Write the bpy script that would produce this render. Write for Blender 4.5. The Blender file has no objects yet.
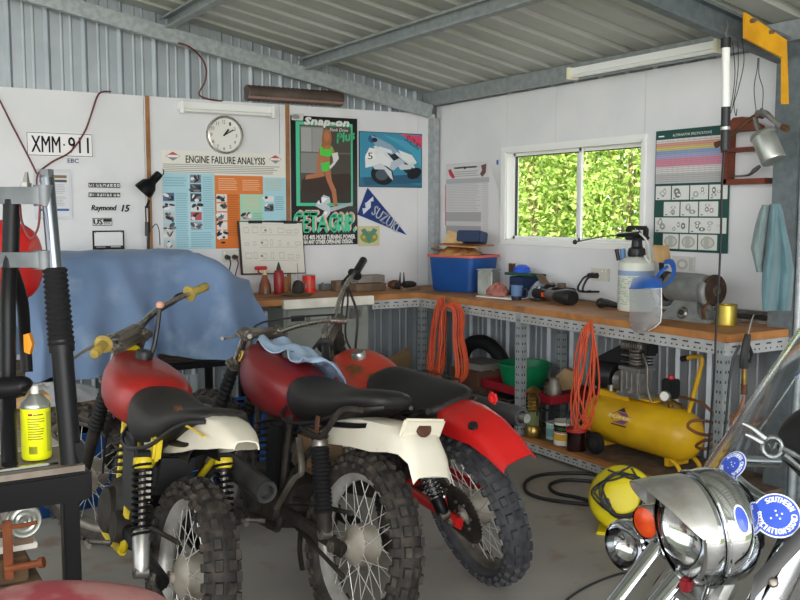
import bpy, bmesh, math, random
from mathutils import Vector as V, Matrix as MX, Euler
R = math.radians
pi = math.pi
random.seed(11)
C = bpy.context.scene.collection

# ---------------------------------------------------------------- camera numbers
F = 936.0; EYE = 1.52
PITCH = math.atan(88 / F); YAW = math.atan(570 / math.hypot(F, 88))
cp, sp, cy, sy = math.cos(PITCH), math.sin(PITCH), math.cos(YAW), math.sin(YAW)
FW = V((sy * cp, cy * cp, -sp)); RT = V((cy, -sy, 0)); UP = V((sy * sp, cy * sp, cp))
YA = 6.58     # back wall
XB = 4.33     # window wall

def at(px, py, x=None, y=None, z=None, d=None):
    """point of the place seen at a photograph pixel, on a plane x=, y=, z= or at depth d"""
    r = FW + RT * ((px - 400) / F) + UP * ((300 - py) / F)
    if x is not None: t = x / r.x
    elif y is not None: t = y / r.y
    elif z is not None: t = (z - EYE) / r.z
    else: t = d
    return V((0, 0, EYE)) + r * t
def A(px, py, off=0.0): return at(px, py, y=YA - off)
def B(px, py, off=0.0): return at(px, py, x=XB - off)

# ---------------------------------------------------------------- materials
MATS = {}
def mk(name, c, r=.5, m=0.0, c2=None, sc=6.0, lo=.35, hi=.65, bump=0.0, bsc=40.0, coat=0.0, trans=0.0, ior=1.45, spec=.5, emis=None, es=0.0, sheen=0.0, r2=None, c3=None, sc3=2.0, lo3=.55, hi3=.7, alpha=1.0):
    mt = bpy.data.materials.new(name); mt.use_nodes = True
    nt = mt.node_tree; b = nt.nodes['Principled BSDF']
    L = nt.links.new
    b.inputs['Base Color'].default_value = (*c, 1)
    b.inputs['Roughness'].default_value = r
    b.inputs['Metallic'].default_value = m
    b.inputs['IOR'].default_value = ior
    b.inputs['Specular IOR Level'].default_value = spec
    b.inputs['Coat Weight'].default_value = coat
    b.inputs['Transmission Weight'].default_value = trans
    b.inputs['Sheen Weight'].default_value = sheen
    b.inputs['Alpha'].default_value = alpha
    if emis:
        b.inputs['Emission Color'].default_value = (*emis, 1); b.inputs['Emission Strength'].default_value = es
    tc = nt.nodes.new('ShaderNodeTexCoord')
    out = None
    def noise(scale, det=4):
        n = nt.nodes.new('ShaderNodeTexNoise'); n.inputs['Scale'].default_value = scale; n.inputs['Detail'].default_value = det
        L(tc.outputs['Object'], n.inputs['Vector']); return n
    def ramp(n, a, z):
        q = nt.nodes.new('ShaderNodeMapRange'); q.inputs[1].default_value = a; q.inputs[2].default_value = z
        L(n.outputs['Fac'], q.inputs[0]); return q
    if c2 is not None:
        q = ramp(noise(sc), lo, hi)
        mx = nt.nodes.new('ShaderNodeMix'); mx.data_type = 'RGBA'
        mx.inputs[6].default_value = (*c, 1); mx.inputs[7].default_value = (*c2, 1)
        L(q.outputs[0], mx.inputs[0]); out = mx.outputs[2]
        if r2 is not None:
            w = nt.nodes.new('ShaderNodeMapRange'); w.inputs[3].default_value = r; w.inputs[4].default_value = r2
            L(q.outputs[0], w.inputs[0]); L(w.outputs[0], b.inputs['Roughness'])
    if c3 is not None:
        q = ramp(noise(sc3, 6), lo3, hi3)
        mx = nt.nodes.new('ShaderNodeMix'); mx.data_type = 'RGBA'
        mx.inputs[6].default_value = (*c, 1); mx.inputs[7].default_value = (*c3, 1)
        if out is not None: L(out, mx.inputs[6])
        L(q.outputs[0], mx.inputs[0]); out = mx.outputs[2]
    if out is not None: L(out, b.inputs['Base Color'])
    if bump:
        bp = nt.nodes.new('ShaderNodeBump'); bp.inputs['Strength'].default_value = bump; bp.inputs['Distance'].default_value = .01
        L(noise(bsc).outputs['Fac'], bp.inputs['Height']); L(bp.outputs[0], b.inputs['Normal'])
    MATS[name] = mt
    return mt
def flat(c, r=.6):
    k = 'paint_%02x%02x%02x' % tuple(int(min(1, x) * 255) for x in c)
    return MATS.get(k) or mk(k, c, r)
def srgb(h):
    h = h.lstrip('#'); o = []
    for i in (0, 2, 4):
        v = int(h[i:i + 2], 16) / 255
        o.append(v / 12.92 if v <= .04045 else ((v + .055) / 1.055) ** 2.4)
    return tuple(o)
def hx(h, r=.6): return flat(srgb(h), r)

# ---------------------------------------------------------------- mesh builder
WM = {}
def wmat(o): return WM.get(o.name, MX.Identity(4)) if o else MX.Identity(4)
def frame(o, x, y=None):
    """matrix with origin o, x axis x, y axis near y"""
    x = V(x).normalized(); y = V(y if y is not None else (0, 0, 1)); z = x.cross(y)
    if z.length < 1e-5: z = x.cross(V((0, 1, 0)))
    z.normalize(); y = z.cross(x)
    m = MX((x, y, z)).transposed().to_4x4(); m.translation = V(o); return m
def smooth_path(pts, n=6, closed=False):
    pts = [V(p) for p in pts]
    if len(pts) < 3 or n < 2: return pts
    out = []; N = len(pts)
    for i in range(N if closed else N - 1):
        if closed: a, b, c, d = pts[i - 1], pts[i], pts[(i + 1) % N], pts[(i + 2) % N]
        else: a, b, c, d = pts[max(i - 1, 0)], pts[i], pts[i + 1], pts[min(i + 2, N - 1)]
        for k in range(n):
            t = k / n
            out.append(.5 * ((2 * b) + (c - a) * t + (2 * a - 5 * b + 4 * c - d) * t * t + (3 * b - a - 3 * c + d) * t ** 3))
    if not closed: out.append(pts[-1])
    return out

class MB:
    def __init__(s, X=None): s.v = []; s.f = []; s.fm = []; s.mats = []; s.X = X
    def mi(s, m):
        if m not in s.mats: s.mats.append(m)
        return s.mats.index(m)
    def add(s, vs, fs, m):
        k = len(s.v); i = s.mi(m)
        for p in vs: s.v.append(s.X @ V(p) if s.X else V(p))
        for f in fs: s.f.append([k + j for j in f]); s.fm.append(i)
        return s
    def box(s, c, d, m, rot=None, bev=0.0, T=None):
        T = T or (MX.Translation(V(c)) @ (Euler(rot).to_matrix().to_4x4() if rot else MX.Identity(4)))
        hx_, hy, hz = d[0] / 2, d[1] / 2, d[2] / 2
        b = min(bev, hx_ * .95, hy * .95, hz * .95)
        if b <= 0:
            vs = [V((x, y, z)) for x in (-hx_, hx_) for y in (-hy, hy) for z in (-hz, hz)]
            fs = [(0, 1, 3, 2), (4, 6, 7, 5), (0, 4, 5, 1), (2, 3, 7, 6), (0, 2, 6, 4), (1, 5, 7, 3)]
        else:
            bm = bmesh.new(); bmesh.ops.create_cube(bm, size=1)
            for q in bm.verts: q.co = V((q.co.x * d[0], q.co.y * d[1], q.co.z * d[2]))
            bmesh.ops.bevel(bm, geom=list(bm.edges), offset=b, segments=2, affect='EDGES')
            bm.verts.index_update()
            vs = [q.co.copy() for q in bm.verts]; fs = [[q.index for q in f.verts] for f in bm.faces]; bm.free()
        return s.add([T @ v for v in vs], fs, m)
    def cyl(s, a, b, r0, m, r1=None, n=14, caps=True):
        a, b = V(a), V(b); r1 = r0 if r1 is None else r1
        return s.lathe([(0, 0), (r0, 0), (r1, (b - a).length), (0, (b - a).length)] if caps else [(r0, 0), (r1, (b - a).length)], a, b - a, m, n)
    def lathe(s, prof, o, ax, m, n=20, sx=1.0, ref=None):
        ax = V(ax).normalized(); q = V(ref) if ref is not None else (V((0, 0, 1)) if abs(ax.z) < .9 else V((1, 0, 0)))
        u = ax.cross(q).normalized(); w = ax.cross(u); o = V(o)
        vs, fs, rows = [], [], []
        for r, h in prof:
            if r <= 1e-6: rows.append([len(vs)]); vs.append(o + ax * h)
            else:
                k = len(vs); rows.append(list(range(k, k + n)))
                for i in range(n):
                    t = 2 * pi * i / n; vs.append(o + ax * h + u * (r * math.cos(t) * sx) + w * (r * math.sin(t)))
        for p, q in zip(rows, rows[1:]):
            for i in range(n):
                j = (i + 1) % n
                if len(p) == 1 and len(q) == 1: continue
                if len(p) == 1: fs.append((p[0], q[j], q[i]))
                elif len(q) == 1: fs.append((p[i], p[j], q[0]))
                else: fs.append((p[i], p[j], q[j], q[i]))
        return s.add(vs, fs, m)
    def tube(s, pts, r, m, n=8, sm=5, closed=False, flat_=1.0):
        P = smooth_path(pts, sm, closed); N = len(P)
        if N < 2: return s
        rr = r if isinstance(r, (list, tuple)) else None
        vs, fs = [], []; u = None
        for i in range(N):
            a = P[i - 1] if (i > 0 or closed) else P[0]; b = P[(i + 1) % N] if (i < N - 1 or closed) else P[N - 1]
            t = (b - a)
            if t.length < 1e-9: t = V((0, 0, 1))
            t.normalize()
            if u is None:
                q = V((0, 0, 1)) if abs(t.z) < .9 else V((1, 0, 0)); u = t.cross(q).normalized()
            else:
                u = u - t * u.dot(t)
                u = u.normalized() if u.length > 1e-6 else t.orthogonal().normalized()
            w = t.cross(u)
            if rr: fr = i / (N - 1) * (len(rr) - 1); k = min(int(fr), len(rr) - 2); ra = rr[k] + (rr[k + 1] - rr[k]) * (fr - k)
            else: ra = r
            for j in range(n):
                g = 2 * pi * j / n; vs.append(P[i] + u * (ra * math.cos(g)) + w * (ra * flat_ * math.sin(g)))
        for i in range(N if closed else N - 1):
            for j in range(n):
                k = (j + 1) % n; i2 = (i + 1) % N
                fs.append((i * n + j, i * n + k, i2 * n + k, i2 * n + j))
        if not closed: fs.append(list(range(n))[::-1]); fs.append([(N - 1) * n + j for j in range(n)])
        return s.add(vs, fs, m)
    def loft(s, secs, m, caps=True, closed=True):
        n = len(secs[0]); vs = [V(p) for q in secs for p in q]; fs = []
        for i in range(len(secs) - 1):
            for j in range(n if closed else n - 1):
                k = (j + 1) % n; fs.append((i * n + j, i * n + k, (i + 1) * n + k, (i + 1) * n + j))
        if caps and closed: fs.append(list(range(n))[::-1]); fs.append([(len(secs) - 1) * n + j for j in range(n)])
        return s.add(vs, fs, m)
    def shell(s, secs, th, m):
        """open strip sections given a thickness along their own normals"""
        n = len(secs[0]); K = len(secs); nrm = []
        for i in range(K):
            row = []
            for j in range(n):
                a = V(secs[min(i + 1, K - 1)][j]) - V(secs[max(i - 1, 0)][j]); b = V(secs[i][min(j + 1, n - 1)]) - V(secs[i][max(j - 1, 0)])
                q = a.cross(b); row.append(q.normalized() if q.length > 1e-9 else V((0, 0, 1)))
            nrm.append(row)
        out = []
        for i in range(K):
            t = [V(secs[i][j]) + nrm[i][j] * th / 2 for j in range(n)]; u = [V(secs[i][j]) - nrm[i][j] * th / 2 for j in range(n)]
            out.append(t + u[::-1])
        return s.loft(out, m)
    def prism(s, poly, T, th, m):
        """polygon in the xy plane of T, extruded by th along +z"""
        n = len(poly); vs = [T @ V((x, y, 0)) for x, y in poly] + [T @ V((x, y, th)) for x, y in poly]
        fs = [list(range(n))[::-1], list(range(n, 2 * n))] + [(i, (i + 1) % n, n + (i + 1) % n, n + i) for i in range(n)]
        return s.add(vs, fs, m)
    def ball(s, c, r, m, rot=None, n=14, k=9):
        r = (r, r, r) if not isinstance(r, (tuple, list)) else r
        T = MX.Translation(V(c)) @ (Euler(rot).to_matrix().to_4x4() if rot else MX.Identity(4))
        vs = [V((0, 0, -1))]; fs = []
        for i in range(1, k):
            t = -pi / 2 + pi * i / k
            for j in range(n): g = 2 * pi * j / n; vs.append(V((math.cos(t) * math.cos(g), math.cos(t) * math.sin(g), math.sin(t))))
        vs.append(V((0, 0, 1))); e = len(vs) - 1
        for j in range(n):
            q = (j + 1) % n; fs.append((0, 1 + q, 1 + j)); fs.append((e, 1 + (k - 2) * n + j, 1 + (k - 2) * n + q))
            for i in range(k - 2): a = 1 + i * n; fs.append((a + j, a + q, a + n + q, a + n + j))
        return s.add([T @ V((v.x * r[0], v.y * r[1], v.z * r[2])) for v in vs], fs, m)
    def torus(s, c, ax, Rr, r, m, n=24, k=8, a0=0, a1=2 * pi, ref=None):
        ax = V(ax).normalized(); q = V(ref) if ref is not None else (V((0, 0, 1)) if abs(ax.z) < .9 else V((1, 0, 0)))
        u = ax.cross(q).normalized(); w = ax.cross(u); c = V(c); full = abs(a1 - a0 - 2 * pi) < 1e-6
        pts = [c + (u * math.cos(t) + w * math.sin(t)) * Rr for t in [a0 + (a1 - a0) * i / n for i in range(n if full else n + 1)]]
        return s.tube(pts, r, m, k, 1, full)
    def quad(s, a, b, c, d, m): return s.add([a, b, c, d], [(0, 1, 2, 3)], m)
    def build(s, name, parent=None, local=False, kind=None, label=None, sharp=38, sub=0, clean=True):
        me = bpy.data.meshes.new(name)
        o = bpy.data.objects.new(name, me); C.objects.link(o)
        if parent is not None:
            o.parent = parent
            T = MX.Identity(4) if local else wmat(parent).inverted()
            vs = [T @ p for p in s.v]; WM[o.name] = wmat(parent).copy()
        else:
            lo = V([min(p[i] for p in s.v) for i in range(3)]); hi = V([max(p[i] for p in s.v) for i in range(3)])
            o.location = V(((lo.x + hi.x) / 2, (lo.y + hi.y) / 2, lo.z)); vs = [p - o.location for p in s.v]
            WM[o.name] = MX.Translation(o.location)
        me.from_pydata(vs, [], s.f)
        for m in s.mats: me.materials.append(m)
        me.polygons.foreach_set('material_index', s.fm)
        if clean:
            bm = bmesh.new(); bm.from_mesh(me); bmesh.ops.recalc_face_normals(bm, faces=bm.faces); bm.to_mesh(me); bm.free()
        if sharp: me.shade_smooth(); me.set_sharp_from_angle(angle=R(sharp))
        else: me.shade_flat()
        me.update()
        if sub:
            q = o.modifiers.new('s', 'SUBSURF'); q.levels = sub; q.render_levels = sub
        if kind: o['kind'] = kind
        if label: o['label'] = label
        return o

def tag(o, label=None, cat=None, group=None, kind=None):
    if label: o['label'] = label
    if cat: o['category'] = cat
    if group: o['group'] = group
    if kind: o['kind'] = kind
    return o
def thing(name, label, cat, loc=(0, 0, 0), rz=0.0, group=None, rot=None):
    o = bpy.data.objects.new(name, None); C.objects.link(o); o.empty_display_size = .05
    e = Euler(rot) if rot else Euler((0, 0, rz))
    o.location = loc; o.rotation_euler = e
    WM[o.name] = MX.Translation(V(loc)) @ e.to_matrix().to_4x4()
    return tag(o, label, cat, group)
def dup(o, parent=None, loc=None, label=None):
    c = o.copy(); C.objects.link(c); c.parent = parent
    WM[c.name] = wmat(o)
    if loc is not None: c.location = loc
    if label: c['label'] = label
    for ch in [q for q in C.objects if q.parent == o]: dup(ch, c)
    return c
def struct(name, mb, **k):
    o = mb.build(name, **k); o['kind'] = 'structure'; return o

# ---------------------------------------------------------------- lettering
_TX = {}
def glyphs(t):
    if t in _TX: return _TX[t]
    cu = bpy.data.curves.new('t', 'FONT'); cu.body = t; cu.resolution_u = 2
    ob = bpy.data.objects.new('t', cu); C.objects.link(ob)
    dg = bpy.context.evaluated_depsgraph_get(); me = bpy.data.meshes.new_from_object(ob.evaluated_get(dg))
    vs = [(v.co.x, v.co.y) for v in me.vertices]; fs = [list(p.vertices) for p in me.polygons]
    bpy.data.objects.remove(ob); bpy.data.curves.remove(cu); bpy.data.meshes.remove(me)
    x0 = min(v[0] for v in vs); x1 = max(v[0] for v in vs); y0 = min(v[1] for v in vs); y1 = max(v[1] for v in vs)
    vs = [((x - x0) / (x1 - x0), (y - y0) / max(y1 - y0, 1e-6)) for x, y in vs]
    _TX[t] = (vs, fs); return _TX[t]

class Sheet(MB):
    """a flat sheet on a wall: coordinates u (to the right) and v (up) from 0 to 1"""
    def __init__(s, o, U, W, base, th=.003):
        super().__init__(); s.o, s.U, s.W = V(o), V(U), V(W); s.N = s.U.cross(s.W).normalized(); s.th = th; s.lay = 0
        if base: s.poly([(0, 0), (1, 0), (1, 1), (0, 1)], base, slab=True)
    def P(s, u, v, h=0.0): return s.o + s.U * u + s.W * v + s.N * (s.th + h)
    def poly(s, pts, m, lay=1, slab=False):
        if slab:
            n = len(pts); a = [s.P(u, v, -s.th + .0004) for u, v in pts]; b = [s.P(u, v) for u, v in pts]
            return s.add(a + b, [list(range(n))[::-1], list(range(n, 2 * n))] + [(i, (i + 1) % n, n + (i + 1) % n, n + i) for i in range(n)], m)
        return s.add([s.P(u, v, lay * .0005) for u, v in pts], [list(range(len(pts)))], m)
    def rect(s, a, b, c, d, m, lay=1): return s.poly([(a, b), (c, b), (c, d), (a, d)], m, lay)
    def disc(s, u, v, ru, rv, m, lay=1, n=20, rot=0):
        return s.poly([(u + ru * math.cos(t) * math.cos(rot) - rv * math.sin(t) * math.sin(rot), v + ru * math.cos(t) * math.sin(rot) + rv * math.sin(t) * math.cos(rot)) for t in [2 * pi * i / n for i in range(n)]], m, lay)
    def frame_(s, a, b, c, d, w, h, m, lay=1):
        s.rect(a, b, c, b + h, m, lay); s.rect(a, d - h, c, d, m, lay); s.rect(a, b, a + w, d, m, lay); s.rect(c - w, b, c, d, m, lay)
    def text(s, t, a, b, c, d, m, lay=2, slant=0.0, rot=None, bold=0.0):
        vs, fs = glyphs(t)
        def q(x, y):
            u, v = a + (c - a) * (x + slant * y), b + (d - b) * y
            if rot:
                cu, cv, an, asp = (a + c) / 2, (b + d) / 2, rot[0], rot[1]
                du, dv = (u - cu) * asp, v - cv
                u, v = cu + (du * math.cos(an) - dv * math.sin(an)) / asp, cv + du * math.sin(an) + dv * math.cos(an)
            return (u, v)
        for du, dv in ([(0, 0)] if not bold else [(-bold, 0), (bold, 0), (0, bold * .8), (0, -bold * .8)]):
            s.add([s.P(q(x, y)[0] + du, q(x, y)[1] + dv, lay * .0005 + (abs(du) * .01 + dv * .003)) for x, y in vs], fs, m)
        return s
    def lines(s, a, b, c, d, n, m, lay=1, fill=.5, rag=.15):
        """rows of small print too fine to read"""
        h = (d - b) / n
        for i in range(n):
            e = c - (c - a) * rag * random.random()
            s.rect(a, d - (i + fill) * h, e, d - i * h - h * .1, m, lay)
def sheetA(x0, x1, yt, yb, base, off=.006, th=.003):
    xm, ym = (x0 + x1) / 2, (yt + yb) / 2
    zt, zb = A(xm, yt, off).z, A(xm, yb, off).z; X0, X1 = A(x0, ym, off).x, A(x1, ym, off).x
    return Sheet((X0, YA - off, zb), (X1 - X0, 0, 0), (0, 0, zt - zb), base, th)
def sheetB(x0, x1, yt, yb, base, off=.006, th=.003):
    xm, ym = (x0 + x1) / 2, (yt + yb) / 2
    zt, zb = B(xm, yt, off).z, B(xm, yb, off).z; Y0, Y1 = B(x0, ym, off).y, B(x1, ym, off).y
    return Sheet((XB - off, Y0, zb), (0, Y1 - Y0, 0), (0, 0, zt - zb), base, th)
# ================================================================ materials
M_board = mk('board_white', srgb('#e4e3e4'), .75, c2=srgb('#dcdcde'), sc=2.5, c3=srgb('#c9c6c2'), sc3=1.6, lo3=.62, hi3=.85)
M_zinc = mk('zincalume', srgb('#adb3b7'), .42, .45, c2=srgb('#9ea5aa'), sc=4)
M_roof = mk('roof_sheet', srgb('#bcbdb7'), .5, .25, c2=srgb('#adaea5'), sc=2)
M_galv = mk('galvanised', srgb('#b2b7b8'), .45, .4, c2=srgb('#9fa6a8'), sc=26, lo=.4, hi=.6, r2=.38)
M_galvd = mk('galvanised_dull', srgb('#a2a7a6'), .5, .35, c2=srgb('#90979a'), sc=20)
M_portal_shade = mk('portal_steel_shaded', srgb('#757d80'), .5, .4, c2=srgb('#656d71'), sc=22)  # galvanised steel darkened: the portal's shade is put into its colour
M_angle = mk('slotted_angle_grey', srgb('#b5b7b8'), .5, .15, c2=srgb('#a3a19c'), sc=9)
M_slot = mk('slot_dark', (.02, .02, .022), .8)
M_conc = mk('concrete', srgb('#a7a29b'), .6, c2=srgb('#95918b'), sc=1.6, lo=.3, hi=.7, c3=srgb('#8f7d6d'), sc3=5.0, lo3=.6, hi3=.74, bump=.12, bsc=60, spec=.4)
M_ground = mk('ground_grass', srgb('#7d8a4a'), .9, c2=srgb('#4d5c2b'), sc=3)
M_pine = mk('bench_timber', srgb('#b27a45'), .6, c2=srgb('#94602f'), sc=7, lo=.4, hi=.7, c3=srgb('#6d5138'), sc3=3)
M_ply = mk('pale_timber', srgb('#c9a878'), .65, c2=srgb('#b08c5c'), sc=10)
M_batten = mk('batten_timber', srgb('#a5764a'), .65, c2=srgb('#8b5f38'), sc=9)
M_old = mk('old_timber', srgb('#7a6552'), .8, c2=srgb('#5c4a3b'), sc=12)
M_white = mk('white_enamel', srgb('#efefec'), .35)
M_wtimber = mk('white_timber', srgb('#e6e2d8'), .55, c2=srgb('#d2cbbd'), sc=9)
M_black = mk('black_plastic', (.014, .014, .015), .42)
M_blackp = mk('black_paint', (.006, .006, .007), .38, spec=.2)
M_rubber = mk('black_rubber', (.010, .010, .011), .6, spec=.3)
M_tyre = mk('tyre_dirty', srgb('#2b2826'), .75, c2=srgb('#50473f'), sc=22, lo=.45, hi=.75, bump=.15, bsc=90)
M_tyre2 = mk('tyre_grey', srgb('#454648'), .75, c2=srgb('#35353a'), sc=18)
M_alu = mk('aluminium', srgb('#b9b9b6'), .36, .8, c2=srgb('#98958f'), sc=14)
M_spoke = mk('spoke_wire', srgb('#d5d5d2'), .35, .5)
M_rim = mk('rim_silver', srgb('#c9c8c4'), .38, .45, c2=srgb('#a9a59d'), sc=10)
M_alud = mk('aluminium_dirty', srgb('#8a857c'), .5, .6, c2=srgb('#5d564d'), sc=9)
M_chrome = mk('chrome', srgb('#bfc2c6'), .09, 1.0)
M_chromed = mk('chrome_worn', srgb('#b7b5b0'), .22, .95, c2=srgb('#8f7c66'), sc=18, lo=.5, hi=.75, r2=.5)
M_steel = mk('bare_steel', srgb('#8d8a85'), .4, .75, c2=srgb('#6d655c'), sc=15)
M_rust = mk('rusty_steel', srgb('#6b4630'), .7, .35, c2=srgb('#4a3326'), sc=16)
M_grime = mk('engine_grime', srgb('#3d3731'), .7, .2, c2=srgb('#221f1c'), sc=11, lo=.35, hi=.65, bump=.3, bsc=50)
M_grime2 = mk('brown_dirt', srgb('#80664b'), .85, c2=srgb('#564435'), sc=9)
M_red = mk('tank_red', srgb('#a8211c'), .38, c2=srgb('#8a1e1a'), sc=4, coat=.2, c3=srgb('#7d3a30'), sc3=7, lo3=.6, hi3=.8)
M_dred = mk('tank_dark_red', srgb('#7d1a1e'), .4, c2=srgb('#6b1519'), sc=4, coat=.15, c3=srgb('#8a4540'), sc3=16, lo3=.68, hi3=.78)
M_wred = mk('tank_worn_red', srgb('#c2402c'), .4, c2=srgb('#d06a48'), sc=5, lo=.5, hi=.8, c3=srgb('#6b4a2a'), sc3=4.2, lo3=.55, hi3=.62)
M_fred = mk('mudguard_red', srgb('#d2201f'), .35, c2=srgb('#bd1f1d'), sc=3, coat=.15, c3=srgb('#8d4a40'), sc3=6, lo3=.66, hi3=.85)
M_redd = mk('red_dusty', srgb('#9a3f48'), .65, c2=srgb('#c2a39c'), sc=5, lo=.48, hi=.66, c3=srgb('#7a1f28'), sc3=5)
M_cream = mk('mudguard_cream', srgb('#e3decf'), .45, c2=srgb('#d8d0bd'), sc=4, c3=srgb('#9b7d52'), sc3=9, lo3=.66, hi3=.8)
M_vinyl = mk('seat_vinyl', srgb('#1d1c1c'), .48, c2=srgb('#292624'), sc=5, bump=.08, bsc=120, spec=.35)
M_yel = mk('frame_yellow', srgb('#e6cf1c'), .4, c2=srgb('#cdb31b'), sc=8, c3=srgb('#3a3426'), sc3=22, lo3=.64, hi3=.7)
M_reel = mk('reel_yellow', srgb('#ead81f'), .42, c2=srgb('#d9c51c'), sc=4)
M_visor = mk('visor_plastic', (.80, .83, .85), .08, trans=.8, ior=1.2)
M_cyel = mk('compressor_yellow', srgb('#e6b81a'), .42, c2=srgb('#c9991a'), sc=3, coat=.1, c3=srgb('#8d6a22'), sc3=3, lo3=.58, hi3=.8)
M_tan = mk('grip_tan', srgb('#b9a04a'), .65, c2=srgb('#8d7a3e'), sc=20)
M_tarp = mk('tarp_blue', srgb('#7187a8'), .8, c2=srgb('#627999'), sc=2.2, c3=srgb('#8497b2'), sc3=4, sheen=.1)
M_rag = mk('rag_blue', srgb('#a3b7cf'), .9, c2=srgb('#8fa5c0'), sc=9)
M_orange = mk('cord_orange', srgb('#c9522c'), .5, c2=srgb('#b3462a'), sc=9)
M_cable = mk('cable_black', (.012, .012, .013), .5)
M_wirered = mk('wire_maroon', srgb('#6b3434'), .6)
M_hose = mk('hose_brown', srgb('#8b5a3a'), .45, c2=srgb('#6d452d'), sc=10)
M_blue = mk('tub_blue', srgb('#1c4f93'), .35, c2=srgb('#1b4580'), sc=3)
M_dblue = mk('box_navy', srgb('#1d2f52'), .5)
M_green = mk('basin_green', srgb('#0f7a4c'), .4, c2=srgb('#0c6b45'), sc=5)
M_ltmtl = mk('tin_plate', srgb('#b8bab4'), .33, .7, c2=srgb('#9a9c94'), sc=12)
M_gold = mk('tin_gold', srgb('#c9b45a'), .32, .75, c2=srgb('#b0993f'), sc=9)
M_brass = mk('brass', srgb('#b39450'), .3, .85, c2=srgb('#7d6236'), sc=14)
M_greyp = mk('cabinet_grey', srgb('#8d918b'), .5, c2=srgb('#7f827b'), sc=3, c3=srgb('#6a5a48'), sc3=5, lo3=.68, hi3=.85)
M_grinder = mk('hammer_grey', srgb('#8d8f8c'), .45, .2, c2=srgb('#777a77'), sc=14)
M_wheelbr = mk('grinding_brown', srgb('#4a382c'), .85, c2=srgb('#33271f'), sc=20)
M_glass = mk('window_glass', (1, 1, 1), .0, trans=1.0, ior=1.01)
M_clear = mk('clear_plastic', (.93, .95, .96), .05, trans=1.0, ior=1.12, spec=.6)
M_lens = mk('lens_glass', (.95, .95, .95), .08, trans=1.0, ior=1.3)
M_amber = mk('amber_plastic', srgb('#e0561c'), .25, trans=.25, c2=srgb('#c83c12'), sc=30)
M_poly = mk('poly_bottle', srgb('#dfe0d4'), .4, c2=srgb('#cfd2c6'), sc=5)
M_teal = mk('towel_teal', srgb('#66868d'), .95, c2=srgb('#597880'), sc=8, sheen=.3, bump=.3, bsc=160)
M_tealp = mk('towel_grey', srgb('#7f9292'), .95, c2=srgb('#708382'), sc=8, sheen=.3, bump=.3, bsc=160)
M_leather = mk('leather_tan', srgb('#c08a55'), .6, c2=srgb('#9a6638'), sc=9)
M_redwood = mk('rack_redwood', srgb('#7d3b26'), .6, c2=srgb('#63301f'), sc=12)
M_leaf = [mk('leaf_a', srgb('#9dbb58'), .8, spec=.1), mk('leaf_b', srgb('#b3cb66'), .8, spec=.1), mk('leaf_c', srgb('#86a64a'), .8, spec=.1), mk('leaf_d', srgb('#c3d27e'), .8, spec=.1)]
M_bark = mk('bark', srgb('#a89472'), .9, c2=srgb('#8d7a5a'), sc=5)
M_bulb = mk('bulb_white', srgb('#f4f2ea'), .3)
M_tubew = mk('fluoro_tube', srgb('#e9e9e4'), .3)
M_heater = mk('heater_brown', srgb('#6b5d55'), .5, .3, c2=srgb('#574a42'), sc=8)
M_card = mk('cardboard', srgb('#a88c66'), .8, c2=srgb('#957a57'), sc=6)
M_paper = hx('#dcdad2', .8); M_ink = hx('#1c1c1e'); M_ink2 = hx('#6f7274')

# ================================================================ camera, light
cam = bpy.data.cameras.new('camera'); co = bpy.data.objects.new('camera', cam); C.objects.link(co)
cam.sensor_width = 36; cam.lens = F * 36 / 800; cam.clip_start = .05; cam.clip_end = 200
m = MX((RT, UP, -FW)).transposed().to_4x4(); m.translation = (0, 0, EYE); co.matrix_world = m
S = bpy.context.scene; S.camera = co
S.view_settings.view_transform = 'Standard'; S.view_settings.look = 'None'; S.view_settings.gamma = 1; S.view_settings.use_curve_mapping = False
S.view_settings.exposure = 0.28
w = bpy.data.worlds.new('sky'); S.world = w; w.use_nodes = True
bg = w.node_tree.nodes['Background']; bg.inputs[0].default_value = (.93, .97, 1.0, 1); bg.inputs[1].default_value = 2.4
def lamp(name, typ, loc, energy, col=(1, 1, 1), **k):
    d = bpy.data.lights.new(name, typ); d.energy = energy; d.color = col
    for a, b in k.items(): setattr(d, a, b)
    o = bpy.data.objects.new(name, d); o.location = loc; C.objects.link(o); return o
sun = lamp('sun', 'SUN', (0, 0, 12), 4.6, (1, .96, .88), angle=R(1)); sun.rotation_euler = V((.62, .25, -.75)).to_track_quat('-Z', 'Y').to_euler()
door = lamp('daylight_door', 'AREA', (-.5, -3.0, 1.5), 260, (1, .985, .97), shape='RECTANGLE', size=6, size_y=2.6)
door.rotation_euler = V((.45, 1, -.02)).to_track_quat('-Z', 'Y').to_euler()
flash = lamp('camera_flash', 'AREA', V((0, 0, EYE)) + UP * .06 - FW * .02, 9, (1, .98, .95), shape='RECTANGLE', size=.05, size_y=.03)
flash.matrix_world = MX.Translation(flash.location) @ MX((RT, UP, -FW)).transposed().to_4x4()

# ================================================================ the shed
CT = .24
def ribbed(o, U, W, N, n, wid, ln, m, mb, rib=.03, h=.022, minor=.006, flip=1):
    """sheet steel: n ribs across U, length ln along W, ribs standing out along N"""
    o, U, W, N = V(o), V(U), V(W), V(N); P = []
    for i in range(n):
        x = i * CT
        P += [(x, 0), (x + .018, h), (x + .018 + rib * .6, h), (x + .036 + rib * .6, 0)]
        if minor:
            for k in (.105, .165): P += [(x + k, 0), (x + k + .008, minor), (x + k + .014, minor), (x + k + .022, 0)]
    P.append((n * CT, 0)); vs = []
    for u, t in P: vs += [o + U * u + N * t, o + U * u + N * t + W * ln]
    for u, t in P: vs += [o + U * u + N * (t - .0015), o + U * u + N * (t - .0015) + W * ln]
    k = 2 * len(P); fs = []
    for i in range(len(P) - 1): a = 2 * i; fs += [(a, a + 2, a + 3, a + 1), (k + a, k + a + 1, k + a + 3, k + a + 2)]
    return mb.add(vs, fs, m)
SL = .187
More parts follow.
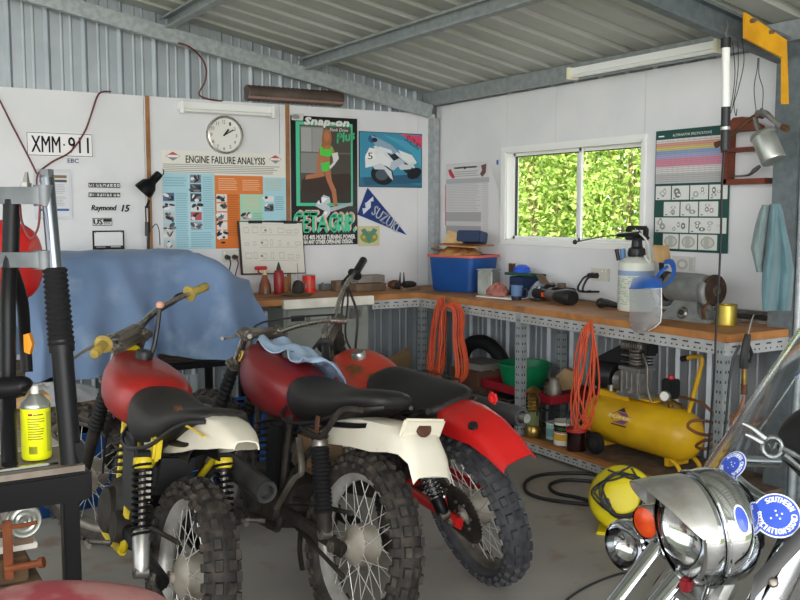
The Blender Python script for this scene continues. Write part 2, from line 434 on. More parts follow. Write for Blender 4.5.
def roofz(x): return 2.545 + SL * (3.917 - x)     # underside of the sheets
struct('floor', MB().box((-.2, 1.3, -.06), (10, 11.2, .12), M_conc))
struct('ground', MB().box((10, 5, -.2), (70, 70, .1), M_ground))
# roof sheets: ribs run down the slope
rw = V((1, 0, -SL)).normalized()
mb = MB(); y0 = 6.432 - 45 * CT
ribbed((-5, 6.672, roofz(-5)), (0, -1, 0), rw, V((SL, 0, 1)).normalized(), 43, 0, (4.9 + 5) / rw.x, M_roof, mb, rib=.085, h=.034, minor=0)
ceil = struct('ceiling', mb, clean=False, sharp=20)
def csec(a, b, up, side, hgt, wid, m, lip=.015, th=.004):
    """C-section from a to b, web along up, flanges towards side"""
    a, b, up, side = V(a), V(b), V(up), V(side)
    poly = [(0, 0), (wid, 0), (wid, lip), (wid - th, lip), (wid - th, th), (th, th), (th, hgt - th), (wid - th, hgt - th), (wid - th, hgt - lip), (wid, hgt - lip), (wid, hgt), (0, hgt)]
    q = MB(); n = len(poly)
    vs = [a + side * u + up * v for u, v in poly] + [b + side * u + up * v for u, v in poly]
    q.add(vs, [list(range(n)), list(range(n, 2 * n))[::-1]] + [(i, (i + 1) % n, n + (i + 1) % n, n + i) for i in range(n)], m); return q
rup = V((SL, 0, 1)).normalized()
def rz(x): return 2.345 + SL * (3.87 - x)
csec((-4.8, 6.44, rz(-4.8)), (4.2, 6.44, rz(4.2)), rup, (0, 1, 0), .1, .05, M_galv).build('rafter', ceil)
csec((-4.8, 3.16, rz(-4.8) - .02), (4.16, 3.16, rz(4.16) - .02), rup, (0, -1, 0), .13, .06, M_portal_shade).build('rafter', ceil)
for x in (3.13, 2.085, 1.04, -.005, -1.05):
    csec((x, -3.2, rz(x) + .095), (x, 6.56, rz(x) + .095), (0, 0, 1), (-1, 0, 0), .092, .06, M_galvd).build('purlin', ceil)
csec((4.2, -3.2, 2.385), (4.2, 6.56, 2.385), (0, 0, 1), (1, 0, 0), .10, .06, M_galvd).build('purlin', ceil)
# back wall
mb = MB(); ribbed((-4.5, YA + .04, 0), (1, 0, 0), (0, 0, 1), (0, -1, 0), 37, 0, 4.6, M_zinc, mb, rib=.012, h=.02)
wb = struct('wall_back', mb, clean=False, sharp=20)
for a, b in ((-4.5, 1.9), (1.904, 2.925), (2.929, 4.16), (4.163, XB)):
    MB().box(((a + b) / 2, YA + .006, (2.325 + .9) / 2), (b - a, .012, 1.425), M_board).build('lining_board', wb)
for px, w_ in ((148, .028), (287.3, .028)):
    x = A(px, 150).x; MB().box((x, YA - .004, (2.325 + .9) / 2), (w_, .02, 1.425), M_batten).build('timber_batten', wb)
# window wall
mb = MB(); ribbed((XB + .05, 6.62, 0), (0, -1, 0), (0, 0, 1), (-1, 0, 0), 4, 0, 2.47, M_zinc, mb, rib=.012, h=.02)
WY0, WY1, WZ0, WZ1 = 5.60, 4.23, 1.31, 1.965
ribbed((XB + .05, 6.62 - 4 * CT, 0), (0, -1, 0), (0, 0, 1), (-1, 0, 0), 7, 0, WZ0 - .02, M_zinc, mb, rib=.012, h=.02)
ribbed((XB + .05, 6.62 - 4 * CT, WZ1 + .02), (0, -1, 0), (0, 0, 1), (-1, 0, 0), 7, 0, 2.47 - WZ1 - .02, M_zinc, mb, rib=.012, h=.02)
ribbed((XB + .05, 6.62 - 11 * CT, 0), (0, -1, 0), (0, 0, 1), (-1, 0, 0), 30, 0, 2.47, M_zinc, mb, rib=.012, h=.02)
wr = struct('wall_right', mb, clean=False, sharp=20)
seams = [6.5, 5.64, 5.06, 4.17, 3.2]
def lining(ya, yb, za, zb): MB().box((XB + .006, (ya + yb) / 2, (za + zb) / 2), (.012, abs(ya - yb) - .004, zb - za), M_board).build('lining_board', wr)
lining(6.56, 5.605, .93, 2.385); lining(5.605, 5.06, WZ1, 2.385); lining(5.06, 4.225, WZ1, 2.385); lining(5.605, 4.225, .93, WZ0); lining(4.225, 3.0, .93, 2.385)
# window
mb = MB()
fw = .05
for (ya, yb, za, zb) in ((WY0 + .06, WY1 - .03, WZ0 - .03, WZ0), (WY0 + .06, WY1 - .03, WZ1, WZ1 + .035), (WY0 + .06, WY0, WZ0, WZ1), (WY1, WY1 - .03, WZ0, WZ1)):
    mb.box((XB - .008, (ya + yb) / 2, (za + zb) / 2), (.02, abs(ya - yb), zb - za), M_white, bev=.003)
for (ya, yb, za, zb) in ((WY0, WY1, WZ0, WZ0 + .012), (WY0, WY1, WZ1 - .012, WZ1), (WY0, WY0 - .012, WZ0, WZ1), (WY1 + .012, WY1, WZ0, WZ1)):
    mb.box((XB + .045, (ya + yb) / 2, (za + zb) / 2), (.11, abs(ya - yb), zb - za), M_white)
win = struct('window_1', mb)
def sash(ya, yb, x, nm):
    q = MB(); z0, z1 = WZ0 + .012, WZ1 - .012; g = .022
    for (a, b, c, d) in ((ya, yb, z0, z0 + g), (ya, yb, z1 - g, z1), (ya, ya - g, z0, z1), (yb + g, yb, z0, z1)):
        q.box((x, (a + b) / 2, (c + d) / 2), (.02, abs(a - b), d - c), M_white)
    q.box((x, ya - g - .002, (z0 + z1) / 2), (.022, .006, z1 - z0 - 2 * g), M_black)
    q.box((x, (ya + yb) / 2, z1 - g - .003), (.022, ya - yb - 2 * g, .006), M_black)
    s_ = q.build('sash', win)
    MB().box((x, (ya + yb) / 2, (z0 + z1) / 2), (.004, ya - yb - 2 * g, z1 - z0 - 2 * g), M_glass).build('pane', s_)
ymid = at(579.5, 195, x=XB + .07).y
sash(WY0 - .012, ymid - .035, XB + .06, 0); sash(ymid + .035, WY1 + .012, XB + .085, 1)
# corner and door-side columns
csec((XB - .07, 6.49, 0), (XB - .07, 6.49, rz(4.2)), (0, 1, 0), (1, 0, 0), .085, .05, M_galv).build('column', wr)
colr = csec((4.16, 3.02, 0), (4.16, 3.02, 2.36), (0, 1, 0), (1, 0, 0), .14, .06, M_portal_shade).build('column', wr)
csec((4.235, 3.03, 0), (4.235, 3.03, 2.36), (0, 1, 0), (1, 0, 0), .09, .05, M_portal_shade).build('column', wr)
mb = MB()
for px, py in ((783, 300),): mb.cyl((4.19, 3.0, 0), (4.19, 3.0, 2.3), .02, M_galv, n=16)
mb.build('conduit_pipe', wr)
# yellow knee bracket on the portal
mb = MB(); T = frame((0, 3.0, 0), (1, 0, 0), (0, 0, 1))
pts = [at(745, 12, y=3.0), at(787, 40, y=3.0), at(789, 104, y=3.0), at(783, 104, y=3.0), at(783, 58, y=3.0), at(745, 38, y=3.0)]
n = len(pts)
mb.add(pts + [p + V((0, .012, 0)) for p in pts], [list(range(n)), list(range(n, 2 * n))[::-1]] + [(i, (i + 1) % n, n + (i + 1) % n, n + i) for i in range(n)], mk('bracket_yellow', srgb('#e2a411'), .45, c2=srgb('#c98c10'), sc=8))
kb = mb.build('knee_bracket', wr, label='yellow painted knee bracket')
for px, py in ((752, 21), (771, 32)):
    p = at(px, py, y=2.995); MB().cyl(p + V((0, .01, 0)), p - V((0, .014, 0)), .011, M_steel, n=6).cyl(p, p - V((.004, .03, 0)), .006, M_steel, n=8).build('bolt', kb)

# ---------------------------------------------------------------- growth outside the window
def bush(x, y, h, rad, nleaf, label, name='leafy_shrub', cat='shrub', trunk=.03, ls=1.0):
    t = thing(name, label, cat, (x, y, -.15)); mb = MB(); mb2 = MB()
    for k in range(5):
        a = random.uniform(0, 6.28); q = V((math.cos(a), math.sin(a), 0)) * rad * .5
        mb2.tube([(x, y, -.15), V((x, y, h * .4)) + q * .4, V((x, y, h * .85)) + q], [trunk, trunk * .6, .008], M_bark, n=6)
    for i in range(nleaf):
        u = random.random(); z = h * (.04 + .96 * u); rr = rad * math.sqrt(random.random()) * (1 - .55 * u ** 3)
        a = random.uniform(0, 6.28); p = V((x + rr * math.cos(a), y + rr * math.sin(a), z)); s = random.uniform(.05, .11) * ls
        d = V((random.gauss(0, 1), random.gauss(0, 1), random.gauss(-.6, .6))).normalized(); e = d.orthogonal().normalized()
        e = (e + d.cross(e) * random.uniform(-1, 1)).normalized()
        mb.add([p, p + d * s * .5 + e * s * .24, p + d * s, p + d * s * .5 - e * s * .24], [(0, 1, 2, 3)], random.choice(M_leaf))
    mb2.build('stem', t); mb.build('foliage', t, clean=False, sharp=0)
bush(7.6, 9.1, 3.0, .65, 6500, 'pale leafy shrub outside behind the left window pane')
bush(7.7, 7.75, 3.2, .6, 6500, 'bright green shrub outside behind the middle post of the window')
bush(7.4, 6.35, 3.0, .65, 6500, 'yellow green shrub outside behind the right window pane')
bush(9.6, 11.2, 3.6, 1.1, 8000, 'tall green growth outside, farthest at the left of the window', 'tree', 'tree', .06, 2.4)
bush(9.8, 8.4, 3.6, 1.1, 8000, 'tall green growth outside, farthest at the right of the window', 'tree', 'tree', .06, 2.4)
# ================================================================ things on the back wall
K = hx('#161617'); Wt = hx('#f1efea'); 
# number plate
s = sheetA(26, 93, 132.5, 156.8, hx('#f2eff0', .4), th=.004)
s.frame_(.012, .03, .988, .97, .008, .022, K, 1)
s.text('XMM', .075, .17, .50, .83, K, bold=.003); s.rect(.545, .46, .57, .53, K, 2); s.text('911', .62, .17, .93, .83, K, bold=.003)
tag(s.build('number_plate', sharp=0, clean=False), 'white number plate with black characters hung high on the back wall', 'number plate')
s = sheetA(66.5, 79.5, 158, 163.6, hx('#dcdfe6')); s.text('EBC', .08, .12, .92, .88, hx('#27356e'), bold=.01)
tag(s.build('sticker', sharp=0, clean=False), 'tiny sticker with navy letters under the number plate', 'sticker')
# plastic sleeve of papers
s = sheetA(34, 71.5, 169, 219.5, hx('#cfd0d6', .25)); s.rect(.1, .06, .93, .93, hx('#d9d9dc'))
s.rect(.15, .82, .88, .88, hx('#8a7351'), 2); s.rect(.15, .74, .88, .79, hx('#4b4e58'), 2)
for a, b in ((.5, .7), (.26, .46)): s.lines(.16, a, .86, b, 6, hx('#b4b5bb'), 2)
s.rect(.12, .17, .92, .215, hx('#3d5fa3'), 2)
tag(s.build('paper_sheet', sharp=0, clean=False), 'printed sheet in clear sleeve on the wall behind the fork legs', 'paper')
# emblem stickers in a column
def badge(px, py, w_, h_, n, label):
    s = sheetA(px, px + w_, py, py + h_, K)
    random.seed(int(px + py))
    for i in range(n):
        a = (i + .14) / n; b = (i + .86) / n
        s.rect(a, .2, b, .8, hx('#d9d9d6'))
        for k in range(2):
            c = random.uniform(a, b - .3 / n); s.rect(c, random.choice((.2, .42, .6)), c + .28 / n, random.choice((.58, .8)), K, 2)
    return tag(s.build('badge_sticker', sharp=0, clean=False), label, 'sticker')
badge(88.5, 183, 31.5, 4.6, 9, 'upper of two narrow black lettered stickers on the back wall')
badge(88.5, 192.6, 31.5, 4.6, 9, 'lower of two narrow black lettered stickers on the back wall')
s = sheetA(91, 116, 205, 212.5, None); s.text('Raymond', 0, .05, .96, 1, K, 1, slant=.06, bold=.012)
tag(s.build('script_sticker', sharp=0, clean=False), 'black slanted script sticker below the narrow lettered stickers', 'sticker')
s = sheetA(121, 130, 205, 211.5, None); s.text('15', .05, 0, .8, 1, K, 1, slant=.25, bold=.05)
tag(s.build('number_sticker', sharp=0, clean=False), 'small black number sticker right of the script sticker', 'sticker')
s = sheetA(92.5, 112, 218, 225.6, hx('#dfdfdc')); s.frame_(0, 0, 1, 1, .03, .09, K); s.text('US', .06, .15, .5, .85, K, bold=.02); s.rect(.54, .5, .96, .88, K, 2); s.lines(.56, .12, .95, .46, 2, K, 2)
tag(s.build('logo_sticker', sharp=0, clean=False), 'small black and white block sticker above the empty plate surround', 'sticker')
s = sheetA(92.5, 124, 230.5, 249.5, K, th=.008); s.rect(.05, .2, .95, .92, hx('#e2e2e1')); s.lines(.1, .06, .40, .17, 1, hx('#a9a9a9'), 1); s.lines(.56, .05, .92, .18, 1, hx('#c9c9c9'), 1)
for u in (.08, .92): s.disc(u, .9, .02, .035, hx('#77787a'), 2)
tag(s.build('plate_surround', sharp=0, clean=False), 'empty black number plate surround fixed to the back wall', 'plate surround')

# clock
c = A(224, 135.2, .02); rad = (A(242, 135).x - A(206, 135).x) / 2
t = thing('wall_clock', 'round silver rimmed wall clock with white face', 'clock', A(224, 135.2))
q = MB(); q.lathe([(0, 0), (rad, 0), (rad, .03), (rad * .97, .04), (rad * .9, .042), (rad * .87, .03), (rad * .86, .026)], A(224, 135.2), (0, -1, 0), M_chromed, 36); q.build('rim', t)
q = MB(); q.lathe([(0, .024), (rad * .87, .024), (rad * .87, .027), (0, .027)], A(224, 135.2), (0, -1, 0), hx('#e8e6e0'), 36); fc = q.build('face', t)
o_ = A(224, 135.2, .0285)
for i in range(12):
    s = Sheet(o_ - V((rad, 0, rad)), (2 * rad, 0, 0), (0, 0, 2 * rad), None, .0)
    a = pi / 2 - 2 * pi * (i + 1) / 12; u, v = .5 + .345 * math.cos(a), .5 + .345 * math.sin(a); w2 = .045 if i < 9 else .06
    s.text(str(i + 1), u - w2 * .6, v - .045, u + w2 * .6, v + .045, hx('#4a4a4a'), 1)
    s.build('numeral', fc, clean=False, sharp=0)
q = MB()
for a, l, wd in ((R(52), rad * .45, .012), (R(30), rad * .66, .008)):
    d = V((math.cos(a), 0, math.sin(a))); q.box(o_ + d * l * .4 + V((0, -.004 - wd * .2, 0)), (l, .002, wd), K, rot=(0, -a, 0))
q.build('hand', t)

# engine chart
s = sheetA(162.5, 285.5, 152, 248.5, hx('#e6e3da'))
def eu(x): return (x - 60) / 608
def ev(y): return (540 - y) / 485
def er(a, b, c_, d, col, lay=1): s.rect(eu(a), ev(d), eu(c_), ev(b), hx(col), lay)
LB, OR, GR = '#a9d3de', '#dd7d3c', '#a5d5bd'
er(60, 165, 308, 540, LB); er(308, 172, 550, 265, OR); er(308, 265, 432, 540, '#d9742a'); er(432, 265, 550, 400, GR); er(550, 178, 668, 405, LB); er(432, 400, 668, 540, LB)
er(181, 165, 184, 540, '#c5e2ea', 2)
s.text('ENGINE FAILURE ANALYSIS', eu(172), ev(114), eu(562), ev(78), hx('#2a2a2c'), bold=.0012)
for x in (112, 616):
    s.poly([(eu(x - 33), ev(82)), (eu(x), ev(62)), (eu(x + 33), ev(82))], hx('#c7505a'), 2); s.poly([(eu(x - 33), ev(84)), (eu(x + 33), ev(84)), (eu(x), ev(106))], hx('#8d8d92'), 2)
    s.rect(eu(x - 26), ev(89), eu(x + 26), ev(78), hx('#efeae4'), 3)
random.seed(3)
for i in range(4): s.lines(eu(64), ev(166), eu(658), ev(120), 5, hx('#a3a19c'), 2, fill=.55) if i == 0 else None
for (a, b, c_, d) in ((120, 262, 178, 535), (250, 180, 304, 445), (190, 455, 300, 535), (64, 185, 176, 235), (372, 268, 428, 480)):
    s.lines(eu(a), ev(d), eu(c_), ev(b), max(3, (d - b) // 11), hx('#8fb8c6' if a < 300 else '#b5622a'), 2)
for (a, b, c_, d) in ((325, 185, 420, 250), (445, 192, 535, 250)): s.lines(eu(a), ev(d), eu(c_), ev(b), 6, hx('#eeb48c'), 2)
s.lines(eu(450), ev(345), eu(540), ev(275), 6, hx('#d8c8a0'), 2); s.lines(eu(565), ev(250), eu(655), ev(190), 5, hx('#bfc0a8'), 2); s.lines(eu(610), ev(350), eu(660), ev(275), 7, hx('#85aebb'), 2); s.lines(eu(495), ev(395), eu(545), ev(360), 4, hx('#84b39d'), 2)
def snap(a, b, c_, d, bgc, blobs):
    er(a, b, c_, d, bgc, 2)
    for k in range(blobs):
        u, v = eu(random.uniform(a + 6, c_ - 6)), ev(random.uniform(b + 6, d - 6))
        s.disc(u, v, .006 + random.random() * .013, .012 + random.random() * .02, hx(random.choice(('#2c2f36', '#4d5560', '#e6e4e2', '#7c7f86', '#23252a'))), 3 + k * .2, 8, random.random() * 3)
for b, bgc in ((262, '#54688c'), (310, '#cfd3d6'), (358, '#c9c2c0'), (408, '#bcc7c9'), (450, '#d8d4d2'), (498, '#c5c9cc')): snap(62, b, 114, b + 40, bgc, 5)
for b, bgc in ((172, '#7f8596'), (218, '#39404a'), (264, '#3f4650'), (312, '#dcdedf'), (356, '#c25a60'), (404, '#9fa6ab')): snap(190, b, 242, b + 40, bgc, 5)
for b in (266, 312, 358, 404, 450): snap(315, b, 367, b + 40, '#dedbd6', 7)
snap(440, 358, 490, 398, '#c9bcb0', 5); snap(556, 274, 604, 302, '#e3e1de', 3); snap(556, 314, 604, 352, '#5f7078', 5); s.disc(eu(345), ev(510), .02, .012, hx('#2c2420'), 3, 8)
tag(s.build('engine_chart', sharp=0, clean=False), 'wide engine failure chart in pale blue and orange columns', 'poster')

# tool poster
s = sheetA(291, 357.2, 117, 244.8, hx('#0d0d0f', .3))
def U(x): return (x - 41) / 288
def Vv(y): return (577 - y) / 546
def pr(a, b, c_, d, col, lay=1): s.rect(U(a), Vv(d), U(c_), Vv(b), hx(col), lay)
MINT = '#52c79c'
pr(62, 55, 308, 410, MINT); pr(78, 68, 300, 397, '#57524c', 2); pr(82, 75, 180, 270, '#8b8a88', 3); pr(84, 80, 128, 180, '#a9a8a6', 3.5); pr(132, 80, 176, 180, '#9d9c9a', 3.5); pr(82, 180, 300, 186, '#6d6862', 4); pr(215, 75, 300, 270, '#4c4741', 3)
pr(78, 340, 300, 397, '#3a3430', 3)
def pp(pts, col, lay): s.poly([(U(x), Vv(y)) for x, y in pts], hx(col), lay)
pp([(85, 300), (110, 280), (290, 268), (300, 275), (300, 345), (270, 360), (100, 355), (82, 335)], '#3d2e28', 4)
sk = '#b67350'
pp([(176, 150), (160, 170), (152, 215), (148, 262), (160, 272), (166, 225), (176, 195)], sk, 5)      # arm
pp([(210, 150), (224, 165), (236, 205), (228, 235), (216, 228), (220, 205), (208, 185)], sk, 5)
pp([(170, 148), (212, 148), (208, 195), (206, 230), (172, 230), (172, 195)], sk, 5.2)
pp([(174, 255), (150, 270), (104, 280), (100, 298), (150, 290), (185, 282)], sk, 5.2)
pp([(182, 262), (208, 250), (214, 300), (232, 340), (240, 410), (228, 432), (222, 410), (214, 350), (192, 300)], sk, 5.6)
pp([(228, 408), (242, 404), (245, 425), (232, 442), (222, 432)], '#26211f', 6)
pp([(166, 150), (180, 168), (206, 168), (218, 152), (218, 190), (200, 200), (164, 192)], '#4fd04a', 6.2)
pp([(168, 228), (206, 220), (206, 252), (190, 262), (174, 262)], '#4fd04a', 6.4)
pp([(216, 185), (240, 178), (246, 205), (226, 232), (208, 252), (204, 240), (222, 222)], '#dcdcda', 6.6)
pp([(178, 90), (192, 80), (210, 88), (216, 120), (208, 160), (200, 150), (186, 156), (172, 160), (172, 120)], '#a0673d', 5.8); s.disc(U(194), Vv(112), .045, .04, hx(sk), 6.2)
pp([(150, 392), (178, 362), (204, 372), (208, 395), (188, 402), (206, 412), (206, 440), (184, 470), (150, 480), (146, 462), (172, 450), (180, 430), (160, 420), (142, 410)], '#c9ced4', 7)
pp([(150, 398), (176, 372), (196, 378), (180, 392), (160, 402)], '#f3f5f6', 7.3); pp([(206, 416), (308, 392), (306, 404), (206, 436)], '#aeb4ba', 7); pp([(160, 460), (186, 432), (196, 436), (176, 466)], '#f3f5f6', 7.3); pp([(158, 380), (166, 372), (170, 395), (162, 400)], '#2c2f33', 7.4)
for dx, dy, col, lay in ((7, -7, '#eebfae', 7.6), (0, 0, MINT, 8.4)):
    s.text('GET', U(48 + dx), Vv(520 + dy), U(150 + dx), Vv(438 + dy), hx(col), lay, bold=.012); s.text('A', U(150 + dx), Vv(520 + dy), U(194 + dx), Vv(455 + dy), hx(col), lay, bold=.012); s.text('GRIP.', U(202 + dx), Vv(520 + dy), U(316 + dx), Vv(446 + dy), hx(col), lay, bold=.012)
s.text('ADDS 40% MORE TURNING POWER', U(70), Vv(552), U(316), Vv(534), Wt, 8.4, bold=.003); s.text('THAN ANY OTHER OPEN-END DESIGN.', U(70), Vv(572), U(306), Vv(555), Wt, 8.4, bold=.003)
s.text('Snap-on', U(95), Vv(74), U(286), Vv(38), Wt, 8.4, slant=.05, bold=.008); s.text('Flank Drive', U(206), Vv(90), U(286), Vv(76), Wt, 8.4, slant=.04); s.text('Plus', U(232), Vv(130), U(312), Vv(92), hx('#4cc489'), 8.6, slant=.15, rot=(.25, .53), bold=.006)
s.poly([(U(45), Vv(52)), (U(44), Vv(24)), (U(96), Vv(22)), (U(92), Vv(52))], hx('#c9c7c2'), 8.5); s.disc(U(62), Vv(37), .06, .018, hx('#8d8f90'), 9)
tag(s.build('tool_poster', sharp=0, clean=False), 'tall black and mint tool poster with a seated figure in green', 'poster')

# racing poster
s = sheetA(358.8, 421.8, 132.6, 187.4, hx('#161c26'))
def rU(x): return (x - 336) / 269
def rV(y): return (330 - y) / 232
def rp(pts, col, lay): s.poly([(rU(x), rV(y)) for x, y in pts], hx(col), lay)
s.rect(.01, .012, .99, .988, hx('#3f8fae')); rp([(340, 290), (600, 318), (603, 328), (340, 328)], '#356f8c', 2); rp([(350, 290), (600, 270), (600, 310), (360, 322)], '#2a5c78', 3); rp([(430, 105), (600, 150), (600, 240), (560, 180)], '#4aa0bd', 2)
rp([(510, 103), (604, 106), (604, 160)], '#d8486a', 4); s.text('SUZUKI', rU(530), rV(150), rU(600), rV(122), hx('#3a1020'), 5, rot=(-.62, 1.15))
rp([(395, 160), (430, 140), (475, 165), (555, 215), (575, 245), (540, 250), (480, 215), (430, 205)], '#d7dde2', 5)
rp([(360, 205), (378, 165), (420, 170), (450, 200), (500, 225), (470, 250), (400, 240), (362, 250)], '#e6e9ea', 6); s.disc(rU(382), rV(200), .075, .07, hx('#f2f3f0'), 6.5)
s.text('5', rU(372), rV(214), rU(392), rV(186), K, 7); s.disc(rU(392), rV(128), .07, .075, hx('#2a5d8a'), 7); s.disc(rU(400), rV(132), .045, .04, hx('#1a2430'), 7.4)
rp([(385, 112), (412, 122), (470, 150), (500, 178), (470, 192), (420, 165), (398, 150)], '#8fa9bd', 7.2); rp([(420, 158), (470, 172), (476, 186), (440, 182), (404, 196), (398, 184)], '#dfe4e6', 7.3); rp([(500, 170), (560, 190), (582, 222), (560, 235), (520, 205)], '#e3e7e8', 7.1); rp([(505, 205), (470, 222), (462, 250), (480, 258), (500, 240), (530, 225)], '#b9c6d0', 8.2)
rp([(440, 170), (480, 180), (520, 215), (560, 240), (590, 290), (560, 285), (500, 240)], '#1e2a38', 7)
s.disc(rU(432), rV(278), .19, .17, hx('#12161c'), 7.6, 24, -.9); s.disc(rU(430), rV(278), .1, .1, hx('#4d5a66'), 8, 20, -.9); s.disc(rU(570), rV(268), .09, .13, hx('#12161c'), 7.4, 20, -.9)
rp([(392, 240), (425, 228), (470, 262), (478, 300), (465, 290), (440, 255), (400, 255)], '#cfd6da', 8.4); rp([(490, 225), (540, 232), (575, 215), (555, 250), (510, 255)], '#cdd5d9', 8)
tag(s.build('racing_poster', sharp=0, clean=False), 'blue poster of a leaning road racing motorcycle', 'poster')

# pennant
P3 = [A(367.5, 187.7, .006), A(357.2, 214.5, .006), A(406.5, 235, .006)]
ax = (P3[2] - (P3[0] + P3[1]) / 2); o3 = (P3[0] + P3[1]) / 2
s = Sheet(P3[1], ax, P3[0] - P3[1], None, .003)
s.add([p for p in P3] + [p - V((0, .003, 0)) for p in P3], [(0, 1, 2), (5, 4, 3), (0, 3, 4, 1), (1, 4, 5, 2), (2, 5, 3, 0)], hx('#1d3a7c', .7))
d = ax.normalized(); up_ = V((-d.z, 0, d.x)); L_ = ax.length
s2 = Sheet(o3, d * L_, up_ * L_, None, .0035)
s2.text('SUZUKI', .24, -.085, .80, .085, hx('#e3e6ec'), 1, bold=.004)
s2.poly([(.07, .02), (.12, .17), (.17, .11), (.13, .08), (.18, .0), (.13, -.17), (.06, -.1), (.11, -.06), (.05, 0)], hx('#d9dde6'), 1)
pn = s.build('pennant', sharp=0, clean=False); s2.build('lettering', pn, sharp=0, clean=False)
tag(pn, 'navy triangular pennant with pale lettering pointing down right', 'pennant')
# little yellow sticker
s = sheetA(358.3, 379.3, 226, 246, hx('#cfc79c')); s.disc(.5, .45, .42, .3, hx('#7d9a4a')); s.poly([(.1, .8), (.3, .9), (.5, .6), (.7, .9), (.9, .8), (.62, .35), (.5, .1), (.38, .35)], hx('#5a8a78'), 2); s.disc(.25, .45, .09, .09, hx('#d3a83c'), 3); s.disc(.75, .45, .09, .09, hx('#d3a83c'), 3)
tag(s.build('sticker', sharp=0, clean=False), 'square yellow and green sticker under the navy pennant', 'sticker')

# clipboard leaning in front of the chart
q = [A(237, 221, .03), A(300, 220, .03), A(305.5, 273.5, .03), A(241, 275, .03)]
t = thing('clipboard', 'large white clipboard with drawings hung over the engine chart', 'clipboard', (q[2] + q[3]) / 2)
s = Sheet(q[3], q[2] - q[3], q[0] - q[3], hx('#3a2c2c'), .006); s.build('board', t, sharp=0, clean=False)
s = Sheet(q[3] + V((0, -.007, 0)), q[2] - q[3], q[0] - q[3], None, .002); random.seed(5)
s.poly([(.03, .03), (.985, .02), (.985, .97), (.03, .985)], hx('#dedad0'), slab=True)
for v in (.78, .55, .3):
    for k in range(7):
        a = .08 + .13 * k; s.frame_(a, v, a + random.uniform(.03, .1), v + random.uniform(.05, .12), .004, .008, hx('#a9a59c'), 1)
    s.rect(.3, v - .04, .9, v - .032, hx('#b5b1a8')); s.disc(random.uniform(.3, .5), v + .05, .018, .02, hx('#75726c'), 2)
s.build('drawing', t, sharp=0, clean=False)
for u in (.26, .8): MB().box(q[3] + (q[2] - q[3]) * u + (q[0] - q[3]) * .985 + V((0, -.015, 0)), (.11, .014, .022), M_black, bev=.003).build('clip', t)

# power points
def outlet(nm, ctr, nrm, w_, h_, plugs, label, sw):
    t = thing('power_point', label, 'power outlet', ctr)
    side = V(nrm).cross(V((0, 0, 1)))
    def bx(c, w2, h2, d2, m_, bev=.004): return MB().box((0, 0, 0), (w2, h2, d2), m_, bev=bev, T=frame(c, side, (0, 0, 1)))
    bx(ctr + V(nrm) * .008, w_, h_, .016, hx('#d2cec2', .4)).build('plate', t)
    for u in sw: bx(ctr + V(nrm) * .018 + side * u + V((0, 0, h_ * .3)), .012, .018, .008, hx('#f0eee6')).build('switch', t)
    for u in plugs:
        c_ = ctr + side * u - V((0, 0, .008)); MB().cyl(c_ + V(nrm) * .014, c_ + V(nrm) * .055, .02, M_black, .015).build('plug', t)
    return t
p = A(230, 256); t = outlet('po', p, (0, -1, 0), .13, .085, (-.028, .03), 'double power point with two black plugs beside the clipboard', (-.05, .05))
for u, m_ in ((.028, M_wirered), (-.03, M_cable)):
    a = p + V((u, -.05, -.01)); MB().tube([a, a + V((.0, -.04, -.04)), a + V((-.02, -.03, -.14)), a + V((-.01, -.02, -.26))], .005, m_, 6).build('flex', t)

# fluorescent batten and ribbed brown fitting
a, b = A(177, 107), A(270, 114)
t = thing('fluorescent_batten', 'white fluorescent batten light mounted on the back wall above the clock', 'light', A(223, 111))
zc = 2.255
MB().box(((a.x + b.x) / 2, YA - .03, zc + .015), (b.x - a.x, .06, .055), M_white, bev=.006).build('housing', t)
for x in (a.x + .012, b.x - .012): MB().box((x, YA - .075, zc), (.022, .05, .085), M_white, bev=.004).build('lamp_holder', t)
MB().cyl((a.x + .025, YA - .085, zc - .02), (b.x - .025, YA - .085, zc - .02), .013, M_tubew).build('tube', t)
q = MB(); a, b = A(246, 97), A(341, 108); n_ = 40; x0, x1 = a.x, b.x; cc = V((0, YA - .005, 2.333 + .062)); pr_ = []
for i in range(n_ + 1):
    f = i / n_; pr_ += [(.060 if i % 2 else .054, f * (x1 - x0))]
q.lathe([(0, 0)] + pr_ + [(0, x1 - x0)], V((x0, cc.y, cc.z)), (1, 0, 0), M_heater, 20)
q.box(((x0 + x1) / 2, cc.y - .045, cc.z - .035), (x1 - x0, .012, .018), hx('#8d6f68'))
tag(q.build('ribbed_fitting'), 'long ribbed brown metal cylinder on the lining edge below the rafter', 'cylinder')
# hanging wires
def wire(nm, pts, r_, m_, label, cat='wire', group=None, n=6): return tag(MB().tube(pts, r_, m_, n).build(nm), label, cat, group)
wire('wire', [A(-6, 92, .03), A(0, 101, .03), A(12, 125, .03), A(24, 148, .04), A(37, 174, .05)], .006, M_wirered, 'maroon wire running in from the left to the fork legs')
wire('wire', [A(111, 91.5, .01), A(102, 92, .02), A(97, 97, .03), A(91, 115, .03), A(84, 133, .03), A(70, 152, .04), A(52, 162, .05), A(38, 174, .06), A(37, 190, .06)], .006, M_wirered, 'maroon wire curling down in front of the number plate')
wire('wire', [A(178, 43, .16), A(188, 46, .17), A(199, 55, .1), A(206, 68, .06), A(205, 82, .03), A(199, 94, .02), A(208, 99, .02), A(222, 101, .02)], .006, M_wirered, 'maroon wire looping from the rafter to the lining edge')
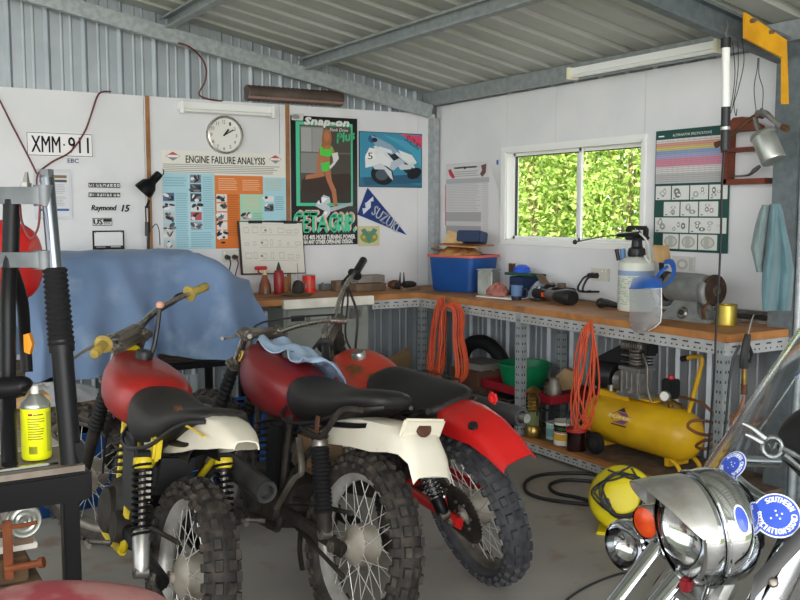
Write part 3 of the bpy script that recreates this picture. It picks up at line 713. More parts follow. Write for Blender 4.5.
# desk lamp on the batten
t = thing('desk_lamp', 'black articulated desk lamp clamped to the timber batten', 'lamp', at(148, 252, y=6.45))
yl = 6.40
def L(px, py, dy=0.0): return at(px, py, y=yl + dy)
q = MB(); q.tube([L(148.5, 262, .1), L(148.5, 230, .08)], .009, M_black); q.tube([L(146.5, 232, .06), L(145.5, 206, .02)], .005, M_black, sm=1); q.tube([L(150, 232, .06), L(149, 206, .02)], .005, M_black, sm=1); q.tube([L(147, 236, .05), L(147, 222, .05)], .014, M_black, sm=1); q.build('arm', t)
q = MB(); q.box(L(148, 258, .12), (.05, .08, .05), M_black, bev=.006); q.build('clamp', t)
q = MB(); o_, e_ = L(142.5, 192, -.035), L(160, 173, -.06); d = (e_ - o_); l_ = d.length
q.lathe([(.064, 0), (.068, .0), (.066, l_ * .12), (.056, l_ * .38), (.03, l_ * .56), (.028, l_ * .95), (.018, l_), (0, l_)], o_, d, M_blackp, 24); sh = q.build('shade', t)
MB().lathe([(0, l_ * .1), (.02, l_ * .13), (.03, l_ * .28), (.028, l_ * .4), (.015, l_ * .52), (0, l_ * .52)], o_, d, M_bulb, 14).build('bulb', t)
MB().torus(L(159, 172, .0), FW, .032, .004, M_black, a0=-.6, a1=2.6).build('handle', sh)
q = MB(); q.tube([L(147, 207, .03), L(148, 204, .0), L(149, 200, -.02)], .01, M_black); q.build('joint', t)
q = MB(); q.tube([L(152, 228, .06), L(156, 224, .02), L(159, 230, .03), L(160, 245, .08)], .003, M_cable); q.build('flex', t)

# ================================================================ things on the window wall
s = sheetB(446.5, 489, 162.5, 234.5, hx('#d5d2d2'), off=.008)
def cu(x): return (x - 190) / 165
def cv(y): return (335 - y) / 290
s.rect(cu(193), cv(110), cu(352), cv(55), hx('#d9d6d5')); s.rect(cu(190), cv(128), cu(357), cv(108), hx('#b4b2b5'), 2)
s.lines(cu(222), cv(72), cu(312), cv(60), 1, hx('#8d8a8c'), 1, fill=.6); s.disc(cu(265), cv(66), .03, .02, hx('#8d4a4c'), 3)
s.poly([(cu(198), cv(72)), (cu(208), cv(66)), (cu(220), cv(88)), (cu(226), cv(104)), (cu(216), cv(106)), (cu(204), cv(92))], hx('#c03a48'), 2); s.poly([(cu(326), cv(60)), (cu(346), cv(55)), (cu(344), cv(90)), (cu(332), cv(106)), (cu(322), cv(95)), (cu(330), cv(80))], hx('#6d4a48'), 2)
s.lines(cu(224), cv(104), cu(320), cv(78), 3, hx('#aaa7a9'), 2); s.lines(cu(195), cv(242), cu(325), cv(130), 17, hx('#bebbbd'), 2); s.rect(cu(190), cv(282), cu(328), cv(244), hx('#a9a7aa'), 2); s.rect(cu(190), cv(335), cu(328), cv(300), hx('#a5a3a6'), 2); s.lines(cu(192), cv(300), cu(326), cv(283), 3, hx('#c2bfc1'), 2)
s.rect(cu(187), cv(300), cu(190), cv(130), hx('#c23a42'), 2); s.lines(cu(332), cv(330), cu(356), cv(130), 26, hx('#c5c2c4'), 2)
s.poly([(cu(352), cv(45)), (cu(355), cv(45)), (cu(392), cv(165)), (cu(404), cv(345)), (cu(355), cv(335))], hx('#dedbdb'), 1)
tag(s.build('wall_chart', sharp=0, clean=False), 'curling printed parts chart left of the window', 'chart')
MB_ = B(498, 162.3); tag(MB().box(MB_ + V((-.006, 0, 0)), (.006, .02, .035), hx('#3f63a8'), bev=.002).build('blue_tag'), 'tiny blue tag stuck on the wall by the window corner', 'tag')
# alternator chart
s = sheetB(655, 729.7, 128, 252, hx('#164a42', .35), off=.008)
g_ = '#164a42'
s.text('ALTERNATOR SPECIFICATIONS', .24, .945, .76, .965, Wt); s.rect(.04, .948, .12, .958, Wt)
for v0, v1, col in ((.895, .925, '#d8d2d0'), (.862, .895, '#dd9a80'), (.832, .862, '#d8c56a'), (.80, .832, '#84a4cc'), (.765, .80, '#a9a4cc'), (.70, .765, '#d8849c'), (.64, .70, '#d8d2d0'), (.56, .64, '#b9b9b8')): s.rect(.01, v0, .99, v1, hx(col))
for v in [.575 + .0165 * i for i in range(21)]: s.rect(.01, v, .99, v + .003, hx('#8f8a90'), 2)
for u in [.1 + .0725 * i for i in range(12)]: s.rect(u, .56, u + .004, .925, hx('#b3a9ac'), 2)
def cell(a, b, c_, d, k):
    s.rect(a, b, c_, d, hx('#dcdcd8'), 2)
    for i in range(k):
        u, v = random.uniform(a + .06, c_ - .06), random.uniform(b + .03, d - .03); s.disc(u, v, random.uniform(.02, .05), random.uniform(.012, .03), hx(random.choice(('#9a9c9a', '#77797a', '#b3b4b2'))), 3 + i * .1, 10); s.disc(u, v, .014, .01, hx('#e3e3e0'), 4, 8)
    s.rect(a + .02, b + .008, a + .05, b + .016, hx('#5a5a5c'), 3)
random.seed(9)
for a, c_ in ((.02, .235), (.25, .485), (.5, .735), (.75, .98)): cell(a, .425, c_, .54, 3)
for a, c_ in ((.14, .36), (.375, .61), (.625, .87)): cell(a, .29, c_, .408, 3)
for a, c_ in ((.02, .49), (.505, .98)): cell(a, .155, c_, .278, 6)
for a, c_ in ((.14, .36), (.375, .61), (.625, .87)):
    s.rect(a, .02, c_, .143, hx('#dcdcd8'), 2); s.disc((a + c_) / 2, .08, .09, .046, hx('#a5a59c'), 3); s.disc((a + c_) / 2, .08, .075, .036, hx('#c9c9c2'), 4); s.rect(a + .08, .03, a + .14, .13, hx('#b5b5ae'), 5)
tag(s.build('alternator_chart', sharp=0, clean=False), 'dark green alternator chart with coloured bands right of the window', 'poster')
s = sheetB(672.5, 695, 256.3, 272.5, hx('#cdccc8')); s.disc(.45, .5, .26, .33, hx('#b3b2ac')); s.disc(.45, .5, .14, .18, hx('#d3d2cc'), 2); s.rect(.75, .1, .93, .9, hx('#bcbab4'))
tag(s.build('note_card', sharp=0, clean=False), 'small pale diagram card below the green alternator chart', 'card')
p = B(601, 274.5); t = outlet('po', p, (-1, 0, 0), .17, .085, (.06, .02), 'double power point with two black plugs below the window', (-.06, -.03))
for k, (u, e) in enumerate(((.06, (619, 303)), (.02, (612, 300)))):
    a = p + V((-.055, -u, -.01)) if False else p + V((-.055, 0, -.01)) + V((-1, 0, 0)).cross(V((0, 0, 1))) * u
    z_ = at(*e, z=.931); MB().tube([a, a + V((-.05, 0, -.02)), a + V((-.06, .02, -.1)), z_ + V((.02, .12, .06)), z_], .007, M_cable, 6).build('flex', t)
# long fluorescent batten on the eave
a, b = at(576, 68, x=4.19), at(727, 45, x=4.19)
t = thing('fluorescent_batten', 'long white fluorescent batten light along the top of the window wall', 'light', (4.17, (a.y + b.y) / 2, 2.4))
MB().box((4.165, (a.y + b.y) / 2, 2.42), (.06, a.y - b.y, .05), M_white, bev=.006).build('housing', t)
for y_ in (a.y - .012, b.y + .012): MB().box((4.15, y_, 2.41), (.09, .024, .075), hx('#e6e2c9'), bev=.004).build('lamp_holder', t)
MB().cyl((4.135, a.y - .03, 2.39), (4.135, b.y + .03, 2.39), .013, M_tubew).build('tube', t)
# hanging inspection lamp
xl = 3.66
def H_(px, py, dx=0.0): return at(px, py, x=xl + dx)
t = thing('inspection_lamp', 'slim inspection lamp with black ends hanging from the portal rafter', 'lamp', H_(726, 150))
q = MB(); q.cyl(H_(726, 107), H_(726, 47), .019, M_tubew, n=16); q.build('tube', t)
q = MB(); q.cyl(H_(725, 150), H_(726, 107), .022, M_black, n=14); q.build('grip', t); MB().cyl(H_(725.3, 130), H_(725.3, 127), .0235, M_ltmtl).build('collar', t)
q = MB(); q.cyl(H_(726, 48), H_(726, 38), .024, M_black, n=14); q.tube([H_(727, 39), H_(726, 33), H_(728, 26), H_(727, 22)], .003, M_steel); q.build('cap', t)
q = MB(); q.tube([H_(724.5, 149), H_(722, 180), H_(721, 230), H_(719, 280), H_(716, 330), H_(714, 380), H_(709, 440), H_(706, 470)], .0055, M_cable, 6); q.build('flex', t)
for k, (pts, lb) in enumerate(((((732, 38), (735, 70), (733, 95), (729, 115)), 'left of three thin wires beside the inspection lamp'), (((738, 42), (738, 70), (734, 100), (731, 113)), 'middle of three thin wires beside the inspection lamp'), (((742, 38), (744, 62), (738, 90), (734, 104), (736, 116), (737, 109)), 'hooked thin wire right of the inspection lamp'))):
    wire('thin_wire', [at(x, y, x=3.78) for x, y in pts], .0022, M_ink, lb, n=5)
# redwood rack
x1 = XB - .035
def K_(px, py): return at(px, py, x=XB - .04)
t = thing('tool_rack', 'small red brown timber rack on the wall beside the column', 'rack', K_(747, 184))
for y_, h in ((150, .022), (182, .03)):
    a, b = K_(725, y_), K_(769, y_ - 1); MB().box((a + b) / 2, (.07, abs(a.y - b.y), h), M_redwood).build('shelf', t)
q = MB(); a = K_(731, 128); c_ = K_(769, 124); q.prism([(0, 0), ((a - c_).length, 0), ((a - c_).length, .02), ((a - c_).length * .6, .075), ((a - c_).length * .35, .075), (.02, .02)], frame((XB - .07, a.y, a.z - .03), (0, -1, 0), (0, 0, 1)), .06, M_redwood)
q.build('crest_board', t)
q = MB(); a, b = K_(728, 184), K_(728, 122); q.box((a.x, a.y, (a.z + b.z) / 2), (.07, .03, b.z - a.z), M_redwood); q.build('upright', t)
t = tag(MB().tube([K_(735, 180) + V((-.02, 0, .02)), K_(750, 179) + V((-.02, 0, .02)), K_(757, 174) + V((-.02, 0, .02)), K_(762, 170) + V((-.02, 0, .02))], [.004, .006, .014, .01], M_steel).build('spanner'), 'steel tool lying on the bottom shelf of the timber rack', 'tool')
# spray gun with cup
def G(px, py, dx=0.0): return at(px, py, x=3.98 + dx)
t = thing('spray_gun', 'spray gun with silver cup hanging beside the column', 'spray gun', G(768, 165))
a, b = G(762, 133), G(774, 161); d = (b - a); l_ = d.length; q = MB()
q.lathe([(0, -.012), (.02, -.012), (.03, -.004), (.062, .004), (.066, .016), (.06, .022), (.06, l_ - .008), (.056, l_), (0, l_)], a, d, M_ltmtl, 28); q.build('cup', t)
q = MB(); q.tube([G(759, 132), G(756, 124), G(755, 117)], .014, M_steel); q.tube([G(763, 116), G(756, 116), G(742, 126), G(726, 140), G(716, 145)], [.016, .014, .012, .012, .018], M_rust); q.build('handle', t)
q = MB(); q.tube([G(757, 114), G(766, 114), G(774, 121), G(784, 128)], [.02, .018, .012, .01], M_alu); q.tube([G(782, 127), G(788, 129)], .016, M_rust); q.build('body', t)
MB().torus(G(762, 112), RT + UP * .2, .018, .004, M_alu).build('ring', t)
MB().tube([G(757, 118), G(754, 90, -.01), G(757, 70), G(758, 58)], .0022, M_ink, 5).tube([G(762, 112), G(763, 90), G(759, 75), G(759, 58)], .0022, M_ink, 5).build('hanging_wire', t)
# towels over a hook on the column
def towel(rows, m_, th, nm, label):
    secs = []
    for y_, xa, xb, dep in rows:
        row = []
        for i in range(15):
            f = i / 14; px = xa + (xb - xa) * f
            row.append(at(px, y_, y=2.96 + dep * math.sin(f * 9 + y_ * .012) - .03 * math.sin(f * 3.1)))
        secs.append(row)
    q = MB(); q.shell(secs, th, m_); return q
t = thing('towel', 'teal and grey towels draped together over the column hook', 'towel', at(770, 310, y=2.95))
towel([(205, 763, 772, .01), (212, 760, 774, .012), (225, 756, 776, .02), (240, 753, 778, .024), (248, 751.5, 776, .024), (258, 754, 772, .024), (262, 755, 768, .02), (272, 757, 768, .02)], M_tealp, .008, 0, 0).build('towel_fold', t, sharp=60)
q = towel([(204, 765, 773, .008), (212, 764, 776, .012), (228, 762, 779, .02), (250, 760, 784, .026), (270, 757, 787, .03), (290, 756, 786, .03), (310, 757, 784, .03)], M_teal, .008, 0, 0); o = q.build('towel_fold', t, sharp=60)
for v in o.data.vertices: v.co.y -= .035
# ================================================================ benches
ZB = .925
def slotted(q, a, b, face, wid, m=None, th=.003, leg=None, slots=True, pitch=.075):
    """slotted angle iron from a to b: one flange facing 'face', the other turned back"""
    m = m or M_angle; a, b, face = V(a), V(b), V(face).normalized(); d = (b - a); Ln = d.length; d.normalize(); up = face.cross(d).normalized()
    if up.z < -.5: up = -up
    T = MX((d, up, face)).transposed().to_4x4(); T.translation = (a + b) / 2
    q.box((0, 0, 0), (Ln, wid, th), m, T=T)
    T2 = MX((d, up, face)).transposed().to_4x4(); T2.translation = (a + b) / 2 + up * (leg or wid / 2) - face * .02
    q.box((0, 0, 0), (Ln, th, .04), m, T=T2)
    if slots:
        n = int(Ln / pitch)
        for i in range(n):
            c_ = a + d * (Ln * (i + .5) / n)
            for off, sl, sw in ((wid * .18, pitch * .5, .007), (-wid * .18, .010, .007), (-wid * .18, .010, .007)):
                pass
            for du, dv, sl, sw in ((0, wid * .2, pitch * .5, .0075), (-pitch * .25, -wid * .2, .011, .008), (pitch * .2, -wid * .2, .011, .008)):
                e = c_ + d * du + up * dv + face * (th / 2 + .0006)
                q.add([e - d * sl / 2 - up * sw / 2, e + d * sl / 2 - up * sw / 2, e + d * sl / 2 + up * sw / 2, e - d * sl / 2 + up * sw / 2], [(0, 1, 2, 3)], M_slot)
    return q
bt = thing('workbench', 'long timber topped slotted steel workbench in the corner below the window', 'workbench', (4.0, 4.8, 0))
q = MB(); q.box((4.013, 4.73, ZB - .02), (.62, 3.4, .04), M_pine, bev=.004); q.box((3.035, 6.145, ZB - .02), (1.34, .64, .04), M_pine, bev=.004); q.build('worktop', bt)
slotted(MB(), (3.703, 3.03, ZB - .0725), (3.703, 5.83, ZB - .0725), (-1, 0, 0), .062).build('front_rail', bt)
slotted(MB(), (3.3, 5.828, ZB - .0725), (3.70, 5.828, ZB - .0725), (0, -1, 0), .062).build('front_rail', bt)
slotted(MB(), (3.703, 3.028, ZB - .0725), (4.3, 3.028, ZB - .0725), (0, -1, 0), .062).build('end_rail', bt)
def leg(x, y, fx, fy, m=M_galvd):
    """L-section upright with its corner at (x, y): one flange faces -x, the other faces -y"""
    w_ = .05; q = MB(); h = ZB - .045
    q.box((x, y + w_ / 2, h / 2), (.003, w_, h), m); q.box((x + w_ / 2, y, h / 2), (w_, .003, h), m)
    for i in range(int(h / .05)):
        z = .03 + i * .05
        for du in (.3, .7): q.add([(x - .0022, y + w_ * du - .004, z), (x - .0022, y + w_ * du + .004, z), (x - .0022, y + w_ * du + .004, z + .014), (x - .0022, y + w_ * du - .004, z + .014)], [(0, 1, 2, 3)], M_slot); q.add([(x + w_ * du - .004, y - .0022, z), (x + w_ * du + .004, y - .0022, z), (x + w_ * du + .004, y - .0022, z + .014), (x + w_ * du - .004, y - .0022, z + .014)], [(0, 1, 2, 3)], M_slot)
    q.build('leg', bt)
for x, y, fx, fy in ((3.70, 3.05, -1, -1), (3.70, 4.63, -1, -1), (3.70, 5.80, -1, -1), (4.29, 3.06, -1, -1), (4.29, 4.92, -1, -1), (4.29, 6.4, -1, -1), (2.40, 5.85, -1, -1), (2.40, 6.4, -1, -1)): leg(x, y, fx, fy)
slotted(MB(), (3.703, 3.05, .05), (3.703, 4.69, .05), (-1, 0, 0), .055).build('shelf_rail', bt)
MB().box((4.0, 3.87, .082), (.60, 1.66, .018), M_old).build('lower_shelf', bt)
MB().box((3.715, 3.87, .086), (.05, 1.66, .022), M_pine, bev=.003).build('shelf_edge', bt)
MB().box((2.94, 5.80, .895), (.70, .04, .062), M_wtimber, bev=.004).build('front_board', bt)

# grey steel cabinet under the bench
t = thing('steel_cabinet', 'grey steel cabinet under the bench on the back wall', 'cabinet', (2.955, 6.1, 0))
MB().box((2.955, 6.12, .44), (.67, .52, .86), M_greyp, bev=.006).build('body', t)
q = MB().box((2.955, 5.855, .79), (.63, .016, .115), M_greyp, bev=.004); dw = q.build('drawer', t)
q = MB().box((2.955, 5.855, .37), (.63, .016, .69), M_greyp, bev=.004); dr = q.build('door', t)
MB().box((3.17, 5.845, .80), (.10, .006, .075), M_steel, bev=.002).box((3.17, 5.841, .80), (.07, .004, .05), hx('#5a5c58')).build('card_holder', dw)
MB().box((2.72, 5.845, .79), (.10, .008, .04), M_slot).box((2.80, 5.845, .79), (.03, .008, .04), hx('#6a6458')).build('recess', dw)
MB().box((2.70, 5.845, .55), (.07, .008, .075), hx('#5c4a38')).build('lock_recess', dr)
# switch boxes on the bench leg
tag(MB().box((2.44, 5.80, .83), (.06, .05, .06), hx('#8f9290'), bev=.004).box((2.44, 5.772, .83), (.03, .006, .035), hx('#d8d8d4')).build('switch_box'), 'small grey switch box on the bench leg beside the tarpaulin', 'switch box')

# tarpaulin over the low table
t = thing('low_table', 'low dark slatted table under the blue tarpaulin', 'table', (1.62, 5.9, 0))
q = MB()
for k in range(6): MB().box((1.55, 5.58 + k * .125, .575), (1.40, .112, .03), M_old if k else M_blackp).build('slat', t)
for x in (.9, 2.2):
    for y in (5.56, 6.2): MB().box((x, y, .28), (.045, .045, .56), M_blackp, bev=.004).build('leg', t)
q = MB(); NU, NV = 60, 34; secs = []
rnd = random.Random(4)
ph = [rnd.uniform(0, 6.28) for _ in range(8)]
def prof(v):   # back bottom .. over the top .. front bottom -> (y, z)
    P = [(6.36, .62), (6.33, .95), (6.28, 1.22), (6.12, 1.275), (5.88, 1.275), (5.80, 1.245), (5.69, 1.08), (5.59, .86), (5.50, .60)]
    f = v * (len(P) - 1); i = min(int(f), len(P) - 2); g = f - i; return (P[i][0] + (P[i + 1][0] - P[i][0]) * g, P[i][1] + (P[i + 1][1] - P[i][1]) * g)
for i in range(NU + 1):
    u = i / NU; x = .86 + 1.47 * u; row = []
    hs = 1.0
    if x < 1.18: hs = 1 - .20 * ((1.18 - x) / .32) ** 1.3
    if x > 1.98: hs = 1 - .36 * ((x - 1.98) / .35) ** .85
    for j in range(NV + 1):
        v = j / NV; y, z = prof(v); front = max(0, (v - .55) / .45)
        hem = .565 + .09 * min(1, max(0, (x - 1.45) / .25)) + .04 * math.sin(x * 5 + .5) + (.10 * max(0, (x - 2.1)) / .25) + (.06 if x < 1.1 else 0)
        z2 = hem + (z - .60) * (hs * (1.28 - hem) / .68 if z > .6 else 1)
        w_ = front ** 1.2
        y2 = y - w_ * (.05 * math.sin(x * 11 + ph[0] + v * 2.5) + .035 * math.sin(x * 23 + ph[1] - v * 3) + .05 * math.sin(x * 6.5 + ph[2] + v * 4) + .012 * math.sin(x * 37 - v * 14 + ph[4])) - w_ * .06
        xx = x + w_ * .05 * math.sin(x * 9 + ph[3]) + (.02 * math.sin(v * 20 + ph[5]) if x > 2.3 or x < 1.0 else 0)
        bmp = math.exp(-((x - 2.06) / .17) ** 2) * math.exp(-((v - .70) / .09) ** 2); y2 -= .13 * bmp; z2 += .09 * bmp
        z2 += .003 * math.sin(x * 31 + v * 22 + ph[7]) + .004 * math.sin(x * 17 + ph[6]) * (1 - front) * math.sin(v * 9) - .05 * math.exp(-((x - 1.75) / .25) ** 2) * math.exp(-((v - .75) / .14) ** 2)
        y2 -= .012 * math.sin(x * 41 + v * 6) * w_ + .05 * math.exp(-((x - 1.35 + .5 * (v - .7)) / .07) ** 2) * w_; y2 -= .07 * math.exp(-((x - 2.05 - .25 * (v - .6)) / .1) ** 2) * w_ ** .5
        row.append(V((xx, min(y2, 6.37), z2)))
    secs.append(row)
q.shell(secs, .006, M_tarp); tag(q.build('tarpaulin', sharp=70), 'faded blue tarpaulin draped over goods on the low table', 'tarpaulin')

# soft lump of white cloth on the floor end of the table, blue tubs beneath
def cloth(ctr, size, m, seed, name, label, cat, rot=0):
    rnd = random.Random(seed); q = MB(); secs = []; n = 26
    p_ = [rnd.uniform(0, 6) for _ in range(6)]
    for i in range(13):
        f = i / 12; row = []
        for j in range(n):
            a = 2 * pi * j / n; rr = math.sin(min(1, f * 1.02) * pi / 2) if f < .8 else 1 - .0 * f
            rr *= 1 + .1 * math.sin(3 * a + p_[0]) + .07 * math.sin(5 * a + p_[1] + f * 4) + .05 * math.sin(9 * a + p_[2])
            z = size[2] * (1 - f ** 1.7) + .012 * math.sin(7 * a + p_[3] + f * 9) * (f < .95)
            x, y = size[0] / 2 * rr * math.cos(a), size[1] / 2 * rr * math.sin(a)
            row.append(V(ctr) + V((x * math.cos(rot) - y * math.sin(rot), x * math.sin(rot) + y * math.cos(rot), max(0.002, z))))
        secs.append(row)
    q.loft(secs, m, caps=True); return tag(q.build(name, sharp=70), label, cat)
def tub(ctr, sx, sy, h, m, name, label, cat, rz=0, rim=.02, mr=None, lidm=None, group=None, taper=.86, flare=.012):
    t = thing(name, label, cat, ctr, rz, group)
    def ring(a, b, z, r=.05, n=5):
        o = []
        for cx_, cy_, a0 in ((a - r, b - r, 0), (-a + r, b - r, pi / 2), (-a + r, -b + r, pi), (a - r, -b + r, 1.5 * pi)):
            for i in range(n + 1): o.append(V((cx_ + r * math.cos(a0 + pi / 2 * i / n), cy_ + r * math.sin(a0 + pi / 2 * i / n), z)))
        return o
    a, b = sx / 2, sy / 2; q = MB()
    q.loft([ring(a * taper - .01, b * taper - .01, 0), ring(a * taper, b * taper, .012), ring(a, b, h), ring(a - .006, b - .006, h), ring(a * taper - .006, b * taper - .006, .012)], m); q.build('body', t, local=True)
    q = MB(); q.loft([ring(a - .004, b - .004, h - .012), ring(a + flare, b + flare, h - .014), ring(a + flare, b + flare, h + .004), ring(a - .006, b - .006, h + .004), ring(a - .006, b - .006, h - .012)], mr or m); q.build('rim', t, local=True)
    return t
tub((.95, 4.98, 0), .5, .38, .40, M_blue, 'storage_tub', 'blue storage tub on the floor behind the yellow aerosol table', 'tub', .2)
tub((1.63, 5.1, 0), .56, .40, .44, M_blue, 'storage_tub', 'blue storage tub on the floor between the left and middle motorcycles', 'tub', -.1)
tub((2.22, 5.1, 0), .42, .38, .40, M_blue, 'storage_tub', 'blue storage tub on the floor behind the middle motorcycle', 'tub', .1)
t = thing('plank_crate', 'old timber crate holding up the crumpled white cloth', 'crate', (.95, 5.45, 0))
for k in range(3): MB().box((.93, 5.33, .08 + k * .16), (.62, .02, .14), M_old).build('slat', t)
MB().box((.93, 5.37, .47), (.66, .24, .02), M_old).build('top_board', t)
for x in (.64, 1.22): MB().box((x, 5.42, .23), (.03, .2, .46), M_old).build('end_panel', t)
cloth((.95, 5.33, .48), (.62, .26, .10), mk('cloth_white', srgb('#c9c9cb'), .9, c2=srgb('#b3b3b8'), sc=7), 2, 'crumpled_cloth', 'crumpled white cloth lying under the tarpaulin hem', 'cloth')
q = MB(); ribbed((1.66, 5.56, .02), (1, 0, 0), (0, 0, 1), (0, -1, 0), 1, 0, .50, M_zinc, q, rib=.02, h=.02, minor=.01); tag(q.build('steel_offcut', clean=False, sharp=20), 'offcut of ribbed steel sheet leaning against the low table', 'sheet metal')

# ---------------------------------------------------------------- on the back bench
def zb(px, py, z=ZB): return at(px, py, z=z)
def upright(px, py, z=ZB): return zb(px, py, z)
def hgt(px, py, top, z=ZB):
    p = at(px, py, z=z); r = at(px, top, y=p.y); return r.z - z
def wpx(n, p): return n * (p - V((0, 0, EYE))).dot(FW) / F
p = zb(265, 294); t = thing('spray_bottle', 'dirty spray bottle with red trigger on the back bench', 'spray bottle', p); w_ = wpx(6.5, p); h = .145
MB().lathe([(0, 0), (w_, 0), (w_, .01), (w_ * .85, .07), (w_ * .45, .12), (w_ * .33, .145), (0, .145)], p, (0, 0, 1), mk('bottle_brown', srgb('#8a4a2c'), .35, c2=srgb('#5d4a30'), sc=12)).build('bottle', t)
MB().cyl(p + V((0, 0, .14)), p + V((0, 0, .175)), .017, hx('#d8cba0'), .012).build('collar', t)
MB().box(p + V((-.03, 0, .19)), (.095, .022, .028), hx('#b3251f'), bev=.006).tube([p + V((-.045, 0, .185)), p + V((-.05, 0, .165)), p + V((-.035, 0, .15))], .007, hx('#b3251f'), 6).build('trigger_head', t)
p = zb(279, 294); t = thing('squeeze_bottle', 'dark red squeeze bottle with pointed nozzle on the back bench', 'bottle', p)
MB().lathe([(0, 0), (.036, 0), (.038, .01), (.038, .15), (.03, .17), (.016, .178), (0, .178)], p, (0, 0, 1), hx('#8d1f1f', .35)).build('bottle', t); MB().lathe([(.017, 0), (.017, .015), (.004, .06), (0, .06)], p + V((0, 0, .172)), (0, 0, 1), M_black).build('nozzle', t)
p = zb(287, 293); tag(MB().box(p + V((0, .03, .06)), (.03, .03, .12), M_batten).build('timber_block'), 'short upright timber offcut behind the red squeeze bottle', 'timber')
p = zb(297, 295.5); tag(MB().lathe([(0, 0), (.1, 0), (.115, .012), (.11, .014), (.09, .006), (0, .006)], p, (0, 0, 1), mk('tray_brown', srgb('#6d5a3c'), .7), 24).build('drip_tray'), 'flat brown tray under the dark oil can', 'tray')
p = zb(298, 294) + V((0, 0, .007)); t = thing('oil_can', 'dark metal oil can with upright spout standing on the brown tray', 'oil can', p)
MB().lathe([(0, 0), (.044, 0), (.045, .03), (.04, .06), (.028, .085), (.01, .095), (0, .095)], p, (0, 0, 1), M_grime).build('body', t); MB().tube([p + V((0, 0, .09)), p + V((.0, 0, .14)), p + V((-.004, 0, .22))], [.006, .004, .002], M_steel).build('spout', t); MB().tube([p + V((.04, 0, .06)), p + V((.065, 0, .07)), p + V((.06, 0, .03)), p + V((.045, 0, .02))], .004, M_steel).build('handle', t)
p = zb(309, 292.5); t = thing('red_tin', 'bright red round tin on the back bench', 'tin', p); MB().lathe([(0, 0), (.049, 0), (.049, .128), (.046, .128), (.046, .12), (0, .12)], p, (0, 0, 1), hx('#d8281c', .35)).build('body', t); MB().torus(p + V((0, 0, .128)), (0, 0, 1), .048, .003, M_ltmtl).build('rim', t)
MB().lathe([(.0495, .035), (.0495, .095)], p, (0, 0, 1), hx('#c94a3c', .4)).build('label_band', t)
p = zb(325, 290); tag(MB().box(p + V((0, 0, .024)), (.085, .06, .048), hx('#6d7070'), bev=.005).cyl(p + V((-.02, 0, .048)), p + V((-.02, 0, .058)), .012, M_steel).build('metal_box'), 'small grey metal box right of the red tin', 'box')
p = zb(341, 291); tag(MB().box(p + V((0, 0, .04)), (.13, .09, .08), M_old, bev=.004).cyl(p + V((0, -.046, .04)), p + V((0, -.05, .04)), .02, M_slot).build('timber_block'), 'grimy square block behind the black rubber handlebar grip', 'block')
for k, (x0, x1, y0, m_, lb) in enumerate(((352, 388, 291, M_old, 'lower long timber offcut on the back bench'), (356, 386, 286, mk('offcut_grey', srgb('#8b857b'), .8, c2=srgb('#6f685e'), sc=12), 'upper long grey offcut stacked on the back bench'))):
    a, b = zb(x0, 291), zb(x1, 291); tag(MB().box((a + b) / 2 + V((0, .04, .03 + k * .062)), ((b - a).length, .11, .055), m_, bev=.004, rot=(0, 0, .05 - k * .1)).build('offcut'), lb, 'timber')
p = V((zb(379, 290).x, 6.42, ZB)); tag(MB().lathe([(.045, 0), (.048, .004), (.01, .075), (.008, .10), (.006, .10), (.004, .075), (.042, .004)], p, (0, 0, 1), M_poly).build('funnel'), 'white plastic funnel upside down on the back bench', 'funnel')
p = zb(392, 285) + V((0, .05, 0)); tag(MB().torus(p + V((0, 0, .05)), (.5, -1, .2), .048, .018, M_poly, 22, 8, -.8, 4.0).build('curved_duct'), 'curved pale plastic pipe on the back bench', 'pipe')
p = zb(402, 289); q = MB()
for dx in (-.02, .02): q.tube([p + V((dx * 1.6, 0, .0)), p + V((dx, 0, .05)), p + V((dx * .8, 0, .13))], [.012, .009, .003], M_blackp)
tag(q.build('pliers'), 'dark pointed pliers standing on end near the corner', 'pliers')
for k, (px, s_, lb) in enumerate(((396, (.06, .04, .035), 'rusty lump of metal left of the pliers'), (410, (.07, .045, .028), 'dark oval metal part right of the pliers'))):
    p = zb(px, 289 - k); tag(MB().ball(p + V((0, .02, s_[2])), s_, M_rust if k == 0 else M_grime).cyl(p + V((0, .02, s_[2])), p + V((0, -.03, s_[2])), s_[2] * .55, M_grime).build('metal_part'), lb, 'metal part')
p = zb(418, 291); tag(MB().box(p + V((-.03, .05, .012)), (.16, .05, .024), M_old, bev=.004, rot=(0, 0, .3)).build('offcut'), 'flat dark offcut beside the blue tub in the corner', 'timber')

# ---------------------------------------------------------------- on the window bench
tb = tub((4.09, 5.82, ZB), .34, .44, .272, M_blue, 'parts_tub', 'blue plastic tub with orange rim in the bench corner', 'tub', .28, mr=hx('#c9614e', .45), taper=.9)
pz = ZB + .27; c_ = V((4.08, 5.82, pz))
MB().box(V((3.985, 5.66, ZB + .19)), (.02, .06, .05), M_black).build('latch', tb)
fl = MB().box(c_ + V((0, 0, -.008)), (.30, .40, .012), M_old, rot=(0, 0, .28)).build('infill_board', tb)
tag(cloth(c_ + V((-.02, .02, .0)), (.36, .30, .06), M_leather, 5, 'leather_scraps', 'heap of tan leather scraps on the blue tub', 'leather', .4))
for k, (px, py, sx, sy, rz, rx, lb) in enumerate(((440, 250, .13, .03, .5, .1, 'brown scrap at the left end of the tub heap'), (452, 247, .16, .05, -.2, .5, 'brown offcut across the middle of the tub heap'))):
    tag(MB().box(at(px, py, x=4.08), (sx * .5, sx, .018), M_card if k else M_old, rot=(rx, .2, rz), bev=.003).build('scrap'), lb, 'scrap')
q = MB().box(c_ + V((.0, -.02, .077)), (.30, .36, .008), M_leather, rot=(.04, -.03, .4), bev=.002); tag(q.build('leather_sheet'), 'flat tan leather sheet lying across the tub heap', 'leather')
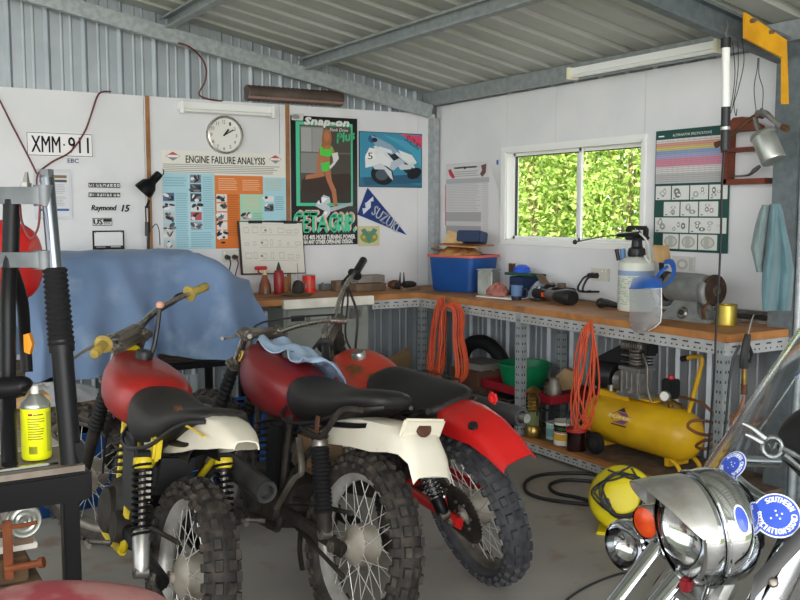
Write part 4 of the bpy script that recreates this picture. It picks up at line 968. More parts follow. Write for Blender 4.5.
q = MB().box(c_ + V((.04, -.07, .137)), (.13, .2, .085), M_dblue, rot=(.0, .18, .45), bev=.008); tag(q.build('navy_box'), 'small navy box on top of the leather sheet', 'box')
tag(MB().prism([(0, 0), (.15, 0), (.15, .06), (.03, .1)], frame(c_ + V((-.10, .09, .09)), V((.5, -.85, .0)), V((0, .2, 1))), .012, M_ply).build('tan_card'), 'bright tan card leaning against the navy box', 'card')
t = thing('square_tin', 'square silver tin in front of the blue tub', 'tin', (4.02, 5.40, ZB), .35)
q = MB().box((0, 0, .092), (.125, .125, .184), M_ltmtl, bev=.012); q.build('body', t, local=True); MB().box((0, 0, .184), (.132, .132, .008), M_ltmtl, bev=.003).box((0, 0, .187), (.115, .115, .004), M_galvd).build('rim', t, local=True)
p = V((4.08, 5.26, ZB)); tag(MB().box(V((4.0, 5.2, ZB + .004)), (.2, .34, .008), M_paper, rot=(0, 0, .2)).build('paper_sheet'), 'pale sheet of paper lying under the pink rag', 'paper')
cloth(V((4.0, 5.26, ZB + .009)), (.13, .17, .085), mk('rag_pink', srgb('#b3766a'), .9, c2=srgb('#8d4f48'), sc=18), 8, 'pink_rag', 'bunched pink rag right of the square tin', 'rag')
t = thing('blue_bin', 'dark blue parts bin with a green lid strip behind the pink rag', 'bin', (4.2, 5.2, ZB)); MB().box((4.2, 5.22, ZB + .07), (.16, .15, .14), M_dblue, bev=.006).build('body', t); MB().box((4.19, 5.20, ZB + .155), (.16, .26, .02), hx('#1d4a3c'), bev=.004, rot=(0, .05, .15)).build('lid', t)
tag(MB().lathe([(.0, .055), (.03, .053), (.055, .035), (.065, 0), (.06, 0), (.05, .033), (0, .048)], (4.2, 5.25, ZB + .168), (0, 0, 1), hx('#2456c9', .3), 22).build('blue_bowl'), 'bright blue bowl upside down on the bin lid', 'bowl')
p = B(512, 268, .02); tag(MB().box(p, (.03, .05, .07), mk('bracket_brown', srgb('#5d3f2c'), .7), bev=.003).box(p + V((0, 0, .037)), (.03, .05, .004), M_paper).build('wall_block'), 'small brown block fixed to the wall above the bench clutter', 'block')
p = zb(516.5, 300); t = thing('blue_mug', 'blue plastic mug at the front edge of the window bench', 'mug', p); MB().lathe([(0, 0), (.034, 0), (.042, .1), (.038, .1), (.032, .006), (0, .006)], p, (0, 0, 1), mk('mug_blue', srgb('#5a78a0'), .45), 22).build('cup', t); MB().lathe([(.0345, .0), (.0365, .028)], p, (0, 0, 1), hx('#1c2634', .4), 22).build('base_band', t)
MB().tube([p + V((.02, -.035, .08)), p + V((.03, -.07, .075)), p + V((.03, -.07, .03)), p + V((.02, -.033, .02))], .006, hx('#20242c')).build('handle', t)
cloth(V((4.18, 5.0, ZB)), (.2, .2, .12), mk('bag_white', srgb('#b9c3cc'), .45, c2=srgb('#8fa0b3'), sc=6), 12, 'plastic_bag', 'crumpled bluish plastic bag behind the blue mug', 'bag')
tag(MB().tube([V((4.2, 5.06, ZB + .16)), V((4.17, 5.0, ZB + .15)), V((4.14, 4.93, ZB + .12)), V((4.1, 4.85, ZB + .115)), V((4.08, 4.78, ZB + .12))], [.018, .03, .03, .02, .022], mk('strap_brown', srgb('#6d5442'), .7), 8, flat_=.35).build('strap'), 'brown strap lying across the plastic bag', 'strap')
# angle grinder
a, b = V((4.06, 4.95, ZB)), V((4.02, 4.44, ZB))
t = thing('angle_grinder', 'black and steel electric angle grinder lying on the window bench', 'power tool', (a + b) / 2); d = (b - a).normalized(); up_ = V((0, 0, 1)); Ln = (b - a).length
o_ = a + V((0, .0, .049))
MB().lathe([(0, 0), (.035, 0), (.038, .02), (.036, .12), (.03, .14), (0, .14)], o_ + d * .03, d, M_black, 16).build('gear_head', t)
MB().lathe([(.03, 0), (.034, .01), (.034, .12), (.038, .125)], o_ + d * .16, d, M_steel, 16).build('collar', t)
MB().lathe([(0, 0), (.038, 0), (.042, .02), (.055, .10), (.055, .15), (.045, .17), (0, .17)], o_ + d * .27, d, M_black, 18).build('motor_housing', t)
MB().cyl(o_ + d * .07 - V((0, 0, .045)), o_ + d * .07 + V((0, 0, .05)), .02, M_steel).lathe([(0, 0), (.06, 0), (.06, .006), (0, .006)], o_ + d * .07 - V((0, 0, .043)), (0, 0, 1), M_grime, 24).build('disc', t)
MB().tube([o_ + d * .1 + V((0, 0, .02)), o_ + d * .1 + V((.05, .0, .05)), o_ + d * .1 + V((.12, .02, .055))], .015, M_black).build('side_handle', t)
MB().box(o_ + d * .155 - V((.03, 0, 0)), (.012, .03, .03), M_amber).build('badge', t)
tag(MB().box(V((4.25, 4.86, ZB + .04)), (.1, .16, .08), M_grime, bev=.01).cyl(V((4.25, 4.88, ZB + .08)), V((4.25, 4.88, ZB + .11)), .03, M_old).build('engine_part'), 'grimy engine part against the wall behind the angle grinder', 'engine part')
a, b = zb(601, 308), zb(622, 310); tag(MB().tube([a + V((0, 0, .03)), a + (b - a) * .3 + V((0, 0, .032)), b + V((0, 0, .02))], [.03, .026, .012], M_black).ball(a + V((0, 0, .032)), .032, M_black).build('black_hand_tool'), 'small black hand tool lying in front of the sprayer', 'tool')
# pump sprayer
p = V((4.16, 4.10, ZB)); t = thing('pump_sprayer', 'white pump sprayer bottle with black top standing on the window bench', 'sprayer', p); rr = .107
MB().lathe([(0, 0), (rr * .95, 0), (rr, .01), (rr, .26), (rr * .96, .29), (rr * .7, .315), (rr * .4, .33), (0, .33)], p, (0, 0, 1), M_poly, 32).build('bottle', t)
MB().lathe([(rr + .0006, .215), (rr + .0006, .245)], p, (0, 0, 1), hx('#8fa5c5'), 32).build('band', t)
q = MB(); random.seed(4); prv = []; prf = []
for row in range(14):
    z = .04 + row * .0125; th = pi - .95
    while th < pi + .9:
        w2 = random.uniform(.03, .12); k = len(prv)
        for s_, dz in ((-1, 0), (1, 0), (1, .007), (-1, .007)): prv.append(p + V((math.cos(th + w2 + s_ * w2) * (rr + .0008), math.sin(th + w2 + s_ * w2) * (rr + .0008), z + dz)))
        if random.random() < .55: prf.append((k, k + 1, k + 2, k + 3))
        th += 2 * w2 + .05
q.add(prv, prf, hx('#9cc0a3'))
q.build('print', t, clean=False, sharp=0)
MB().lathe([(0, 0), (.05, 0), (.055, .02), (.05, .05), (.035, .06), (.03, .1), (0, .1)], p + V((0, 0, .325)), (0, 0, 1), M_black, 20).build('cap', t)
q = MB(); z0 = ZB + .43
q.box(p + V((0, 0, .50)), (.05, .15, .025), M_black, bev=.01); q.box(p + V((0, .07, .465)), (.04, .02, .07), M_black, bev=.006); q.box(p + V((0, -.07, .465)), (.04, .02, .07), M_black, bev=.006); q.cyl(p + V((0, 0, .42)), p + V((0, 0, .5)), .016, M_ltmtl); q.box(p + V((0, 0, .44)), (.08, .14, .03), M_black, bev=.008); q.build('pump_handle', t)
q = MB(); q.tube([p + V((-.06, .1, .455)), p + V((-.07, -.02, .46)), p + V((-.08, -.1, .47))], [.012, .018, .014], M_black); q.tube([p + V((-.06, .1, .455)), at(600, 237, x=4.16), at(576, 242, x=4.18)], .0045, M_steel, 6); q.ball(at(575, 242, x=4.18), .016, M_black); q.build('wand', t)
MB().tube([p + V((-.08, -.1, .47)), p + V((-.09, -.17, .42)), p + V((-.06, -.17, .3)), p + V((-.08, -.14, .34))], .006, M_poly, 6).build('hose', t)
MB().cyl(p + V((-.02, .09, .3)), p + V((-.03, .09, .37)), .016, hx('#5d88b8')).cyl(p + V((-.05, .1, .3)), p + V((-.06, .11, .37)), .012, M_black).build('valve', t)
# bench grinder
p = V((4.05, 3.57, ZB)); t = thing('bench_grinder', 'grey bench grinder with brown wheel on the window bench', 'bench grinder', p); ax_ = V((0, -1, 0)); zc = .175
MB().lathe([(0, 0), (.06, 0), (.078, .015), (.085, .05), (.085, .22), (.08, .26), (.06, .275), (0, .275)], p + V((0, .16, zc)), ax_, M_grinder, 30).build('motor', t)
q = MB(); q.loft([[p + V((sx * a, sy * b, z)) for sx, sy in ((-1, -1), (1, -1), (1, 1), (-1, 1))] for a, b, z in ((.085, .14, 0), (.085, .14, .02), (.07, .1, .06), (.05, .08, .11))], M_grinder); q.box(p + V((-.0, 0, .01)), (.18, .36, .02), M_grinder, bev=.004); b_ = q.build('base', t)
sd = p + V((-.083, -.01, .045)); MB().lathe([(.0, .01), (.026, .01), (.034, 0), (.034, -.02)], sd, (-1, 0, .3), M_steel, 22).ball(sd + V((-.012, 0, .004)), .014, M_black).build('switch', b_)
for yy, nm in ((-.155, 0), (.19, 1)):
    c_ = p + V((0, yy, zc)); MB().lathe([(0, -.014), (.08, -.014), (.085, -.008), (.085, .008), (.08, .014), (.03, .016), (.028, .012), (0, .012)], c_, ax_, M_wheelbr, 30).build('grinding_wheel', t)
    MB().lathe([(0, .012), (.03, .012), (.028, .02), (0, .02)], c_, ax_, M_steel, 20).lathe([(0, 0), (.012, 0), (.012, .014), (0, .014)], c_ + ax_ * .02, ax_, M_brass, 6).build('arbor_nut', t)
    MB().torus(c_ + V((.0, .0, 0)), (0, 1, 0), .1, .018, M_grinder, 20, 6, -.4 if nm else 1.9, pi + .6 if nm else 3.6).build('guard', t)
MB().tube([p + V((-.06, -.17, .12)), p + V((-.1, -.17, .08)), p + V((-.08, -.16, .03))], .014, M_rust, 6, flat_=.5).build('tool_rest', t)
e_ = p + V((-.06, .19, .33)); MB().box(e_ + V((0, -.02, .03)), (.006, .12, .10), M_ply, rot=(0, -.2, 0), bev=.002).build('eye_shield', t); MB().tube([e_ + V((.02, .0, -.02)), e_ + V((.03, 0, -.09)), p + V((-.03, .16, .19))], .02, M_black, sm=2, flat_=.4).build('shield_bracket', t)
# face shield hung over the front of the bench
t = thing('face_shield', 'clear face shield with blue headband hung on the bench grinder', 'face shield', (3.8, 3.8, .8))
def FS(px, py, x=3.72): return at(px, py, x=x)
q = MB(); secs = []
for py in (288, 296, 305, 314, 322, 327, 330.5):
    row = []; xr = 661.5 if py < 318 else (660.5 if py < 325 else 655 if py < 329 else 648); xl_ = 629.5 if py < 325 else (631 if py < 329 else 636)
    for i in range(13):
        f = i / 12; row.append(FS(xl_ + (xr - xl_) * f, py + (2 if f < .5 else -0) * (1 - f), 3.64 + .045 * (2 * f - 1) ** 2))
    secs.append(row)
q.shell(secs, .002, M_visor); vz = q.build('visor', t, sharp=60)
MB().tube([r[-1] for r in secs] , .003, M_white, 6, 1).build('edge', vz)
q = MB(); secs = []
for k, (dy, dx) in enumerate(((0, 0), (-5, .015), (-10, .05), (-13, .10))):
    row = []
    for i in range(13):
        f = i / 12; row.append(FS(629 + 33 * f + k * 1.5 * (1 - f), 289 + dy + (0 if k == 0 else 3 * (2 * f - 1) ** 2), 3.65 + .05 * (2 * f - 1) ** 2 + dx))
    secs.append(row)
Mhb = mk('shield_blue', srgb('#2a62b8'), .45); q.shell(secs, .006, Mhb); q.build('brow_guard', t, sharp=60)
MB().tube([FS(660, 287, 3.81), FS(670, 281, 3.86), FS(674, 270, 3.92), FS(671, 262, 3.96), FS(665, 262, 3.98)], .016, Mhb, 8, flat_=.5).tube([FS(655, 282, 3.9), FS(660, 273, 3.95), FS(668, 266, 3.98)], .012, Mhb, 8, flat_=.5).build('headband', t)
p = zb(726, 325); t = thing('gold_tin', 'open gold coloured tin at the end of the window bench', 'tin', p); MB().lathe([(0, 0), (.054, 0), (.054, .108), (.051, .108), (.051, .004), (0, .004)], p, (0, 0, 1), M_gold, 28).build('body', t); MB().torus(p + V((0, 0, .108)), (0, 0, 1), .054, .0028, M_gold, 28).torus(p + V((0, 0, .003)), (0, 0, 1), .054, .0028, M_gold, 28).build('rim', t)
for k in range(3): tag(MB().box(V((4.2 + k * .035, 3.32 + k * .03, ZB + .0105 + k * .0205)), (.03, .5 - k * .06, .02), M_grime if k % 2 else M_steel, rot=(0, 0, .25 - k * .06)).build('steel_bar'), ('front', 'middle', 'rear')[k] + ' flat steel bar at the back of the bench behind the gold tin', 'steel bar')
# ================================================================ under the bench
def coil(pts_fn, n, r, m, name, label, group=None, extra=()):
    P = []
    for i in range(n * 14 + 1): P.append(pts_fn(i / 14, 2 * pi * i / 14))
    return tag(MB().tube(P, r, m, 6, 3).build(name, sharp=60), label, 'extension cord', group)
DV = V((.6, -.8, 0))
def hang(x, yc, zt, zb_, w, seed, jw=.35):
    rnd = random.Random(seed); ws = [w * rnd.uniform(1 - jw, 1) for _ in range(60)]; bs = [rnd.uniform(-.02, .10) for _ in range(60)]; xs = [rnd.uniform(-.02, .01) for _ in range(60)]; ys = [rnd.uniform(-.016, .016) for _ in range(60)]
    def f(t, a):
        i = int(t); g = t - i; L_ = lambda q: q[i] + (q[i + 1] - q[i]) * g
        h = (zt - zb_) / 2; c_ = math.cos(a); k = (1 + c_) / 2
        return V((x - .065 * (1 - k) + L_(xs), yc, zt - h * (1 - c_) + L_(bs) * (1 - c_) / 2 + .012 * math.sin(i * 1.7) * (1 + c_))) + DV * (L_(ys) * (1 - c_) + L_(ws) * math.sin(a) * (.85 - .15 * c_) + (1 - k) * w * .35 * math.sin(2.3 * a + i * 2.1 + seed))
    return f
xh = 3.655
def hy(px, py): return at(px, py, x=xh)
a, b = hy(442, 301), hy(441, 386)
coil(hang(xh, a.y, a.z, b.z, .062, 1, .6), 10, .0068, M_orange, 'extension_cord', 'long orange extension cord bundle hanging nearest the bench corner')
a, b = hy(462, 304), hy(460, 385); zm = hy(462, 345).z
def f8s(t, a_):
    i = int(t); k = [.0, .012, -.01, .02, -.016, .008, .015, -.02, 0, .01, 0, 0][i % 12]; s2 = math.sin(a_); c_ = math.cos(a_)
    z = (a.z + b.z) / 2 + (a.z - b.z) / 2 * c_; w_ = (.10 + k * 1.5) * abs(s2) ** .6 * (1 - .62 * math.exp(-((z - zm) / .06) ** 2)) * (1 if z < zm else .72)
    return V((xh - .075 + k, a.y + .03, z + k * .6)) + DV * w_ * (1 if s2 > 0 else -1)
coil(f8s, 8, .0068, M_orange, 'extension_cord', 'orange extension cord bundle tied in a figure of eight')
a, b = hy(592, 325), hy(592, 437)
eo = coil(hang(xh, a.y, a.z, b.z, .105, 7, .75), 7, .0056, M_orange, 'extension_cord', 'orange extension cord hanging in front of the yellow compressor')
# black spare tyre, boxes and racks in the shadow
q = MB(); c_ = V((4.215, 5.72, .30)); q.torus(c_, (1, .15, .12), .24, .055, M_rubber, 36, 10); tag(q.build('spare_tyre'), 'black spare tyre leaning on the ribbed wall under the bench', 'tyre')
tag(MB().box((3.97, 5.42, .2), (.3, .34, .4), mk('carton', srgb('#6b4a38'), .8, c2=srgb('#57392b'), sc=5), bev=.005).box((3.97, 5.42, .401), (.02, .34, .002), M_ply).build('carton'), 'brown carton on the floor behind the green basin', 'carton')
tag(MB().box((3.98, 5.43, .4245), (.28, .3, .045), hx('#7d7a74'), rot=(0, 0, .1), bev=.004).build('flat_box'), 'flat grey box lying on the brown carton', 'box')
def crate(c_, sx, sy, h, name, label, m, r=.006):
    t = thing(name, label, 'wire crate', c_); c_ = V(c_)
    for k in range(4): 
        z = h * k / 3 + r; MB().tube([c_ + V((sx * a, sy * b, z)) for a, b in ((-.5, -.5), (.5, -.5), (.5, .5), (-.5, .5))], r, m, 6, 1, True).build('hoop', t)
    for i in range(6):
        for sd in (-.5, .5):
            MB().cyl(c_ + V((sx * (i / 5 - .5), sy * sd, 0)), c_ + V((sx * (i / 5 - .5), sy * sd, h)), r * .8, m, n=6).build('upright', t)
            if 0 < i < 5: MB().cyl(c_ + V((sx * sd, sy * (i / 5 - .5), 0)), c_ + V((sx * sd, sy * (i / 5 - .5), h)), r * .8, m, n=6).build('upright', t)
    MB().box(c_ + V((0, 0, .004)), (sx, sy, .006), m).build('base', t)
    return t
Mrk = mk('rack_dark', srgb('#4a4743'), .6, .4, c2=srgb('#3a332c'), sc=10)
crate((3.86, 4.98, 0), .34, .5, .3, 'wire_crate', 'dark wire crate on the floor under the green basin', Mrk)
crate((3.30, 5.2, 0), .36, .42, .42, 'wire_crate', 'taller dark wire crate behind the red motorcycle mudguard', Mrk)
tag(MB().box((3.86, 4.98, .15), (.28, .42, .22), M_grime, bev=.02).build('engine_part'), 'grimy engine casting inside the dark wire crate', 'engine part')
t = thing('engine_casting', 'dark engine casting in the taller wire crate', 'engine part', (3.30, 5.2, .01)); MB().box((3.30, 5.2, .16), (.26, .32, .29), M_grime, bev=.03).build('casting', t); MB().cyl((3.30, 5.2, .3), (3.30, 5.2, .40), .08, M_grime).build('cylinder', t)
# red tray with basin, jug and offcut
t = thing('red_tray', 'flat red steel tray lying across the wire crate', 'tray', (4.05, 4.86, .305))
MB().box((4.05, 4.85, .312), (.44, .74, .012), hx('#7d1520', .5)).build('base', t)
for c_, d_ in (((3.835, 4.85, .335), (.012, .74, .055)), ((4.265, 4.85, .335), (.012, .74, .055)), ((4.05, 4.485, .335), (.44, .012, .055)), ((4.05, 5.215, .335), (.44, .012, .055))): MB().box(c_, d_, hx('#8d1824', .5), bev=.003).build('side', t)
p = V((4.05, 5.02, .319)); t = thing('green_basin', 'green plastic basin on the red tray under the bench', 'basin', p)
MB().lathe([(0, 0), (.13, 0), (.145, .01), (.18, .16), (.172, .16), (.138, .014), (0, .012)], p, (0, 0, 1), M_green, 32).build('body', t); MB().torus(p + V((0, 0, .16)), (0, 0, 1), .18, .008, M_green, 32).build('rim', t)
tag(MB().prism([(0, 0), (.26, 0), (.30, .11), (.22, .14), (.04, .05)], frame(V((4.05, 4.76, .322)), V((.1, -1, .25)), V((0, 0, 1))), .05, M_card).build('card_wedge'), 'grey brown folded card leaning beside the green basin', 'card')
p = V((3.92, 4.56, .319)); t = thing('metal_jug', 'small dull metal jug at the end of the red tray', 'jug', p); MB().lathe([(0, 0), (.045, 0), (.05, .02), (.05, .08), (.032, .12), (.036, .14), (.03, .14), (0, .1)], p, (0, 0, 1), M_alud, 22).build('body', t); MB().tube([p + V((0, .045, .1)), p + V((0, .085, .09)), p + V((0, .08, .04)), p + V((0, .048, .03))], .006, M_alud).build('handle', t)
tag(MB().box((3.90, 4.85, .340), (.1, .12, .004), M_paper, rot=(.0, .25, .3)).build('paper_scrap'), 'white scrap of paper at the front of the red tray', 'paper')
# brass lantern, paint tins, jars on the lower shelf
ZS = .0975
def shelf(px, py): return at(px, py, z=ZS)
p = V((3.752, 4.56, ZS)); SC = MX.Translation(p) @ MX.Scale(.62, 4) @ MX.Translation(-p); t = thing('brass_lantern', 'old brass pressure lantern on the lower shelf by the bench leg', 'lantern', p); h = .53
MB(SC).lathe([(0, 0), (.07, 0), (.078, .02), (.078, .09), (.06, .12), (.03, .13), (0, .13)], p, (0, 0, 1), M_brass, 26).build('tank', t)
pr = [(.03, .13)]
for k in range(5): z = .27 + k * .035; pr += [(.052, z), (.062, z + .012), (.052, z + .024)]
MB(SC).lathe(pr + [(.03, .46), (.03, .47)], p, (0, 0, 1), M_brass, 24).build('burner', t)
MB(SC).lathe([(.066, .13), (.066, .27)], p, (0, 0, 1), mk('lantern_glass', srgb('#8d9a6d'), .15, trans=.5), 26).build('glass', t)
MB(SC).lathe([(0, .53), (.02, .525), (.05, .50), (.085, .475), (.082, .468), (0, .468)], p, (0, 0, 1), M_brass, 26).build('hood', t)
MB(SC).tube([p + V((0, -.085, .44)), p + V((0, -.10, .36)), p + V((-.01, -.08, .26)), p + V((0, -.03, .2))], .006, M_black, 6).tube([p + V((0, .085, .44)), p + V((0, .10, .36)), p + V((0, .08, .26))], .006, M_black, 6).build('bail', t)
def tin(p, r, h, m, name, label, cat, bands=(), lid=M_ltmtl):
    t = thing(name, label, cat, p); MB().lathe([(0, 0), (r, 0), (r, h), (0, h)], p, (0, 0, 1), m, 26).build('body', t)
    for z0, z1, c_ in bands: MB().lathe([(r + .0006, z0), (r + .0006, z1)], p, (0, 0, 1), c_, 26).build('label_band', t)
    MB().torus(p + V((0, 0, h)), (0, 0, 1), r, .004, lid, 26, 6).lathe([(0, h - .004), (r, h - .004)], p, (0, 0, 1), lid, 26).build('lid', t)
    return t
tin(V((3.80, 4.32, ZS)), .062, .145, hx('#e3e0d4', .45), 'paint_tin', 'white paint tin with black and yellow label on the lower shelf', 'tin', ((.085, .125, hx('#16181a')), (.095, .112, hx('#4d8a3a')), (.078, .084, hx('#b3202a')), (.03, .07, hx('#d9a82c'))))
tin(V((3.84, 4.46, ZS)), .05, .10, hx('#9dbdb8', .4), 'jar', 'pale teal jar beside the paint tin on the lower shelf', 'jar', ((.02, .07, hx('#6d9a94')),), hx('#e6e6e2'))
tag(cloth(V((3.93, 4.38, ZS)), (.1, .14, .17), hx('#4a7fa8', .9), 21, 'blue_rag', 'blue rag bunched behind the paint tin', 'rag')) if False else cloth(V((3.95, 4.40, ZS)), (.1, .14, .17), hx('#4a7fa8', .9), 21, 'blue_rag', 'blue rag bunched behind the paint tin', 'rag')
p = V((3.765, 4.17, ZS)); t = thing('glass_jar', 'tall clear jar half full of dark red liquid on the lower shelf', 'jar', p)
MB().lathe([(0, .004), (.055, .004), (.055, .11), (0, .11)], p, (0, 0, 1), hx('#2a0d10', .2), 24).build('liquid', t); MB().lathe([(0, 0), (.06, 0), (.062, .01), (.062, .18), (.045, .21), (.045, .235), (.042, .235), (.042, .21), (.058, .178), (.058, .006), (0, .004)], p, (0, 0, 1), M_clear, 24).build('jar_body', t)
MB().lathe([(.0626, .115), (.0626, .135)], p, (0, 0, 1), hx('#b32a2c'), 24).build('label_band', t)
# pieces against the back wall by the cabinet
tag(MB().box((3.62, 6.2, .30), (.5, .05, .14), M_card, rot=(.3, -.35, .1)).build('timber_plank'), 'pale plank leaning in the corner behind the cabinet', 'plank')
tag(MB().box((3.6, 5.98, .12), (.5, .25, .2), hx('#1d5a3a', .5), bev=.01).build('green_crate'), 'dark green crate on the floor right of the steel cabinet', 'crate')
cloth(V((3.55, 6.0, .222)), (.4, .2, .09), M_tealp, 31, 'grey_rag', 'grey rags heaped on the dark green crate', 'rag')
tag(MB().box((3.3, 5.55, .15), (.42, .28, .3), M_paper, bev=.006).build('white_carton'), 'white carton on the floor behind the two seats', 'carton')

# ================================================================ compressor
p = V((4.0, 3.88, ZS - .006)); t = thing('air_compressor', 'yellow portable air compressor on the lower shelf of the bench', 'air compressor', p)
zc = .29; r = .145; y0, y1 = 4.24, 3.44; q = MB()
q.lathe([(0, 0), (r * .55, .012), (r * .85, .045), (r, .10), (r, y0 - y1 - .10), (r * .85, y0 - y1 - .045), (r * .55, y0 - y1 - .012), (0, y0 - y1)], (3.97, y0, zc), (0, -1, 0), M_cyel, 36); tk = q.build('tank', t)
def oncyl(s_, v, lift=.0015):  # s along the tank from the left end, v angle from facing -x upwards
    return V((3.97 - (r + lift) * math.cos(v), y0 - s_, zc + (r + lift) * math.sin(v)))
class Decal(MB):
    def poly(s, pts, m, l=0): n_ = len(pts); return s.add([oncyl(a, b, .0012 + l * .0006) for a, b in pts], [tuple(range(n_))], m)
q = Decal(); cs, cv_ = .36, .30
q.poly([(cs - .085, cv_ + .05), (cs - .04, cv_ + .28), (cs + .04, cv_ + .28), (cs + .085, cv_ + .05), (cs + .04, cv_ - .18), (cs - .04, cv_ - .18)], hx('#7d4a7d')); q.poly([(cs - .1, cv_ - .02), (cs - .1, cv_ + .14), (cs + .1, cv_ + .14), (cs + .1, cv_ - .02)], hx('#e0b83c'), 1); q.poly([(cs - .035, cv_ + .30), (cs, cv_ + .5), (cs + .035, cv_ + .30)], hx('#3a2a2c'), 1); q.poly([(cs - .06, cv_ - .28), (cs - .06, cv_ - .22), (cs + .06, cv_ - .22), (cs + .06, cv_ - .28)], hx('#4a3a2c'), 1)
vs, fs = glyphs('PUMA'); q.add([oncyl(cs - .085 + .17 * x, cv_ - .0 + .12 * y, .0036) for x, y in vs], fs, hx('#f2e6c0')); q.build('emblem', tk, clean=False, sharp=0)
for yy in (4.14, 3.6):
    MB().box((4.0, yy, zc - r - .012), (.16, .03, .05), M_cyel).build('foot', t)
for xx, yy in ((3.79, 4.03), (4.14, 4.03)):
    w_ = MB().lathe([(0, -.02), (.05, -.02), (.062, -.014), (.066, 0), (.062, .014), (.05, .02), (0, .02)], (xx, yy, ZS + .066), (1, 0, .0), M_rubber, 26).build('wheel', t); MB().lathe([(0, .021), (.03, .021), (.034, .016)], (xx, yy, ZS + .066), (-1, 0, 0), M_grime, 20).build('hub', w_)
for xx in (3.92, 4.08): MB().tube([(xx, 3.60, zc - r + .03), (xx, 3.52, ZS + .03), (xx, 3.50, ZS - .004)], .012, M_cyel).build('foot', t)
zt = zc + r
MB().box((4.0, 3.92, zt + .018), (.18, .44, .01), M_cyel, bev=.003).box((3.92, 4.02, zt), (.01, .24, .05), M_cyel).build('mount_plate', t)
# motor and pump
PX = MX.Translation((3.95, 3.87, zt)) @ MX.Scale(.86, 4) @ MX.Translation((-4.0, -3.9, -zt))
MB(PX).lathe([(0, 0), (.07, 0), (.092, .02), (.095, .2), (.08, .22), (0, .22)], (4.03, 4.33, zt + .12), (0, -1, 0), M_black, 26).build('motor', t)
MB(PX).prism([(0, 0), (.26, 0), (.34, .1), (.34, .2), (.28, .24), (.08, .14), (0, .10)], frame((4.10, 4.36, zt + .12), (0, -1, 0), (0, 0, 1)), .05, M_black).build('fan_shroud', t)
q = MB(PX); q.box((4.0, 3.90, zt + .12), (.15, .17, .18), M_alu, bev=.015); q.box((4.0, 3.90, zt + .215), (.16, .2, .025), M_alu, bev=.006); q.box((4.0, 3.90, zt + .04), (.17, .22, .03), M_alu, bev=.006); q.cyl((4.0, 4.0, zt + .11), (4.0, 4.06, zt + .11), .07, M_alu, n=20)
for k in range(4): q.box((3.925, 3.83 + k * .045, zt + .125), (.012, .008, .15), M_alu)
q.build('crankcase', t)
q = MB(PX)
for k in range(5): q.box((4.0, 3.90, zt + .24 + k * .022), (.15, .15, .007), M_alud if k % 2 else M_black)
q.cyl((4.0, 3.9, zt + .22), (4.0, 3.9, zt + .35), .055, M_alud, n=18); q.build('cylinder', t)
q = MB(PX); q.box((4.0, 3.90, zt + .375), (.15, .2, .05), M_alu, bev=.012)
for k in range(8): q.box((3.93, 3.83 + k * .02, zt + .375), (.025, .006, .055), M_alud)
q.build('cylinder_head', t); MB(PX).box((4.0, 3.775, zt + .36), (.1, .06, .09), M_black, bev=.018).build('air_filter', t)
MB(PX).tube([(3.95, 3.80, zt + .33), (3.93, 3.74, zt + .25), (3.94, 3.74, zt + .1), (3.96, 3.72, zt + .02)], .009, M_alud).build('delivery_pipe', t)
MB(PX).cyl((3.90, 4.04, zt + .05), (3.90, 4.04, zt + .09), .022, M_alu).build('oil_filler', t); MB(PX).cyl((3.93, 3.9, zt + .06), (3.90, 3.9, zt + .06), .025, M_alu).build('sight_glass', t)
s_ = MB().box((3.96, 3.62, zt + .105), (.08, .075, .11), M_black, bev=.008).build('pressure_switch', t); MB().cyl((3.96, 3.62, zt + .16), (3.96, 3.62, zt + .18), .016, hx('#c92a2c', .4)).build('knob', s_)
MB().cyl((3.96, 3.62, zt - .01), (3.96, 3.62, zt + .05), .014, M_brass).tube([(3.96, 3.68, zt + .03), (3.96, 3.60, zt + .03), (3.95, 3.52, zt + .02)], .014, M_brass).build('manifold', t)
g_ = at(666, 396, x=3.91); MB().lathe([(0, 0), (.03, 0), (.03, .02), (.026, .024), (.026, .02), (0, .02)], g_, (-1, -.3, .1), M_ltmtl, 22).build('gauge', t); MB().lathe([(0, .0208), (.0255, .0208)], g_, (-1, -.3, .1), hx('#ecebe4'), 22).build('gauge_face', t)
hx_ = lambda px, py: at(px, py, x=3.98)
MB().tube([hx_(689, 412), hx_(698, 378), hx_(702, 361), hx_(699, 357), hx_(692, 357), hx_(684, 359)], .0125, M_cyel, 10, 3).build('handle', t); MB().cyl(hx_(688, 358), hx_(682, 359), .017, M_rubber).build('handle_grip', t)
# hoses and blow gun
Hs = lambda px, py, x=3.79: at(px, py, x=x)
tag(MB().tube([Hs(680, 397, 3.95), Hs(690, 399, 3.9), Hs(703, 404, 3.8), Hs(713, 414), Hs(717, 425), Hs(714, 434), Hs(700, 434), Hs(688, 427), Hs(692, 421, 3.8), Hs(706, 421, 3.85), Hs(717, 427), Hs(713, 445), Hs(703, 449), Hs(696, 446, 3.85), Hs(703, 441), Hs(716, 437), Hs(725, 420, 3.78), Hs(738, 414, 3.9), Hs(752, 413, 4.05), Hs(748, 419, 4.0), Hs(735, 420, 3.8), at(731, 425, y=2.97), at(740, 410, y=2.97), at(744, 396, y=2.97)], .0085, M_hose, 8).build('air_hose'), 'coiled brown air hose from the compressor to the blow gun', 'hose')
t = thing('blow_gun', 'black air blow gun hanging at the end of the bench', 'blow gun', at(745, 395, y=2.97)); bg_ = lambda px, py, y=2.97: at(px, py, y=y)
MB().tube([bg_(748, 334), bg_(746, 345), bg_(744, 358), bg_(744, 368)], [.014, .02, .02, .022], M_black).build('body', t); MB().tube([bg_(749, 346), bg_(752, 356), bg_(749, 362)], .009, M_black).build('trigger', t)
